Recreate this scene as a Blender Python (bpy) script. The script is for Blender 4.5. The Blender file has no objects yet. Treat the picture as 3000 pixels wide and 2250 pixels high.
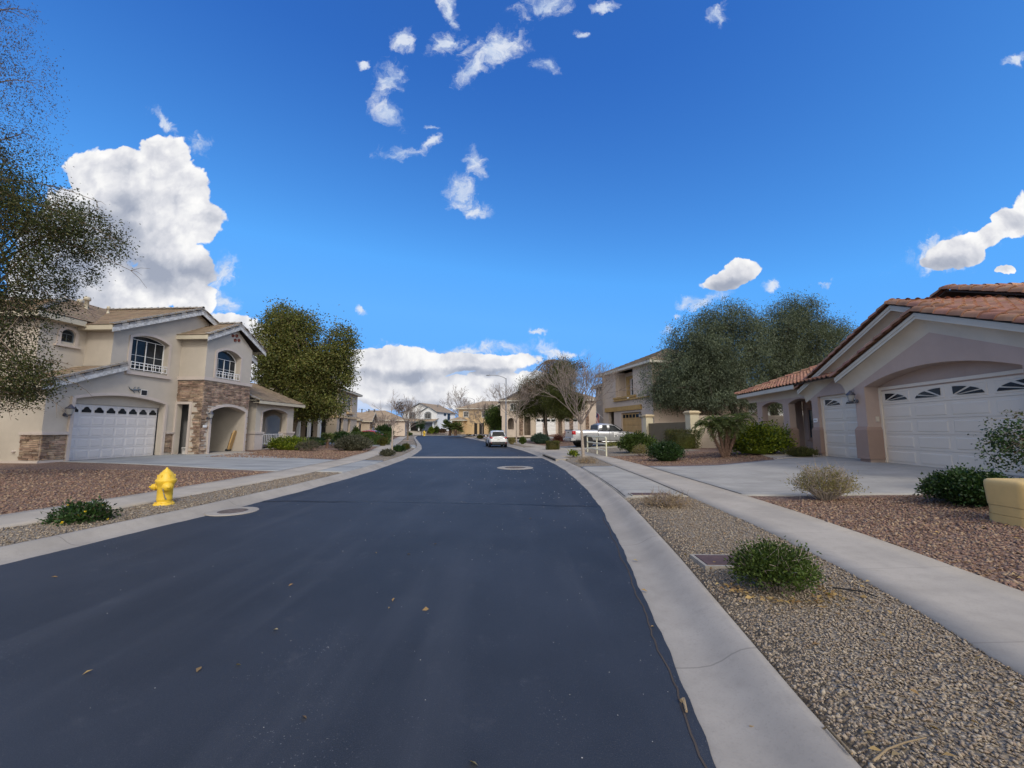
import bpy, bmesh, math, random
import numpy as np
from mathutils import Vector, Matrix
from mathutils.geometry import tessellate_polygon
PI = math.pi; R = math.radians
scene = bpy.context.scene
COL = scene.collection
# ------------------------------------------------------------------ camera
F, HV, CH = 1190.0, 1260.0, 1.65
PITCH = math.atan((HV - 1125) / F)
cd = bpy.data.cameras.new('camera'); cam = bpy.data.objects.new('camera', cd); COL.objects.link(cam)
cam.location = (0, 0, CH); cam.rotation_euler = (PI/2 + PITCH, 0, 0)
cd.sensor_width = 36; cd.lens = 36 * F / 3000; cd.clip_start = .05; cd.clip_end = 6000
scene.camera = cam
scene.view_settings.view_transform = 'Standard'; scene.view_settings.look = 'None'
scene.view_settings.gamma = 1; scene.view_settings.exposure = EXPO = 0.0
scene.cycles.max_bounces = 6; scene.cycles.diffuse_bounces = 3; scene.cycles.transparent_max_bounces = 8
# direction seen at a point of the photograph (3000 x 2250) - used to stand things on the ground
def ray(u, v):
    x = (u - 1500) / F; y = -(v - 1125) / F
    return Vector((x, math.cos(PITCH) - y*math.sin(PITCH), math.sin(PITCH) + y*math.cos(PITCH)))
# ------------------------------------------------------------------ sun
SUN_EL, SUN_AZ = R(40), math.atan2(.46, -.88)
sd = bpy.data.lights.new('sun', 'SUN'); so = bpy.data.objects.new('sun', sd); COL.objects.link(so)
sdir = Vector((math.sin(SUN_AZ)*math.cos(SUN_EL), math.cos(SUN_AZ)*math.cos(SUN_EL), math.sin(SUN_EL)))
so.rotation_euler = sdir.to_track_quat('Z', 'Y').to_euler(); so.location = (0, -20, 40)
sd.energy = 1.4; sd.angle = R(9); sd.color = (1, .94, .85)
# ------------------------------------------------------------------ world: sky with clouds
world = bpy.data.worlds.new('World'); scene.world = world; world.use_nodes = True
NT = world.node_tree; NT.nodes.clear()
class NG:
    """tiny builder for node graphs"""
    def __init__(s, nt): s.nt = nt
    def new(s, t, **kw):
        n = s.nt.nodes.new(t)
        for k, v in kw.items(): setattr(n, k, v)
        return n
    def put(s, sock, val):
        if isinstance(val, bpy.types.NodeSocket): s.nt.links.new(val, sock)
        else: sock.default_value = val
    def math(s, op, a, b=None, c=None, clamp=False):
        n = s.new('ShaderNodeMath', operation=op, use_clamp=clamp); s.put(n.inputs[0], a)
        if b is not None: s.put(n.inputs[1], b)
        if c is not None: s.put(n.inputs[2], c)
        return n.outputs[0]
    def vmath(s, op, a, b=None, scale=None):
        n = s.new('ShaderNodeVectorMath', operation=op); s.put(n.inputs[0], a)
        if b is not None: s.put(n.inputs[1], b)
        if scale is not None: s.put(n.inputs['Scale'], scale)
        return n.outputs['Value'] if op in ('LENGTH', 'DOT_PRODUCT') else n.outputs[0]
    def noise(s, vec, scale, detail=6, rough=.55, dim='3D', dist=0):
        n = s.new('ShaderNodeTexNoise', noise_dimensions=dim); s.put(n.inputs['Vector'], vec)
        n.inputs['Scale'].default_value = scale; n.inputs['Detail'].default_value = detail
        n.inputs['Roughness'].default_value = rough; n.inputs['Distortion'].default_value = dist
        return n
    def mix(s, fac, a, b, blend='MIX'):
        n = s.new('ShaderNodeMix', data_type='RGBA', blend_type=blend); n.clamp_factor = True
        s.put(n.inputs[0], fac); s.put(n.inputs[6], a); s.put(n.inputs[7], b); return n.outputs[2]
    def step(s, x, a, b, lo=0., hi=1., smooth=True):
        n = s.new('ShaderNodeMapRange', interpolation_type='SMOOTHSTEP' if smooth else 'LINEAR'); s.put(n.inputs['Value'], x)
        n.inputs['From Min'].default_value = a; n.inputs['From Max'].default_value = b
        n.inputs['To Min'].default_value = lo; n.inputs['To Max'].default_value = hi; return n.outputs[0]
    def ramp(s, x, pts, interp='LINEAR'):
        n = s.new('ShaderNodeValToRGB'); cr = n.color_ramp; cr.interpolation = interp; s.put(n.inputs[0], x)
        while len(cr.elements) > 1: cr.elements.remove(cr.elements[-1])
        for i, (p, c) in enumerate(pts):
            e = cr.elements[0] if i == 0 else cr.elements.new(p)
            e.position = p; e.color = (*c, 1)
        return n.outputs[0]
def c4(c): return (c[0], c[1], c[2], 1)
g = NG(NT)
tc = g.new('ShaderNodeTexCoord'); D = tc.outputs['Generated']
sep = g.new('ShaderNodeSeparateXYZ'); g.put(sep.inputs[0], D)
dx, dy, dz = sep.outputs
yy = g.math('MAXIMUM', dy, .05)
cmb = g.new('ShaderNodeCombineXYZ'); g.put(cmb.inputs[0], g.math('DIVIDE', dx, yy)); g.put(cmb.inputs[1], g.math('DIVIDE', dz, yy))
P0 = cmb.outputs[0]
front = g.step(dy, .05, .2)
def warp(p, scale, amp, off):
    n = g.noise(g.vmath('ADD', p, (off, off*.7, 0)), scale, 5, .6)
    return g.vmath('ADD', p, g.vmath('SCALE', g.vmath('SUBTRACT', n.outputs['Color'], (.5, .5, .5)), scale=amp))
def field(p, lst, soft=0.12):
    acc = None
    for (u, v, ru, rv, rot) in lst:
        d = ray(u, v)
        cxx, czz = d.x/d.y, d.z/d.y
        kx = F*math.cos(PITCH)*.97
        pv = p
        if acc is not None:      # chained so that the renderer evaluates one blob after the other
            vm = g.new('ShaderNodeVectorMath', operation='MULTIPLY_ADD'); g.put(vm.inputs[0], acc); vm.inputs[1].default_value = (1e-7,)*3; g.put(vm.inputs[2], p); pv = vm.outputs[0]
        m = g.new('ShaderNodeMapping', vector_type='TEXTURE'); g.put(m.inputs['Vector'], pv)
        m.inputs['Location'].default_value = (cxx, czz, 0); m.inputs['Rotation'].default_value = (0, 0, R(-rot))
        sc_ = (d.y**-1.0)
        m.inputs['Scale'].default_value = (ru/F*sc_, rv/F*sc_*1.05, 1)
        e = g.math('SUBTRACT', 1.0, g.vmath('LENGTH', m.outputs[0]))
        acc = e if acc is None else g.math('SMOOTH_MAX', acc, e, soft)
    return acc
CUM = [(470,480,100,95,0),(350,500,105,80,0),(262,500,75,70,0),(540,580,105,110,0),(598,650,80,85,0),(430,650,200,160,0),(280,660,190,190,0),
       (500,790,150,110,0),(330,850,220,110,0),(170,760,170,210,0),(560,880,70,60,0),(120,930,210,100,0),(650,955,110,40,0),(740,985,60,40,0),
       (900,1085,220,60,0),(760,1030,120,50,0),(1130,1060,260,42,0),(1330,1062,300,36,-2),(1080,1110,190,60,0),(1180,1150,170,45,0),(1300,1140,120,48,-6),(1400,1113,75,32,-30),(1360,1160,170,36,0),
       (1478,1075,38,18,0),(1465,1118,65,34,-10),(1500,1150,110,30,0),(1570,1110,60,30,0),(1560,1160,90,26,0),(1640,1150,60,26,0),
       (2140,815,95,36,-22),(2175,795,62,38,-10),(2800,735,120,52,-18),(2900,690,70,40,-25),(2965,655,75,55,-15),(2740,770,60,30,-10),(2941,796,34,14,0),(3080,600,120,80,0)]
WIS = [(1455,150,125,80,-35),(1385,205,80,38,-35),(1325,20,32,75,-20),(1315,115,70,40,-20),(1185,115,60,45,30),(1145,240,55,75,20),(1138,335,52,48,0),
       (1170,450,75,28,-8),(1255,410,50,24,-35),(1250,358,22,9,0),(1355,575,48,62,-20),(1405,480,40,60,-25),(1390,620,60,26,10),(1600,15,110,40,-10),(1770,20,45,24,0),(2110,45,50,40,-40),(1610,190,40,40,40),
       (1065,205,28,14,0),(480,350,75,28,35),(2975,165,70,24,-12),(2060,885,90,26,-12),(2265,842,34,15,-10),(1955,972,30,16,0),(1570,985,32,10,0),
       (1055,912,30,14,25),(1985,935,26,10,0),(1280,1040,420,30,-2),(1650,1030,110,14,-2),(640,790,60,50,20),(650,870,60,45,30),(580,430,40,40,40),(2420,840,30,8,0),(1705,95,20,16,0),(2750,745,150,60,-15)]
HAZ = [(1250,1130,520,110,0),(900,1150,400,120,0),(1560,1165,260,70,0)]
DRK = [(320,690,150,110,25),(430,790,180,70,10),(210,800,150,130,0),(600,800,90,60,20),(1180,1100,190,20,0),(1400,1088,180,14,0),(1180,1178,170,16,0),(2130,840,90,20,-20),(2800,770,130,30,-15),(360,600,70,50,30),(120,700,110,150,0)]
pw = warp(warp(P0, 5, .07, 3.1), 22, .022, 9.7)
nz = g.noise(pw, 10, 10, .56).outputs[0]
SH = g.vmath('ADD', pw, (.012, .026, 0))
nz2 = g.noise(SH, 10, 5, .52).outputs[0]
nz3 = g.noise(pw, 10, 5, .52).outputs[0]
fc = field(pw, CUM, .10)
vb = g.new('ShaderNodeTexVoronoi', feature='SMOOTH_F1'); g.put(vb.inputs['Vector'], pw); vb.inputs['Scale'].default_value = 17; vb.inputs['Smoothness'].default_value = .35; vb.inputs['Detail'].default_value = 2.5; vb.inputs['Roughness'].default_value = .55
puff = g.math('SUBTRACT', .42, vb.outputs['Distance'])
dens = g.math('MULTIPLY_ADD', puff, .42, g.math('MULTIPLY_ADD', g.math('SUBTRACT', nz, .5), .7, g.math('ADD', g.math('MULTIPLY', fc, 1.5), .10)))
a_c = g.step(dens, .0, .13)
relief = g.math('SUBTRACT', nz3, nz2)
drk = g.step(field(pw, DRK, .25), -.35, .9)
edge = g.step(dens, .05, .9)
lit = g.math('ADD', g.math('MULTIPLY_ADD', relief, 1.25, .95), g.math('MULTIPLY', drk, -.62))
lit = g.math('MULTIPLY_ADD', edge, -.10, lit)
lit = g.math('MULTIPLY_ADD', puff, .34, g.math('MULTIPLY_ADD', g.math('SUBTRACT', nz, .5), .25, lit))
ccol = g.ramp(lit, [(0, (.36, .40, .50)), (.3, (.52, .55, .63)), (.6, (.74, .75, .80)), (.82, (.92, .92, .93)), (1, (1.02, 1.01, 1.0))])
pw2 = warp(warp(P0, 6, .13, 21.3), 26, .045, 5.2)
nw = g.noise(pw2, 15, 11, .66, dist=.5).outputs[0]
fw = field(pw2, WIS, .10)
a_w = g.step(g.math('MULTIPLY_ADD', g.math('SUBTRACT', nw, .53), 2.4, fw), -.05, .9, 0, .9)
wcol = g.mix(g.step(nw, .35, .7), (.52, .64, .85, 1), (.82, .86, .93, 1))
fh = field(pw, HAZ, .3)
a_h = g.step(g.math('MULTIPLY_ADD', g.math('SUBTRACT', nz, .5), .5, fh), .0, .7, 0, .82)
hcol = g.mix(g.step(nz2, .35, .62), (.38, .52, .76, 1), (.74, .78, .86, 1))
sky = g.new('ShaderNodeTexSky', sky_type='NISHITA'); sky.sun_disc = False
sky.sun_elevation = SUN_EL; sky.sun_rotation = SUN_AZ; sky.air_density = 1.0; sky.dust_density = .4; sky.ozone_density = 1.6
SKY_STR, SKY_GAIN = .1, 2.32
sp = g.new('ShaderNodeSeparateColor'); g.put(sp.inputs[0], sky.outputs[0])
sb = g.math('MULTIPLY', sp.outputs[2], SKY_STR*SKY_GAIN)
base = g.ramp(g.math('MULTIPLY', sb, 1/1.3), [(0, (0, 0, 0)), (.35/1.3, (.018, .080, .35)), (.546/1.3, (.032, .150, .546)), (.8/1.3, (.072, .292, .80)), (1/1.3, (.105, .410, .99)), (1, (.135, .455, 1.04))])
base = g.vmath('SCALE', base, scale=1/SKY_STR)
K = 1/SKY_STR
def up(c): return g.vmath('SCALE', c, scale=K)
col = g.mix(g.math('MULTIPLY', a_h, front), base, up(hcol))
col = g.mix(g.math('MULTIPLY', a_w, front), col, up(wcol))
col = g.mix(g.math('MULTIPLY', a_c, front), col, up(ccol))
# behind the camera: unseen cloud veiling the sun, widened and brightened as neutral fill light
bn = g.noise(D, 3.0, 8, .6).outputs[0]
sunw = g.step(g.vmath('DOT_PRODUCT', D, tuple(sdir)), .1, 1.0)
a_b = g.math('MULTIPLY', g.step(g.math('MULTIPLY_ADD', sunw, .30, bn), .32, .52, 0, .96), g.step(dy, -.05, -.35))
bcol = g.mix(sunw, (.80, .80, .80, 1), (1.9, 1.8, 1.65, 1))
col = g.mix(a_b, col, up(bcol))
low = g.step(dz, -.06, -.005)
col = g.mix(low, up(g.mix(0.0, (.22, .2, .18, 1), (.2, .2, .2, 1))), col)
bg = g.new('ShaderNodeBackground'); g.put(bg.inputs[0], col); bg.inputs[1].default_value = SKY_STR
wo = g.new('ShaderNodeOutputWorld'); NT.links.new(bg.outputs[0], wo.inputs[0])
world.cycles.sampling_method = 'MANUAL'; world.cycles.sample_map_resolution = 1024
# ------------------------------------------------------------------ building helpers
def tag(o, label=None, cat=None, group=None, kind=None):
    if label: o['label'] = label
    if cat: o['category'] = cat
    if group: o['group'] = group
    if kind: o['kind'] = kind
    return o
def empty(name, loc=(0,0,0), rz=0, label=None, cat=None, group=None):
    o = bpy.data.objects.new(name, None); COL.objects.link(o); o.location = loc; o.rotation_euler = (0, 0, rz)
    o.empty_display_size = .2
    return tag(o, label, cat, group)
def link_np(name, V, Fq, m, parent=None, smooth=False):
    """V (N,3), Fq (M,k) arrays -> object"""
    me = bpy.data.meshes.new(name); V = np.asarray(V, np.float32); Fq = np.asarray(Fq, np.int32)
    M, k = Fq.shape
    me.vertices.add(len(V)); me.vertices.foreach_set('co', V.ravel())
    me.loops.add(M*k); me.loops.foreach_set('vertex_index', Fq.ravel())
    me.polygons.add(M); me.polygons.foreach_set('loop_start', np.arange(0, M*k, k, dtype=np.int32))
    if smooth: me.polygons.foreach_set('use_smooth', np.ones(M, bool))
    me.update(calc_edges=True)
    for mm in (m if isinstance(m, (list, tuple)) else [m]): me.materials.append(mm)
    o = bpy.data.objects.new(name, me); COL.objects.link(o)
    if parent: o.parent = parent
    return o
class MB:
    def __init__(s): s.v = []; s.f = []; s.mi = []; s.sm = []; s.cur = 0; s.smooth = False; s.M = None
    def add(s, verts, faces, smooth=None):
        o = len(s.v)
        if s.M is not None: verts = [tuple(s.M @ Vector(p)) for p in verts]
        s.v += [tuple(p) for p in verts]
        for f in faces:
            s.f.append([o + i for i in f]); s.mi.append(s.cur); s.sm.append(s.smooth if smooth is None else smooth)
        return s
    def box(s, x0, x1, y0, y1, z0, z1):
        return s.add([(x0,y0,z0),(x1,y0,z0),(x1,y1,z0),(x0,y1,z0),(x0,y0,z1),(x1,y0,z1),(x1,y1,z1),(x0,y1,z1)],
                     [(0,3,2,1),(4,5,6,7),(0,1,5,4),(1,2,6,5),(2,3,7,6),(3,0,4,7)])
    def taper(s, x0, x1, y0, y1, z0, z1, i):
        """box whose top is inset by i"""
        return s.add([(x0,y0,z0),(x1,y0,z0),(x1,y1,z0),(x0,y1,z0),(x0+i,y0+i,z1),(x1-i,y0+i,z1),(x1-i,y1-i,z1),(x0+i,y1-i,z1)],
                     [(0,3,2,1),(4,5,6,7),(0,1,5,4),(1,2,6,5),(2,3,7,6),(3,0,4,7)])
    def quad(s, a, b, c, d): return s.add([a,b,c,d], [(0,1,2,3)])
    def poly(s, pts): return s.add(pts, [tuple(range(len(pts)))])
    def extr(s, outer, holes, d0, d1, fn):
        """flat shape with holes given in (u,v), thickened from d0 to d1; fn(u,v,d) -> xyz"""
        loops = [list(outer)] + [list(h) for h in holes]
        tri = tessellate_polygon([[Vector((p[0], p[1], 0)) for p in l] for l in loops])
        flat = [p for l in loops for p in l]; n = len(flat)
        V = [fn(p[0], p[1], d0) for p in flat] + [fn(p[0], p[1], d1) for p in flat]
        Fs = [tuple(t) for t in tri] + [tuple(i+n for i in reversed(t)) for t in tri]
        o = 0
        for l in loops:
            k = len(l)
            for i in range(k):
                a, b = o+i, o+(i+1) % k
                Fs.append((a, b, b+n, a+n))
            o += k
        return s.add(V, Fs)
    def tube(s, pts, rad, n=8, cap=True, smooth=True):
        pts = [Vector(p) for p in pts]
        if not isinstance(rad, (list, tuple)): rad = [rad]*len(pts)
        V = []; up = None
        for i, p in enumerate(pts):
            t = (pts[min(i+1, len(pts)-1)] - pts[max(i-1, 0)])
            t = t.normalized() if t.length > 1e-9 else Vector((0,0,1))
            if up is None:
                up = Vector((0,0,1)) if abs(t.z) < .9 else Vector((1,0,0))
            a = t.cross(up)
            a = a.normalized() if a.length > 1e-6 else t.orthogonal().normalized()
            up = a.cross(t).normalized(); b = up
            for k in range(n):
                th = 2*PI*k/n
                V.append(p + (a*math.cos(th) + b*math.sin(th))*rad[i])
        Fs = []
        for i in range(len(pts)-1):
            for k in range(n):
                k2 = (k+1) % n
                Fs.append((i*n+k, i*n+k2, (i+1)*n+k2, (i+1)*n+k))
        s.add(V, Fs, smooth)
        if cap:
            m = len(pts)-1
            s.add([V[k] for k in range(n)], [tuple(reversed(range(n)))], False); s.add([V[m*n+k] for k in range(n)], [tuple(range(n))], False)
        return s
    def lathe(s, prof, n=20, M=None, smooth=True, cap=True):
        V = [];
        for (r, z) in prof:
            for k in range(n):
                th = 2*PI*k/n; p = Vector((r*math.cos(th), r*math.sin(th), z)); V.append(M @ p if M is not None else p)
        Fs = []
        for i in range(len(prof)-1):
            for k in range(n):
                k2 = (k+1) % n; Fs.append((i*n+k, i*n+k2, (i+1)*n+k2, (i+1)*n+k))
        s.add(V, Fs, smooth)
        if cap:
            m = len(prof)-1
            s.add(V[:n], [tuple(reversed(range(n)))], False); s.add(V[m*n:], [tuple(range(n))], False)
        return s
    def loft(s, secs, smooth=True, cap=True, closed=True):
        n = len(secs[0]); V = [p for q in secs for p in q]; Fs = []
        for i in range(len(secs)-1):
            for k in range(n if closed else n-1):
                k2 = (k+1) % n; Fs.append((i*n+k, i*n+k2, (i+1)*n+k2, (i+1)*n+k))
        s.add(V, Fs, smooth)
        if cap: s.add(list(secs[0]), [tuple(reversed(range(n)))], False); s.add(list(secs[-1]), [tuple(range(n))], False)
        return s
    def build(s, name, mats, parent=None, bevel=0, seg=2, sub=0, recalc=False):
        me = bpy.data.meshes.new(name); me.from_pydata(s.v, [], s.f)
        for m in (mats if isinstance(mats, (list, tuple)) else [mats]): me.materials.append(m)
        me.polygons.foreach_set('material_index', s.mi); me.polygons.foreach_set('use_smooth', s.sm); me.update()
        if bevel or sub or recalc:
            bm = bmesh.new(); bm.from_mesh(me); bmesh.ops.remove_doubles(bm, verts=bm.verts, dist=1e-5)
            bmesh.ops.recalc_face_normals(bm, faces=bm.faces); bm.to_mesh(me); bm.free()
        o = bpy.data.objects.new(name, me); COL.objects.link(o)
        if parent: o.parent = parent
        if sub:
            m = o.modifiers.new('smooth', 'SUBSURF'); m.levels = m.render_levels = sub
        if bevel:
            m = o.modifiers.new('edge', 'BEVEL'); m.width = bevel; m.segments = seg; m.limit_method = 'ANGLE'; m.angle_limit = R(40)
        return o
def children(o): return [c for c in bpy.data.objects if c.parent == o]
def copy_tree(o, parent=None):
    c = o.copy(); COL.objects.link(c)
    if parent: c.parent = parent
    for ch in children(o): copy_tree(ch, c)
    return c
def arch(x0, x1, z0, zs, zt, n=12):
    """outline of an opening: foot z0, spring zs, crown zt (segmental arch), counter-clockwise"""
    pts = [(x0, z0), (x1, z0), (x1, zs)]
    w = (x1-x0)/2; h = max(zt-zs, 1e-4); r = (w*w+h*h)/(2*h); cz = zt-r; a0 = math.asin(min(1, w/r))
    for i in range(1, n):
        a = a0 - 2*a0*i/n; pts.append(((x0+x1)/2 + r*math.sin(a), cz + r*math.cos(a)))
    pts.append((x0, zs)); return pts
def rect(x0, x1, z0, z1): return [(x0,z0),(x1,z0),(x1,z1),(x0,z1)]
def XZ(u, v, d): return (u, d, v)            # wall along x
def YZ(u, v, d): return (d, u, v)            # wall along y
# ------------------------------------------------------------------ materials
def newmat(name):
    m = bpy.data.materials.new(name); m.use_nodes = True; nt = m.node_tree
    b = nt.nodes['Principled BSDF']; return m, NG(nt), b
def mul(c, k): return (min(1, c[0]*k), min(1, c[1]*k), min(1, c[2]*k))
def mat(name, c, rough=.75, var=.12, scale=3., bump=0., bscale=60., metal=0., spec=.35, isl=0., c2=None, fine=0., stain=0.):
    m, q, b = newmat(name)
    t = q.new('ShaderNodeTexCoord').outputs['Object']
    n1 = q.noise(t, scale, 6, .6).outputs[0]
    f = q.step(n1, .3, .7)
    col = q.mix(f, c4(mul(c, 1-var)), c4(c2 if c2 else mul(c, 1+var)))
    if fine:
        n2 = q.noise(t, 90, 3, .7).outputs[0]
        col = q.mix(q.step(n2, .35, .7), col, q.mix(1., col, (1-fine,)*3+(1,), 'MULTIPLY'))
    if isl:
        gi = q.new('ShaderNodeNewGeometry').outputs['Random Per Island']
        hv = q.new('ShaderNodeHueSaturation'); q.put(hv.inputs['Value'], q.step(gi, 0, 1, 1-isl, 1+isl, False))
        q.put(hv.inputs['Hue'], q.step(q.math('FRACT', q.math('MULTIPLY', gi, 7.3)), 0, 1, .488, .512, False)); q.put(hv.inputs['Color'], col); col = hv.outputs[0]
    if stain:
        st = q.noise(q.vmath('MULTIPLY', t, (1.2, 1.2, .25)), 2.2, 7, .65).outputs[0]
        col = q.mix(q.step(st, .55, .8, 0, stain), col, q.mix(1., col, (.55, .52, .48, 1), 'MULTIPLY'))
    q.put(b.inputs['Base Color'], col)
    b.inputs['Roughness'].default_value = rough; b.inputs['Metallic'].default_value = metal
    b.inputs['Specular IOR Level'].default_value = spec
    if bump:
        bn = q.new('ShaderNodeBump'); bn.inputs['Strength'].default_value = min(1, bump); bn.inputs['Distance'].default_value = .01*max(1, bump)
        q.put(bn.inputs['Height'], q.noise(t, bscale, 5, .65).outputs[0]); q.put(b.inputs['Normal'], bn.outputs[0])
    return m
def leafmat(name, cols, trans=.3, rough=.55):
    m, q, b = newmat(name)
    gi = q.new('ShaderNodeNewGeometry').outputs['Random Per Island']
    n = len(cols); col = q.ramp(gi, [(i/(n-1) if n > 1 else 0, c) for i, c in enumerate(cols)])
    t = q.new('ShaderNodeTexCoord').outputs['Object']
    big = q.noise(t, .9, 3, .5).outputs[0]
    hv = q.new('ShaderNodeHueSaturation'); q.put(hv.inputs['Color'], col); q.put(hv.inputs['Value'], q.step(big, .3, .7, .72, 1.3)); col = hv.outputs[0]
    q.put(b.inputs['Base Color'], col); b.inputs['Roughness'].default_value = rough; b.inputs['Specular IOR Level'].default_value = .3
    tr = q.new('ShaderNodeBsdfTranslucent'); q.put(tr.inputs[0], q.mix(1., col, (1.25, 1.2, .6, 1), 'MULTIPLY'))
    mx = q.new('ShaderNodeMixShader'); mx.inputs[0].default_value = trans
    out = q.nt.nodes['Material Output']; q.nt.links.new(b.outputs[0], mx.inputs[1]); q.nt.links.new(tr.outputs[0], mx.inputs[2]); q.nt.links.new(mx.outputs[0], out.inputs[0])
    return m
def glassmat(name, c=(.018,.021,.024), rough=.12, spec=.22):
    m, q, b = newmat(name)
    t = q.new('ShaderNodeTexCoord').outputs['Object']
    n = q.noise(t, 1.3, 3, .5).outputs[0]
    q.put(b.inputs['Base Color'], q.mix(q.step(n, .35, .65), c4(mul(c, .6)), c4(mul(c, 1.6))))
    b.inputs['Roughness'].default_value = rough; b.inputs['Specular IOR Level'].default_value = spec
    bn = q.new('ShaderNodeBump'); bn.inputs['Strength'].default_value = .04; q.put(bn.inputs['Height'], n); q.put(b.inputs['Normal'], bn.outputs[0])
    return m
def concrete(name, c, jy=0., jx=0., rot=0., streak=.0, seam=.55):
    """concrete with tooled joints every jy metres along y and every jx along x"""
    m, q, b = newmat(name)
    t = q.new('ShaderNodeTexCoord').outputs['Object']
    if rot:
        mp = q.new('ShaderNodeMapping'); q.put(mp.inputs['Vector'], t); mp.inputs['Rotation'].default_value = (0, 0, rot); tj = mp.outputs[0]
    else: tj = t
    n1 = q.noise(t, .9, 8, .62).outputs[0]; n2 = q.noise(t, 55, 4, .7).outputs[0]; n3 = q.noise(t, 7, 6, .6).outputs[0]
    col = q.mix(q.step(n1, .3, .72), c4(mul(c, .84)), c4(mul(c, 1.10)))
    col = q.mix(q.step(n3, .45, .75, 0, .35), col, c4(mul(c, .72)))
    col = q.mix(q.step(n2, .5, .75, 0, .5), col, c4(mul(c, .7)))
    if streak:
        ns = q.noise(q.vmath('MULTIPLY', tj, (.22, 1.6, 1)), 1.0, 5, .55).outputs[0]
        col = q.mix(q.step(ns, .5, .68, 0, streak), col, c4(mul((c[0]*.92, c[1]*.97, c[2]*1.05), .55)))  # darker, bluer bands stretched along x
    s = q.new('ShaderNodeSeparateXYZ'); q.put(s.inputs[0], tj)
    for k, j in ((1, jy), (0, jx)):
        if j:
            fr = q.math('ABSOLUTE', q.math('SUBTRACT', q.math('FRACT', q.math('DIVIDE', s.outputs[k], j)), .5))
            ln = q.step(fr, .5 - .010/j, .5 - .004/j)
            col = q.mix(q.math('MULTIPLY', ln, seam), col, c4(mul(c, .28)))
    q.put(b.inputs['Base Color'], col); b.inputs['Roughness'].default_value = .85; b.inputs['Specular IOR Level'].default_value = .25
    bn = q.new('ShaderNodeBump'); bn.inputs['Strength'].default_value = .25; bn.inputs['Distance'].default_value = .005
    q.put(bn.inputs['Height'], n2); q.put(b.inputs['Normal'], bn.outputs[0])
    return m
def gravelmat(name, cols, scale, dirt):
    m, q, b = newmat(name)
    t = q.new('ShaderNodeTexCoord').outputs['Object']
    w = q.vmath('ADD', t, q.vmath('SCALE', q.noise(t, scale*.8, 2, .5).outputs['Color'], scale=.35/scale))
    vo = q.new('ShaderNodeTexVoronoi', feature='F1'); q.put(vo.inputs['Vector'], w); vo.inputs['Scale'].default_value = scale
    sx = q.new('ShaderNodeSeparateColor'); q.put(sx.inputs[0], vo.outputs['Color'])
    n = len(cols); col = q.ramp(sx.outputs[0], [(i/(n-1), c) for i, c in enumerate(cols)])
    ed = q.step(vo.outputs['Distance'], .32, .62)
    col = q.mix(q.math('MULTIPLY', ed, .75), col, c4(mul(dirt, .45)))
    big = q.noise(t, .8, 6, .6).outputs[0]
    col = q.mix(q.step(big, .5, .75, 0, .55), col, c4(dirt))
    q.put(b.inputs['Base Color'], col); b.inputs['Roughness'].default_value = .9; b.inputs['Specular IOR Level'].default_value = .2
    bn = q.new('ShaderNodeBump'); bn.inputs['Strength'].default_value = .9; bn.inputs['Distance'].default_value = .02; bn.invert = True
    q.put(bn.inputs['Height'], vo.outputs['Distance']); q.put(b.inputs['Normal'], bn.outputs[0])
    return m
def asphaltmat():
    m, q, b = newmat('asphalt')
    t = q.new('ShaderNodeTexCoord').outputs['Object']
    a = q.noise(t, .35, 7, .6).outputs[0]; bn_ = q.noise(t, 140, 3, .7).outputs[0]
    st = q.noise(q.vmath('MULTIPLY', t, (1.6, .16, 1)), 1.0, 6, .55).outputs[0]
    col = q.mix(q.step(a, .3, .7), (.016, .019, .025, 1), (.032, .037, .048, 1))
    col = q.mix(q.step(st, .48, .7, 0, .5), col, (.052, .056, .066, 1))
    col = q.mix(q.step(bn_, .45, .8, 0, .7), col, (.075, .078, .085, 1))
    vo = q.new('ShaderNodeTexVoronoi', feature='F1'); q.put(vo.inputs['Vector'], t); vo.inputs['Scale'].default_value = 85
    sx = q.new('ShaderNodeSeparateColor'); q.put(sx.inputs[0], vo.outputs['Color'])
    pn = q.noise(t, 1.1, 5, .6).outputs[0]
    thr = q.math('MULTIPLY', q.math('GREATER_THAN', sx.outputs[0], .9), q.step(vo.outputs['Distance'], .42, .2))
    wear = q.math('ADD', q.step(pn, .5, .72, 0, .6), .06)
    col = q.mix(q.math('MULTIPLY', thr, wear), col, (.34, .335, .33, 1))
    dust = q.noise(t, 2.7, 6, .7).outputs[0]
    col = q.mix(q.step(dust, .56, .8, 0, .3), col, (.115, .115, .12, 1))
    q.put(b.inputs['Base Color'], col); b.inputs['Roughness'].default_value = .62; b.inputs['Specular IOR Level'].default_value = .42
    bp = q.new('ShaderNodeBump'); bp.inputs['Strength'].default_value = .55; bp.inputs['Distance'].default_value = .006
    q.put(bp.inputs['Height'], bn_); q.put(b.inputs['Normal'], bp.outputs[0])
    return m
M = {}
M['asphalt'] = asphaltmat()
M['curb'] = concrete('curb concrete', (.35,.315,.27), 3.05, seam=.4)
M['walk'] = concrete('pavement concrete', (.42,.37,.305), 1.52, seam=.25)
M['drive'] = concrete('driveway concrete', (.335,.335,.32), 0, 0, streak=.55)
M['drive2'] = concrete('driveway concrete jointed', (.385,.36,.315), 3.0, 3.0, rot=.12, streak=.4, seam=.35)
M['gravel_tan'] = gravelmat('tan gravel', [(.18,.145,.11),(.36,.30,.23),(.28,.23,.175),(.46,.40,.32),(.22,.18,.145)], 42, (.33,.27,.195))
M['gravel_brown'] = gravelmat('brown gravel', [(.13,.075,.055),(.36,.22,.15),(.22,.14,.10),(.46,.33,.23),(.17,.11,.09),(.30,.17,.12)], 24, (.20,.13,.095))
M['earth'] = mat('earth', (.30,.23,.17), .95, .2, .5, .6, 20)
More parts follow.
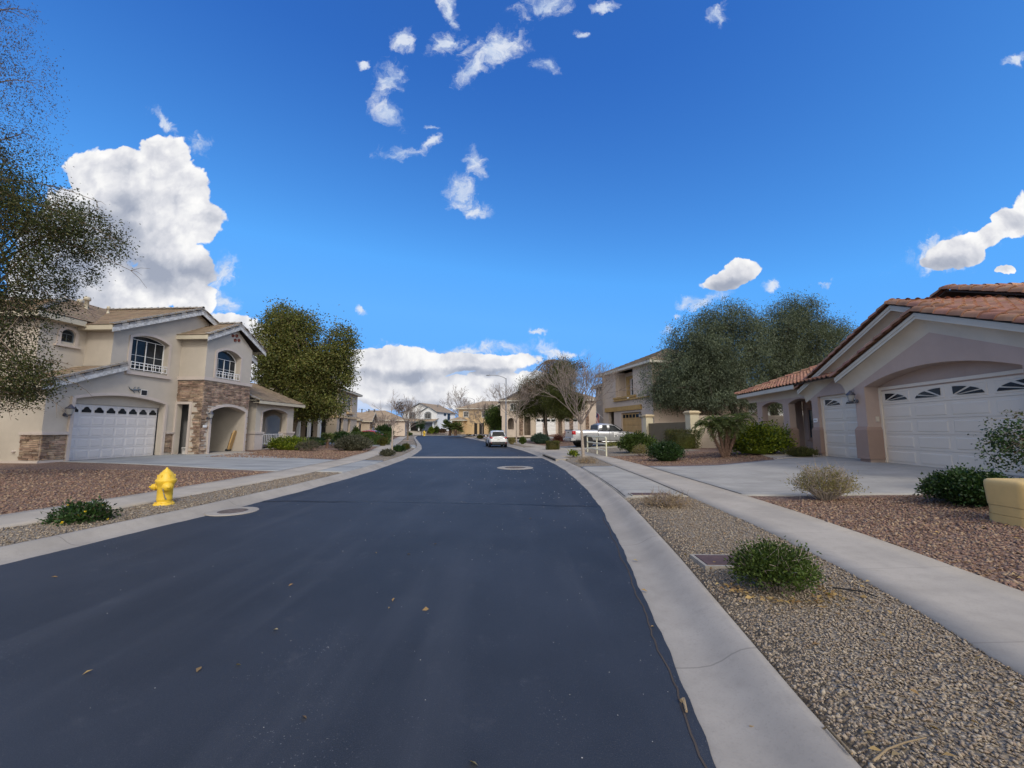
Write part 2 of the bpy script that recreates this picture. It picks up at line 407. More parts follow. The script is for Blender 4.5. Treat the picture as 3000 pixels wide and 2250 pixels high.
M['stucco_left'] = mat('beige stucco', (.50,.445,.375), .9, .05, 1.2, .55, 70, fine=.07, stain=.12)
M['trim_left'] = mat('pinkish stucco trim', (.52,.45,.40), .9, .05, 1.5, .4, 80)
M['fascia_old'] = mat('weathered white fascia', (.56,.55,.52), .85, .35, 7, .5, 40, c2=(.66,.65,.63))
M['fascia_tan'] = mat('tan fascia', (.50,.45,.35), .8, .06, 2)
M['tile_left'] = mat('flat concrete roof tile', (.275,.205,.135), .9, .10, 2, .5, 60, isl=.16)
M['tile_rake'] = mat('grey concrete edge tile', (.33,.31,.285), .9, .10, 2, .5, 60, isl=.10)
M['stone'] = mat('stacked ledge stone', (.255,.165,.12), .92, .28, 3, .8, 30, isl=.45, c2=(.40,.29,.21))
M['mortar'] = mat('dark mortar', (.07,.055,.045), .95)
M['door_left'] = mat('off white garage door', (.60,.575,.565), .5, .03, .7, .15, 200, spec=.4)
M['recess'] = mat('shaded entry stucco', (.24,.235,.23), .9, .05, 1.2, .4, 70)  # house stucco greyed and darkened: the entry's shade is in this colour
M['white'] = mat('white paint', (.78,.77,.75), .5, .03, 3)
M['dark'] = mat('dark interior', (.025,.022,.02), .9)
M['black'] = mat('black paint', (.02,.02,.022), .5)
M['glass'] = glassmat('dark window glass')
M['glass_blind'] = glassmat('window glass with blind', (.16,.19,.185), .12, .5)
M['bronze'] = mat('bronze metal', (.10,.10,.12), .45, .1, 5, metal=.4)
M['lamp_glass'] = mat('frosted lamp glass', (.30,.30,.29), .3, .05, 4, spec=.6)
M['terracotta'] = mat('terracotta pipe', (.22,.07,.05), .8)
M['stucco_right'] = mat('mauve stucco', (.46,.35,.295), .9, .05, 1.2, .6, 65, fine=.08, stain=.1)
M['stucco_base'] = mat('brown stucco base', (.34,.235,.185), .9, .05, 1.2, .6, 65, fine=.06)
M['trim_right'] = mat('stone beige cornice', (.56,.49,.395), .88, .05, 1.2, .5, 70, stain=.08)
M['fascia_right'] = mat('pale fascia', (.56,.53,.46), .75, .05, 2)
M['tile_right'] = mat('terracotta barrel tile', (.32,.155,.095), .85, .14, 2.4, .4, 70, isl=.20, c2=(.37,.20,.13))
M['door_right'] = mat('cream garage door', (.70,.61,.50), .5, .03, .8, .15, 200, spec=.4)
M['wood'] = mat('ochre painted trim', (.42,.27,.10), .75, .12, 3, .3, 40)
M['ochre_door'] = mat('ochre garage door', (.46,.29,.12), .7, .1, 2, .3, 40)
M['tan_wall'] = mat('tan stucco', (.50,.41,.31), .9, .05, 1, .5, 60)
M['ochre_wall'] = mat('golden tan stucco', (.55,.40,.23), .9, .06, 1, .5, 60)
M['white_wall'] = mat('white stucco', (.72,.73,.73), .9, .04, 1, .4, 60)
M['far_beige'] = mat('warm beige stucco', (.54,.45,.37), .9, .05, 1, .4, 60)
M['roof_far'] = mat('tan roof tile', (.33,.245,.165), .9, .12, 1.6, .6, 14, c2=(.37,.29,.21))
M['block'] = mat('concrete block', (.50,.42,.335), .92, .06, 1.4, .5, 60, fine=.06)
M['block_olive_shade'] = mat('shaded olive brown stucco block', (.155,.125,.08), .92, .06, 1.4, .5, 60)  # olive brown block taken darker, standing in for the walls' shade
M['pilaster'] = mat('cream pilaster', (.56,.50,.36), .9, .05, 1.5, .4, 70)
M['cap'] = mat('pilaster cap', (.52,.42,.27), .85, .05, 2)
M['blue_door'] = mat('slate blue garage door', (.15,.18,.26), .6)
M['slate'] = mat('slate grey trim', (.13,.15,.17), .7)
M['bark'] = mat('grey brown bark', (.20,.155,.115), .95, .3, 8, .9, 30)
M['bark_dark'] = mat('dark bark', (.075,.06,.05), .95, .3, 8, .9, 30)
M['bark_pale'] = mat('pale smooth bark', (.36,.30,.25), .9, .2, 10, .5, 40)
M['twig'] = mat('bare grey twigs', (.25,.205,.18), .95, .2, 6)
M['palm_bark'] = mat('palm trunk', (.17,.105,.075), .95, .3, 12, .8, 30)
M['rubber'] = mat('black rubber', (.018,.018,.019), .8, .2, 20)
M['chrome'] = mat('bright metal', (.60,.60,.61), .25, .05, 5, metal=.9)
M['yellow_paint'] = mat('glossy yellow paint', (.72,.47,.035), .42, .07, 5, .25, 60, spec=.5, stain=.15)
M['cabinet'] = mat('faded yellow plastic', (.60,.42,.17), .6, .06, 3, .2, 90, stain=.2)
M['cream_pipe'] = mat('cream painted pipe', (.66,.63,.48), .55, .06, 6)
M['galv'] = mat('galvanised steel', (.30,.31,.33), .5, .1, 4, metal=.6)
M['lid'] = mat('brown meter lid', (.10,.062,.058), .8, .15, 6, .5, 90)
M['iron'] = mat('cast iron', (.12,.10,.095), .75, .2, 8, .5, 60)
# ------------------------------------------------------------------ the lie of the land
def ip(*pts):
    ys = [p[0] for p in pts]; xs = [p[1] for p in pts]
    return lambda Y: np.interp(Y, ys, xs)
RA = ip((-30,-2.2),(-8,.25),(0,.83),(2.2,1.02),(2.9,1.12),(4.15,1.30),(5.1,1.44),(7.2,1.70),(8.7,1.88),(10.7,2.04),(13,2.14),(17,2.20),(20,2.10),(22.8,1.92),(26.5,1.60),(30,1.25),(33,.88),(38.7,.05),(47.4,-1.35),(55.6,-3.1),(64.5,-5.0),(85,-9.2),(108,-13.6),(115,-15))
LA = ip((-30,-9),(-8,-7.3),(0,-6.7),(5.2,-6.30),(6.3,-6.16),(7.1,-6.07),(8.1,-5.92),(11.5,-5.69),(14.4,-5.61),(17,-5.65),(20,-5.83),(22.8,-6.0),(25,-6.2),(30,-6.9),(36,-7.9),(44,-9.7),(52,-11.7),(70,-16.2),(89,-21),(115,-26.5))
RC = lambda Y: RA(Y) + .58
LC = lambda Y: LA(Y) - .46
RW1 = ip((-30,1.6),(-8,2.5),(0,2.88),(2.66,3.12),(3.6,3.40),(4.9,3.64),(6.8,3.86),(9.6,4.02),(12.7,4.18),(16.5,4.26),(21.8,4.5),(24,4.5),(28,4.0),(33,2.9),(40,1.2),(56,-1.6),(85,-7.5),(115,-13))
RW2 = ip((-30,3.0),(-8,3.9),(0,4.2),(3.87,4.64),(5.5,4.91),(7.5,5.13),(9.3,5.24),(17,5.50),(21,5.42),(24,5.25),(28,5.02),(33,4.3),(40,2.8),(56,0),(85,-5.9),(115,-11.4))
LW1 = ip((-30,-10.8),(-8,-9.0),(0,-8.35),(6.4,-7.80),(7.5,-7.60),(9.7,-7.40),(14,-7.10),(20.5,-7.42),(27,-8.4),(40,-11.4),(52,-14.2),(89,-23),(115,-29))
LW2 = ip((-30,-12.1),(-8,-10.2),(0,-9.5),(7.2,-8.92),(9.6,-8.65),(14.9,-8.45),(20.5,-8.70),(27.8,-9.8),(42,-13.2),(52,-15.7),(89,-24.6),(115,-30.6))
def sst(t): t = np.clip(t, 0, 1); return t*t*(3-2*t)
def hz(x, Y):
    x = np.asarray(x, float); Y = np.asarray(Y, float)
    rc, r1, r2, lc, l1, l2 = RC(Y), RW1(Y), RW2(Y), LC(Y), LW1(Y), LW2(Y)
    z = np.zeros(np.broadcast(x, Y).shape)
    a = .125 + .025*np.clip((x-rc)/np.maximum(r1-rc, .1), 0, 1) + .03*np.clip((x-r1)/np.maximum(r2-r1, .1), 0, 1) + .33*sst((x-r2)/8) + .8*sst((x-r2-3)/8)*sst((Y-42)/25)
    b = .125 + .025*np.clip((lc-x)/np.maximum(lc-l1, .1), 0, 1) + .02*np.clip((l1-x)/np.maximum(l1-l2, .1), 0, 1) + .10*sst((l2-x)/8)
    z = np.where(x > rc, a, np.where(x < lc, b, 0.))
    far = sst((Y-127)/9)
    z = np.where(Y > 112, np.where(Y < 125.5, 0., .14 + 1.3*far), z)
    return z
def at(u, v, z=None):
    d = ray(u, v)
    if z is not None: t = (z-CH)/d.z; return Vector((d.x*t, d.y*t, z))
    ts = np.geomspace(1.2, 170, 1400)/d.y; below = CH+d.z*ts <= hz(d.x*ts, d.y*ts)
    i = int(np.argmax(below)) if below.any() else len(ts)-1; t = float(ts[i])
    return Vector((d.x*t, d.y*t, float(hz(d.x*t, d.y*t))))
def atY(u, Y): d = ray(u, 1260); return d.x/d.y*Y
def grid_obj(name, X, Y, Z, m, kind='structure', skirt=0.):
    ny, nx = X.shape; V = np.stack([X, Y, Z], -1).reshape(-1, 3)
    i = np.arange(ny-1)[:, None]*nx + np.arange(nx-1)[None]
    Fq = np.stack([i, i+1, i+nx+1, i+nx], -1).reshape(-1, 4)
    if skirt:
        ring = np.concatenate([np.arange(nx), np.arange(1, ny)*nx+nx-1, (ny-1)*nx+np.arange(nx-2, -1, -1), np.arange(ny-2, 0, -1)*nx])
        k = len(ring); low = V[ring]-[0, 0, skirt]; b = len(V); V = np.concatenate([V, low])
        j = np.arange(k); j2 = (j+1) % k
        Fq = np.concatenate([Fq, np.stack([ring[j], b+j, b+j2, ring[j2]], -1)])
    o = link_np(name, V, Fq, m); tag(o, kind=kind); return o
def strip(name, fa, fb, Y0, Y1, dY, nx, dz, m, skirt=0., za=None):
    ys = np.linspace(Y0, Y1, max(2, int(round((Y1-Y0)/dY))+1)); t = np.linspace(0, 1, nx)
    a, b = fa(ys), fb(ys); X = a[:, None] + (b-a)[:, None]*t[None]; Y = np.repeat(ys[:, None], nx, 1)
    Z = hz(X, Y) + dz if za is None else np.full(X.shape, za)
    return grid_obj(name, X, Y, Z, m, skirt=skirt)
def patch(name, near, far, m, dz=.012, n=24, k=24, skirt=.06):
    def samp(pl):
        p = np.array(pl, float); L = np.r_[0, np.cumsum(np.hypot(*np.diff(p, axis=0).T))]; t = np.linspace(0, L[-1], n)
        return np.stack([np.interp(t, L, p[:, 0]), np.interp(t, L, p[:, 1])], -1)
    A, B = samp(near), samp(far); t = np.linspace(0, 1, k)[:, None]
    X = A[None, :, 0]*(1-t) + B[None, :, 0]*t; Y = A[None, :, 1]*(1-t) + B[None, :, 1]*t
    return grid_obj(name, X, Y, hz(X, Y)+dz, m, skirt=skirt)
# ground: one sheet to the horizon
gx_ = np.r_[-2600, -900, -300, -120, np.arange(-70, 45.1, 2.5), 120, 300, 900, 2600]
gy_ = np.r_[-1500, -300, -60, np.arange(-30, 145, 2.5), 200, 320, 900, 3000]
GX, GY = np.meshgrid(gx_, gy_)
GZ = hz(GX, np.clip(GY, -30, 140)) - .09
GZ = np.minimum(GZ, np.minimum(hz(GX-2.5, np.clip(GY, -30, 140)), hz(GX+2.5, np.clip(GY, -30, 140))) - .09)
GZ = np.minimum(GZ, np.minimum(hz(GX, np.clip(GY-2.5, -30, 140)), hz(GX, np.clip(GY+2.5, -30, 140))) - .09)
grid_obj('ground', GX, GY, GZ, M['earth'])
rngE = np.random.RandomState(3)
ew = lambda Y: .010*np.sin(Y*2.3) + .006*np.sin(Y*7.7+1) + .005*np.sin(Y*19.)*np.sin(Y*3.1)
strip('road', lambda Y: LA(Y)+ew(Y+3), lambda Y: RA(Y)+ew(Y), -30, 114.5, .06, 12, 0, M['asphalt'], za=0.0)
tag(link_np('cross_street', [(-90,113.6,.001),(40,113.6,.001),(40,126,.001),(-90,126,.001)], [(0,1,2,3)], M['asphalt']), kind='structure')
def curb(name, fe, sgn, Y0, Y1, w=1.):
    prof = [(-.14,-.03),(-.13,-.005),(.05,-.006),(.16,-.003),(.25,.010),(.33,.042),(.40,.085),(.47,.115),(.53,.126),(.58,.128),(.60,-.06)]
    ys = np.arange(Y0, Y1+.01, .5); e = fe(ys)
    X = e[:, None] + sgn*np.array([p[0]*w for p in prof])[None]; Z = np.repeat(np.array([[p[1] for p in prof]]), len(ys), 0); Y = np.repeat(ys[:, None], len(prof), 1)
    if sgn < 0: X, Y, Z = X[:, ::-1], Y[:, ::-1], Z[:, ::-1]
    o = grid_obj(name, X, Y, Z, M['curb']); o.data.polygons.foreach_set('use_smooth', np.ones(len(o.data.polygons), bool)); return o
curb('kerb_right', RA, 1, -30, 114); curb('kerb_left', LA, -1, -30, 114, .8)
far = MB(); far.box(-90, 40, 126, 126.25, -.05, .15); tag(far.build('kerb_far', M['curb']), kind='structure')
tag(link_np('pavement_far', [(-90,126.2,.16),(40,126.2,.16),(40,128,.2),(-90,128,.2)], [(0,1,2,3)], M['walk']), kind='structure')
# yards and parkway strips of gravel
strip('yard_right', lambda Y: RW2(Y)+.0, lambda Y: RW2(Y)+26, -14, 112, .8, 34, 0, M['gravel_brown'])
strip('yard_left', lambda Y: LW2(Y)-30, lambda Y: LW2(Y), -14, 112, .8, 34, 0, M['gravel_brown'])
strip('parkway_right', lambda Y: RC(Y)+.0, lambda Y: RW1(Y)+.05, -14, 112, .5, 6, -.004, M['gravel_tan'], skirt=.05)
strip('parkway_left', lambda Y: LW1(Y)-.05, lambda Y: LC(Y)+.02, -14, 112, .5, 6, -.004, M['gravel_tan'], skirt=.05)
strip('pavement_right', RW1, RW2, -14, 112, .6, 5, .014, M['walk'], skirt=.06)
strip('pavement_left', LW2, LW1, -14, 112, .6, 5, .014, M['walk'], skirt=.06)
# driveways
patch('driveway_right', [(5.24,9.35),(7.8,8.95),(9.2,8.4),(12.9,8.1)], [(5.50,16.85),(8.2,16.4),(11.4,17.2),(13.95,18.3)], M['drive2'], .010)
patch('path_right', [(10.9,17.05),(13.9,17.95)], [(12.1,20.2),(14.3,21.0)], M['walk'], .016, 8, 8)
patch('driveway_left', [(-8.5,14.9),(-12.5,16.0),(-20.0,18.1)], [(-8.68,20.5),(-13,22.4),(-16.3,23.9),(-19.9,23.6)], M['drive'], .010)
patch('path_left', [(-15.2,23.6),(-18.6,23.5)], [(-15.9,25.6),(-18.6,27.2)], M['walk'], .016, 8, 8)
strip('apron_right', RC, lambda Y: RW1(Y)-.012, 9.45, 17.35, .4, 8, .012, M['drive2'], skirt=.04)
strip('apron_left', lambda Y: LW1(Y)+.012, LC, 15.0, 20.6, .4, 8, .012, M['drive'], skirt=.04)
strip('apron_far_right', RC, lambda Y: RW1(Y)-.012, 23.7, 36.2, .4, 8, .011, M['walk'], skirt=.04)
patch('driveway_far_right', [(4.75,31.0),(8,31.9),(11.6,33.2)], [(3.7,36.3),(7,38.0),(10.6,39.6)], M['drive2'], .010)
patch('bare_earth', [(5.27,23.2),(11.2,24.3)], [(4.8,30.9),(11.2,32.6)], M['gravel_tan'], .004, skirt=0)
patch('driveway_stone_house', [(.2,56),(6,56)], [(-2.2,64),(5,64)], M['drive2'], .012)
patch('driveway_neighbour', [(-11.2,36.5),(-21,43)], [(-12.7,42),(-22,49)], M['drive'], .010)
patch('driveway_white_house', [(-45,126.5),(-27,126.5)], [(-43,139),(-28,139)], M['walk'], .03)
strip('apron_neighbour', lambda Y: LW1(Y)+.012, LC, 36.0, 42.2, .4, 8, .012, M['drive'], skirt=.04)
# black expansion joints along the right-hand driveway
def ribbon(name, pts, w, m, dz, kind='structure'):
    b = MB()
    for (x0, y0), (x1, y1) in zip(pts[:-1], pts[1:]):
        d = Vector((x1-x0, y1-y0, 0)).normalized(); n_ = Vector((-d.y, d.x, 0))*w/2
        a = Vector((x0, y0, float(hz(x0, y0))+dz)); c = Vector((x1, y1, float(hz(x1, y1))+dz))
        b.quad(a-n_, c-n_, c+n_, a+n_)
    return tag(b.build(name, m), kind=kind)
yj = np.arange(9.5, 17.4, .6)
for f, o_ in ((RC, .06), (RW1, 0), (RW2, .0)):
    ribbon('expansion_joint', [(float(f(y))+o_, y) for y in yj], .03, M['rubber'], .020)
# concrete valley gutter across the road and the sealed cracks
vg = MB(); ysg = 24.85
vg.add([(float(LA(24.3))-.05,24.35,.005),(float(RA(24.3))+.06,24.35,.005),(float(RA(26))+.06,25.75,.005),(float(LA(26))-.05,25.75,.005)], [(0,1,2,3)])
tag(vg.build('valley_gutter', M['curb']), kind='structure')
crack = mat('blue black crack sealer', (.020,.024,.034), .35, .1, 3, spec=.6)
pts = [(float(LA(9.6))+.05, 9.65), (-5.2,9.75), (-4.2,9.62), (-3.2,9.72), (-2.0,9.6), (-1.0,9.5), (0,9.35), (1.0,9.15), (float(RA(9))-.05, 9.1)]
xs_ = np.linspace(pts[0][0], pts[-1][0], 60); rr = np.random.RandomState(5)
cp = [(x, float(np.interp(x, [p[0] for p in pts], [p[1] for p in pts])) + rr.uniform(-.025, .025)) for x in xs_]
ribbon('sealed_crack', cp, .07, crack, .005); ribbon('crack_line', [(x, y+.012) for x, y in cp], .014, M['dark'], .008)
ys_ = np.linspace(1.2, 8, 90)
ribbon('edge_crack', [(float(RA(y))-.055-.012*math.sin(y*6)-rr.uniform(0, .014), y) for y in ys_], rr.uniform(.006,.012), M['mortar'], .004)
# round iron covers set in concrete collars
def manhole(u, v, r, label):
    p = at(u, v); t = empty('manhole', (p.x, p.y, .004), 0, label, 'manhole', 'round covers in the road')
    b = MB(); n = 40
    ci = lambda r_, z: [(r_*math.cos(2*PI*k/n), r_*math.sin(2*PI*k/n), z) for k in range(n)]
    b.add(ci(r, .0)+ci(r*.985, .012)+ci(r*.58, .012), [(k, (k+1) % n, n+(k+1) % n, n+k) for k in range(n)] + [(n+k, n+(k+1) % n, 2*n+(k+1) % n, 2*n+k) for k in range(n)])
    b.build('collar', M['curb'], t)
    c = MB(); c.add(ci(r*.58, .009), [tuple(range(n))])
    for i in range(-4, 5):
        w = math.sqrt(max(0, (r*.5)**2-(i*r*.11)**2)); c.box(-w, w, i*r*.11-.012, i*r*.11+.012, .009, .013)
    c.build('cover', M['iron'], t)
manhole(1509, 1371, .80, 'round iron cover in a pale concrete collar in mid road near the valley gutter')
manhole(682, 1500, .46, 'round iron cover in a concrete collar touching the left gutter near the yellow hydrant')
# kerb inlet on the right
def inlet():
    y0, y1 = 21.8, 25.8
    t = empty('kerb_inlet', (float(RA(23.8))+.5, 23.8, .1), math.atan2(float(RA(y1)-RA(y0)), y1-y0)*-1, 'long dark kerb inlet in the right gutter beside the bare street tree', 'storm drain')
    b = MB(); b.extr([(-2.3,-.10),(2.3,-.10),(2.3,.031),(-2.3,.031)], [[(-2.12,-.098),(2.12,-.098),(2.12,.03),(-2.12,.03)]], -.23, .3, lambda u, v, d: (d, u, v)); b.build('frame', M['curb'], t)
    c = MB(); c.box(-.20, .25, -2.1, 2.1, -.095, .031); c.build('opening', M['dark'], t)
    c = MB(); c.box(-.17, .5, -2.3, 2.3, .032, .056); c.build('slab', M['curb'], t)
inlet()
# meter box lids
def meter(u, v, sx, sy, rz, label, dz=.0):
    p = at(u, v); t = empty('meter_box', (p.x, p.y, p.z+dz), rz, label, 'meter box', 'brown meter boxes in the parkway')
    b = MB(); b.extr(rect(-sx/2-.035, sx/2+.035, -sy/2-.035, sy/2+.035), [rect(-sx/2, sx/2, -sy/2, sy/2)], -.06, .018, lambda u_, v_, d: (u_, v_, d)); b.build('collar', M['curb'], t)
    b = MB(); b.box(-sx/2+.006, sx/2-.006, -sy/2+.006, sy/2-.006, -.05, .024); b.build('lid', M['lid'], t, bevel=.006)
meter(2148, 1647, .75, .36, R(-2), 'brown meter lid in a pale collar beside the near parkway shrub')
meter(1904, 1451, .85, .30, R(0), 'smaller brown meter lid lying at the end of the right driveway apron', .012)
# ------------------------------------------------------------------ house parts
def pip(pt, poly):
    x, y = pt; c = False; n = len(poly); j = n-1
    for i in range(n):
        xi, yi = poly[i]; xj, yj = poly[j]
        if (yi > y) != (yj > y) and x < (xj-xi)*(y-yi)/(yj-yi)+xi: c = not c
        j = i
    return c
def roof_plane(parent, m, O, U, V, poly, kind, name='roof', seed=1, tw=.30, tl=.36, deck=M['mortar'], lift=0.):
    """one slope: deck plus tiles; O eave corner, U along the eave, V up the slope"""
    O, U, V = Vector(O), Vector(U).normalized(), Vector(V).normalized(); N = U.cross(V)
    if N.z < 0: N = -N
    O = O + N*lift
    rng = random.Random(seed); b = MB()
    P3 = lambda u, v, h: O + U*u + V*v + N*h
    b.cur = 1; b.poly([P3(u, v, -.012) for u, v in poly]); b.poly([P3(u, v, -.06) for u, v in reversed(poly)]); b.cur = 0
    for i in range(len(poly)):
        a, c = poly[i], poly[(i+1) % len(poly)]; b.cur = 1; b.quad(P3(*a, -.06), P3(*c, -.06), P3(*c, -.012), P3(*a, -.012)); b.cur = 0
    us = [p[0] for p in poly]; vs = [p[1] for p in poly]
    r = 0; v = min(vs)
    while v < max(vs):
        u = min(us) + (tw*.5 if (r % 2 and kind == 'flat') else 0) - tw*.25
        while u < max(us):
            if pip((u+tw/2, v+tl*.5), poly):
                j = rng.uniform(-.004, .004); s = rng.uniform(0, .008)
                if kind == 'flat':
                    w0, w1 = u+.004, u+tw-.004; v0, v1 = v-.03+s, v+tl+.02
                    b.add([P3(w0,v0,.030+j),P3(w1,v0,.030+j),P3(w1,v1,.002),P3(w0,v1,.002),P3(w0,v0,-.004),P3(w1,v0,-.004)], [(0,1,2,3),(4,5,1,0),(0,3,4),(1,5,2)])
                else:
                    pr = [(0,.004),(.09,.0),(.13,.018),(.17,.062),(.215,.080),(.26,.062),(.30,.012)]
                    v0, v1 = v-.04+s*2, v+tl+.03
                    A = [P3(u+p[0]/.3*tw, v0, p[1]+.046+j) for p in pr]; B = [P3(u+p[0]/.3*tw, v1, p[1]*.86+.002) for p in pr]
                    C = [P3(u+p[0]/.3*tw, v0, p[1]*.8+.010+j) for p in pr]
                    k = len(pr); b.add(A+B, [(i, i+1, k+i+1, k+i) for i in range(k-1)], True); b.add(A+C, [(i+1, i, k+i, k+i+1) for i in range(k-1)], False)
            u += tw
        v += tl; r += 1
    return b.build(name, [m, deck], parent)
def caps(b, p0, p1, r=.12, ln=.40, rng=random.Random(4), start=0., seg=7):
    """overlapping barrel tiles along a ridge, hip or verge"""
    p0, p1 = Vector(p0), Vector(p1); d = p1-p0; L = d.length; d.normalize()
    s = d.cross(Vector((0,0,1))).normalized(); n = s.cross(d); n = n if n.z > 0 else -n
    t = start
    while t < L:
        e = min(t+ln+.04, L+.02); j = rng.uniform(-.005, .005)
        A = []; B = []; A2 = []
        for k in range(seg+1):
            th = PI*k/seg; q = s*math.cos(th)*r; h = n*math.sin(th)*r
            A.append(p0+d*t+q*1.04+h*1.04+n*(.028+j)); B.append(p0+d*e+q*.9+h*.9+n*.0); A2.append(p0+d*t+q*.88+h*.88+n*(.02+j))
        k = seg+1; b.add(A+B, [(i, i+1, k+i+1, k+i) for i in range(seg)], True); b.add(A+A2, [(i+1, i, k+i, k+i+1) for i in range(seg)], False)
        t += ln
def verge(b, p0, p1, out, ln=.40, top=.17, drop=.20, th=.035):
    """flat L-shaped edge tiles along a verge; out = outward direction"""
    p0, p1, out = Vector(p0), Vector(p1), Vector(out); d = p1-p0; L = d.length; d.normalize(); n = out.cross(d); n = n if n.z > 0 else -n
    t = 0
    while t < L-.05:
        e = min(t+ln, L); l0, l1 = .03, .004
        for (a0, a1, h0, h1) in ((-th, 0, -drop, .02), (-top-th, 0, .0, .03)):
            V = []
            for (tt, lf) in ((t, l0), (e-.03, l1)):
                V += [p0+d*tt+out*a0+n*(h0+lf), p0+d*tt+out*a1+n*(h0+lf), p0+d*tt+out*a1+n*(h1+lf), p0+d*tt+out*a0+n*(h1+lf)]
            b.add(V, [(0,1,2,3),(7,6,5,4),(0,4,5,1),(1,5,6,2),(2,6,7,3),(3,7,4,0)])
        t += ln
def board(b, p0, p1, out, h, th):
    """fascia board hanging below the line p0-p1"""
    p0, p1, out = Vector(p0), Vector(p1), Vector(out); z = Vector((0,0,1))
    V = [p0, p1, p1-z*h, p0-z*h]; V = V + [p+out*th for p in V]
    b.add(V, [(0,1,2,3),(7,6,5,4),(0,4,5,1),(1,5,6,2),(2,6,7,3),(3,7,4,0)])
def arch_frame(b, o, i, d0, d1, fn):
    po = arch(*o); po = po[1:]+po[:1]; pi_ = arch(*i); pi_ = pi_[1:]+pi_[:1]
    b.extr(po+pi_[::-1], [], d0, d1, fn)
def window(parent, x0, x1, z0, z1, y, cols=2, rows=2, zt=None, fm='white', gm='glass', bar=.016, fw=.035):
    zt = zt or z1
    b = MB(); sh = arch(x0, x1, z0, z1, zt) if zt > z1+.01 else rect(x0, x1, z0, z1)
    b.extr(sh, [], y, y+.02, XZ); w = b.build('window', M[gm], parent)
    f = MB()
    if zt > z1+.01: arch_frame(f, (x0, x1, z0, z1, zt), (x0+fw, x1-fw, z0+fw, z1-fw*.3, zt-fw), y-.045, y-.002, XZ)
    else: f.extr(rect(x0, x1, z0, z1), [rect(x0+fw, x1-fw, z0+fw, z1-fw)], y-.045, y-.002, XZ)
    f.box(x0+fw, x1-fw, y-.044, y-.003, z0, z0+fw)
    if cols > 1: f.box((x0+x1)/2-fw*.45, (x0+x1)/2+fw*.45, y-.04, y-.004, z0+fw, z1-.001)
    if zt > z1+.01: f.box(x0+fw, x1-fw, y-.040, y-.0045, z1-fw*.6, z1)
    for i in range(1, cols*2):
        if i % 2: xx = x0+(x1-x0)*i/(cols*2); f.box(xx-bar/2, xx+bar/2, y-.030, y-.005, z0+fw, z1-fw*.6)
    for i in range(1, rows):
        zz = z0+(z1-z0)*i/rows; f.box(x0+fw, x1-fw, y-.028, y-.0055, zz-bar/2, zz+bar/2)
    f.build('frame', M[fm], w); return w
def railing(parent, x0, x1, z0, z1, y, n, name='railing', top2=True, m='white'):
    b = MB(); b.box(x0, x1, y-.02, y+.02, z1-.035, z1); b.box(x0, x1, y-.02, y+.02, z0, z0+.035)
    if top2: b.box(x0, x1, y-.015, y+.015, z1-.17, z1-.14)
    for i in range(n+1):
        x = x0+(x1-x0)*i/n; b.box(x-.010, x+.010, y-.010, y+.010, z0+.02, z1-.02)
    return b.build(name, M[m], parent)
def garage_door(parent, x0, x1, z0, z1, y, cols, rows, m, glass, gap=.012):
    w = (x1-x0)/cols; h = (z1-z0)/rows; b = MB()
    for r in range(rows):
        za, zb = z0+r*h+.004, z0+(r+1)*h-.004
        b.box(x0, x1, y, y+.05, za, zb)
        pc = cols if (r == rows-1 or glass != 'arch') else cols//1
        for c in range(pc):
            a0, a1 = x0+c*w+w*.07, x0+(c+1)*w-w*.07; b0, b1 = za+h*.14, zb-h*.14; i = .035
            if r == rows-1: i = .02
            b.add([(a0,y,b0),(a1,y,b0),(a1,y,b1),(a0,y,b1),(a0+i,y-.013,b0+i),(a1-i,y-.013,b0+i),(a1-i,y-.013,b1-i),(a0+i,y-.013,b1-i)],
                  [(4,5,6,7),(0,1,5,4),(1,2,6,5),(2,3,7,6),(3,0,4,7)])
    b.box(x0, x1, y+.05, y+.09, z0, z1)
    d = b.build('garage_door', M[m], parent)
    za = z1-h
    for c in range(cols):
        a0, a1 = x0+c*w+w*.13, x0+(c+1)*w-w*.13; b0, b1 = za+h*.26, z1-h*.22; p = MB(); cw, chh = a1-a0, b1-b0
        if glass == 'arch':
            pts = [(a0, b0), (a1, b0), (a1, b0+chh*.42), (a1-cw*.08, b0+chh*.48), (a1-cw*.2, b0+chh*.62)]
            for k in range(1, 8):
                th = k/8*PI; pts.append(((a0+a1)/2+cw*.27*math.cos(th), b0+chh*.66+chh*.34*math.sin(th)))
            pts += [(a0+cw*.2, b0+chh*.62), (a0+cw*.08, b0+chh*.48), (a0, b0+chh*.42)]
            p.extr(pts, [], y-.03, y-.02, XZ)
        elif glass == 'fan':
            sgn = 1 if c % 2 == 0 else -1; cx_, cz_ = (a0 if sgn > 0 else a1), b0
            # rays spread from the lower corner next to the neighbouring panel
            for (t0, t1) in ((3, 22), (29, 52), (60, 88)):
                pts = []
                for k in range(5):
                    th = R(t0+(t1-t0)*k/4); pts.append((cx_+sgn*cw*math.cos(th), cz_+chh*1.02*math.sin(th)))
                q0 = (cx_+sgn*cw*.16*math.cos(R((t0+t1)/2)), cz_+chh*.16*math.sin(R((t0+t1)/2)))
                poly = [q0]+pts
                if sgn < 0: poly = poly[::-1]
                p.extr(poly, [], y-.03, y-.02, XZ)
        else:
            p.box(a0, a1, y-.03, y-.02, b0, b1)
        p.build('window_pane', M['glass'], d)
    return d
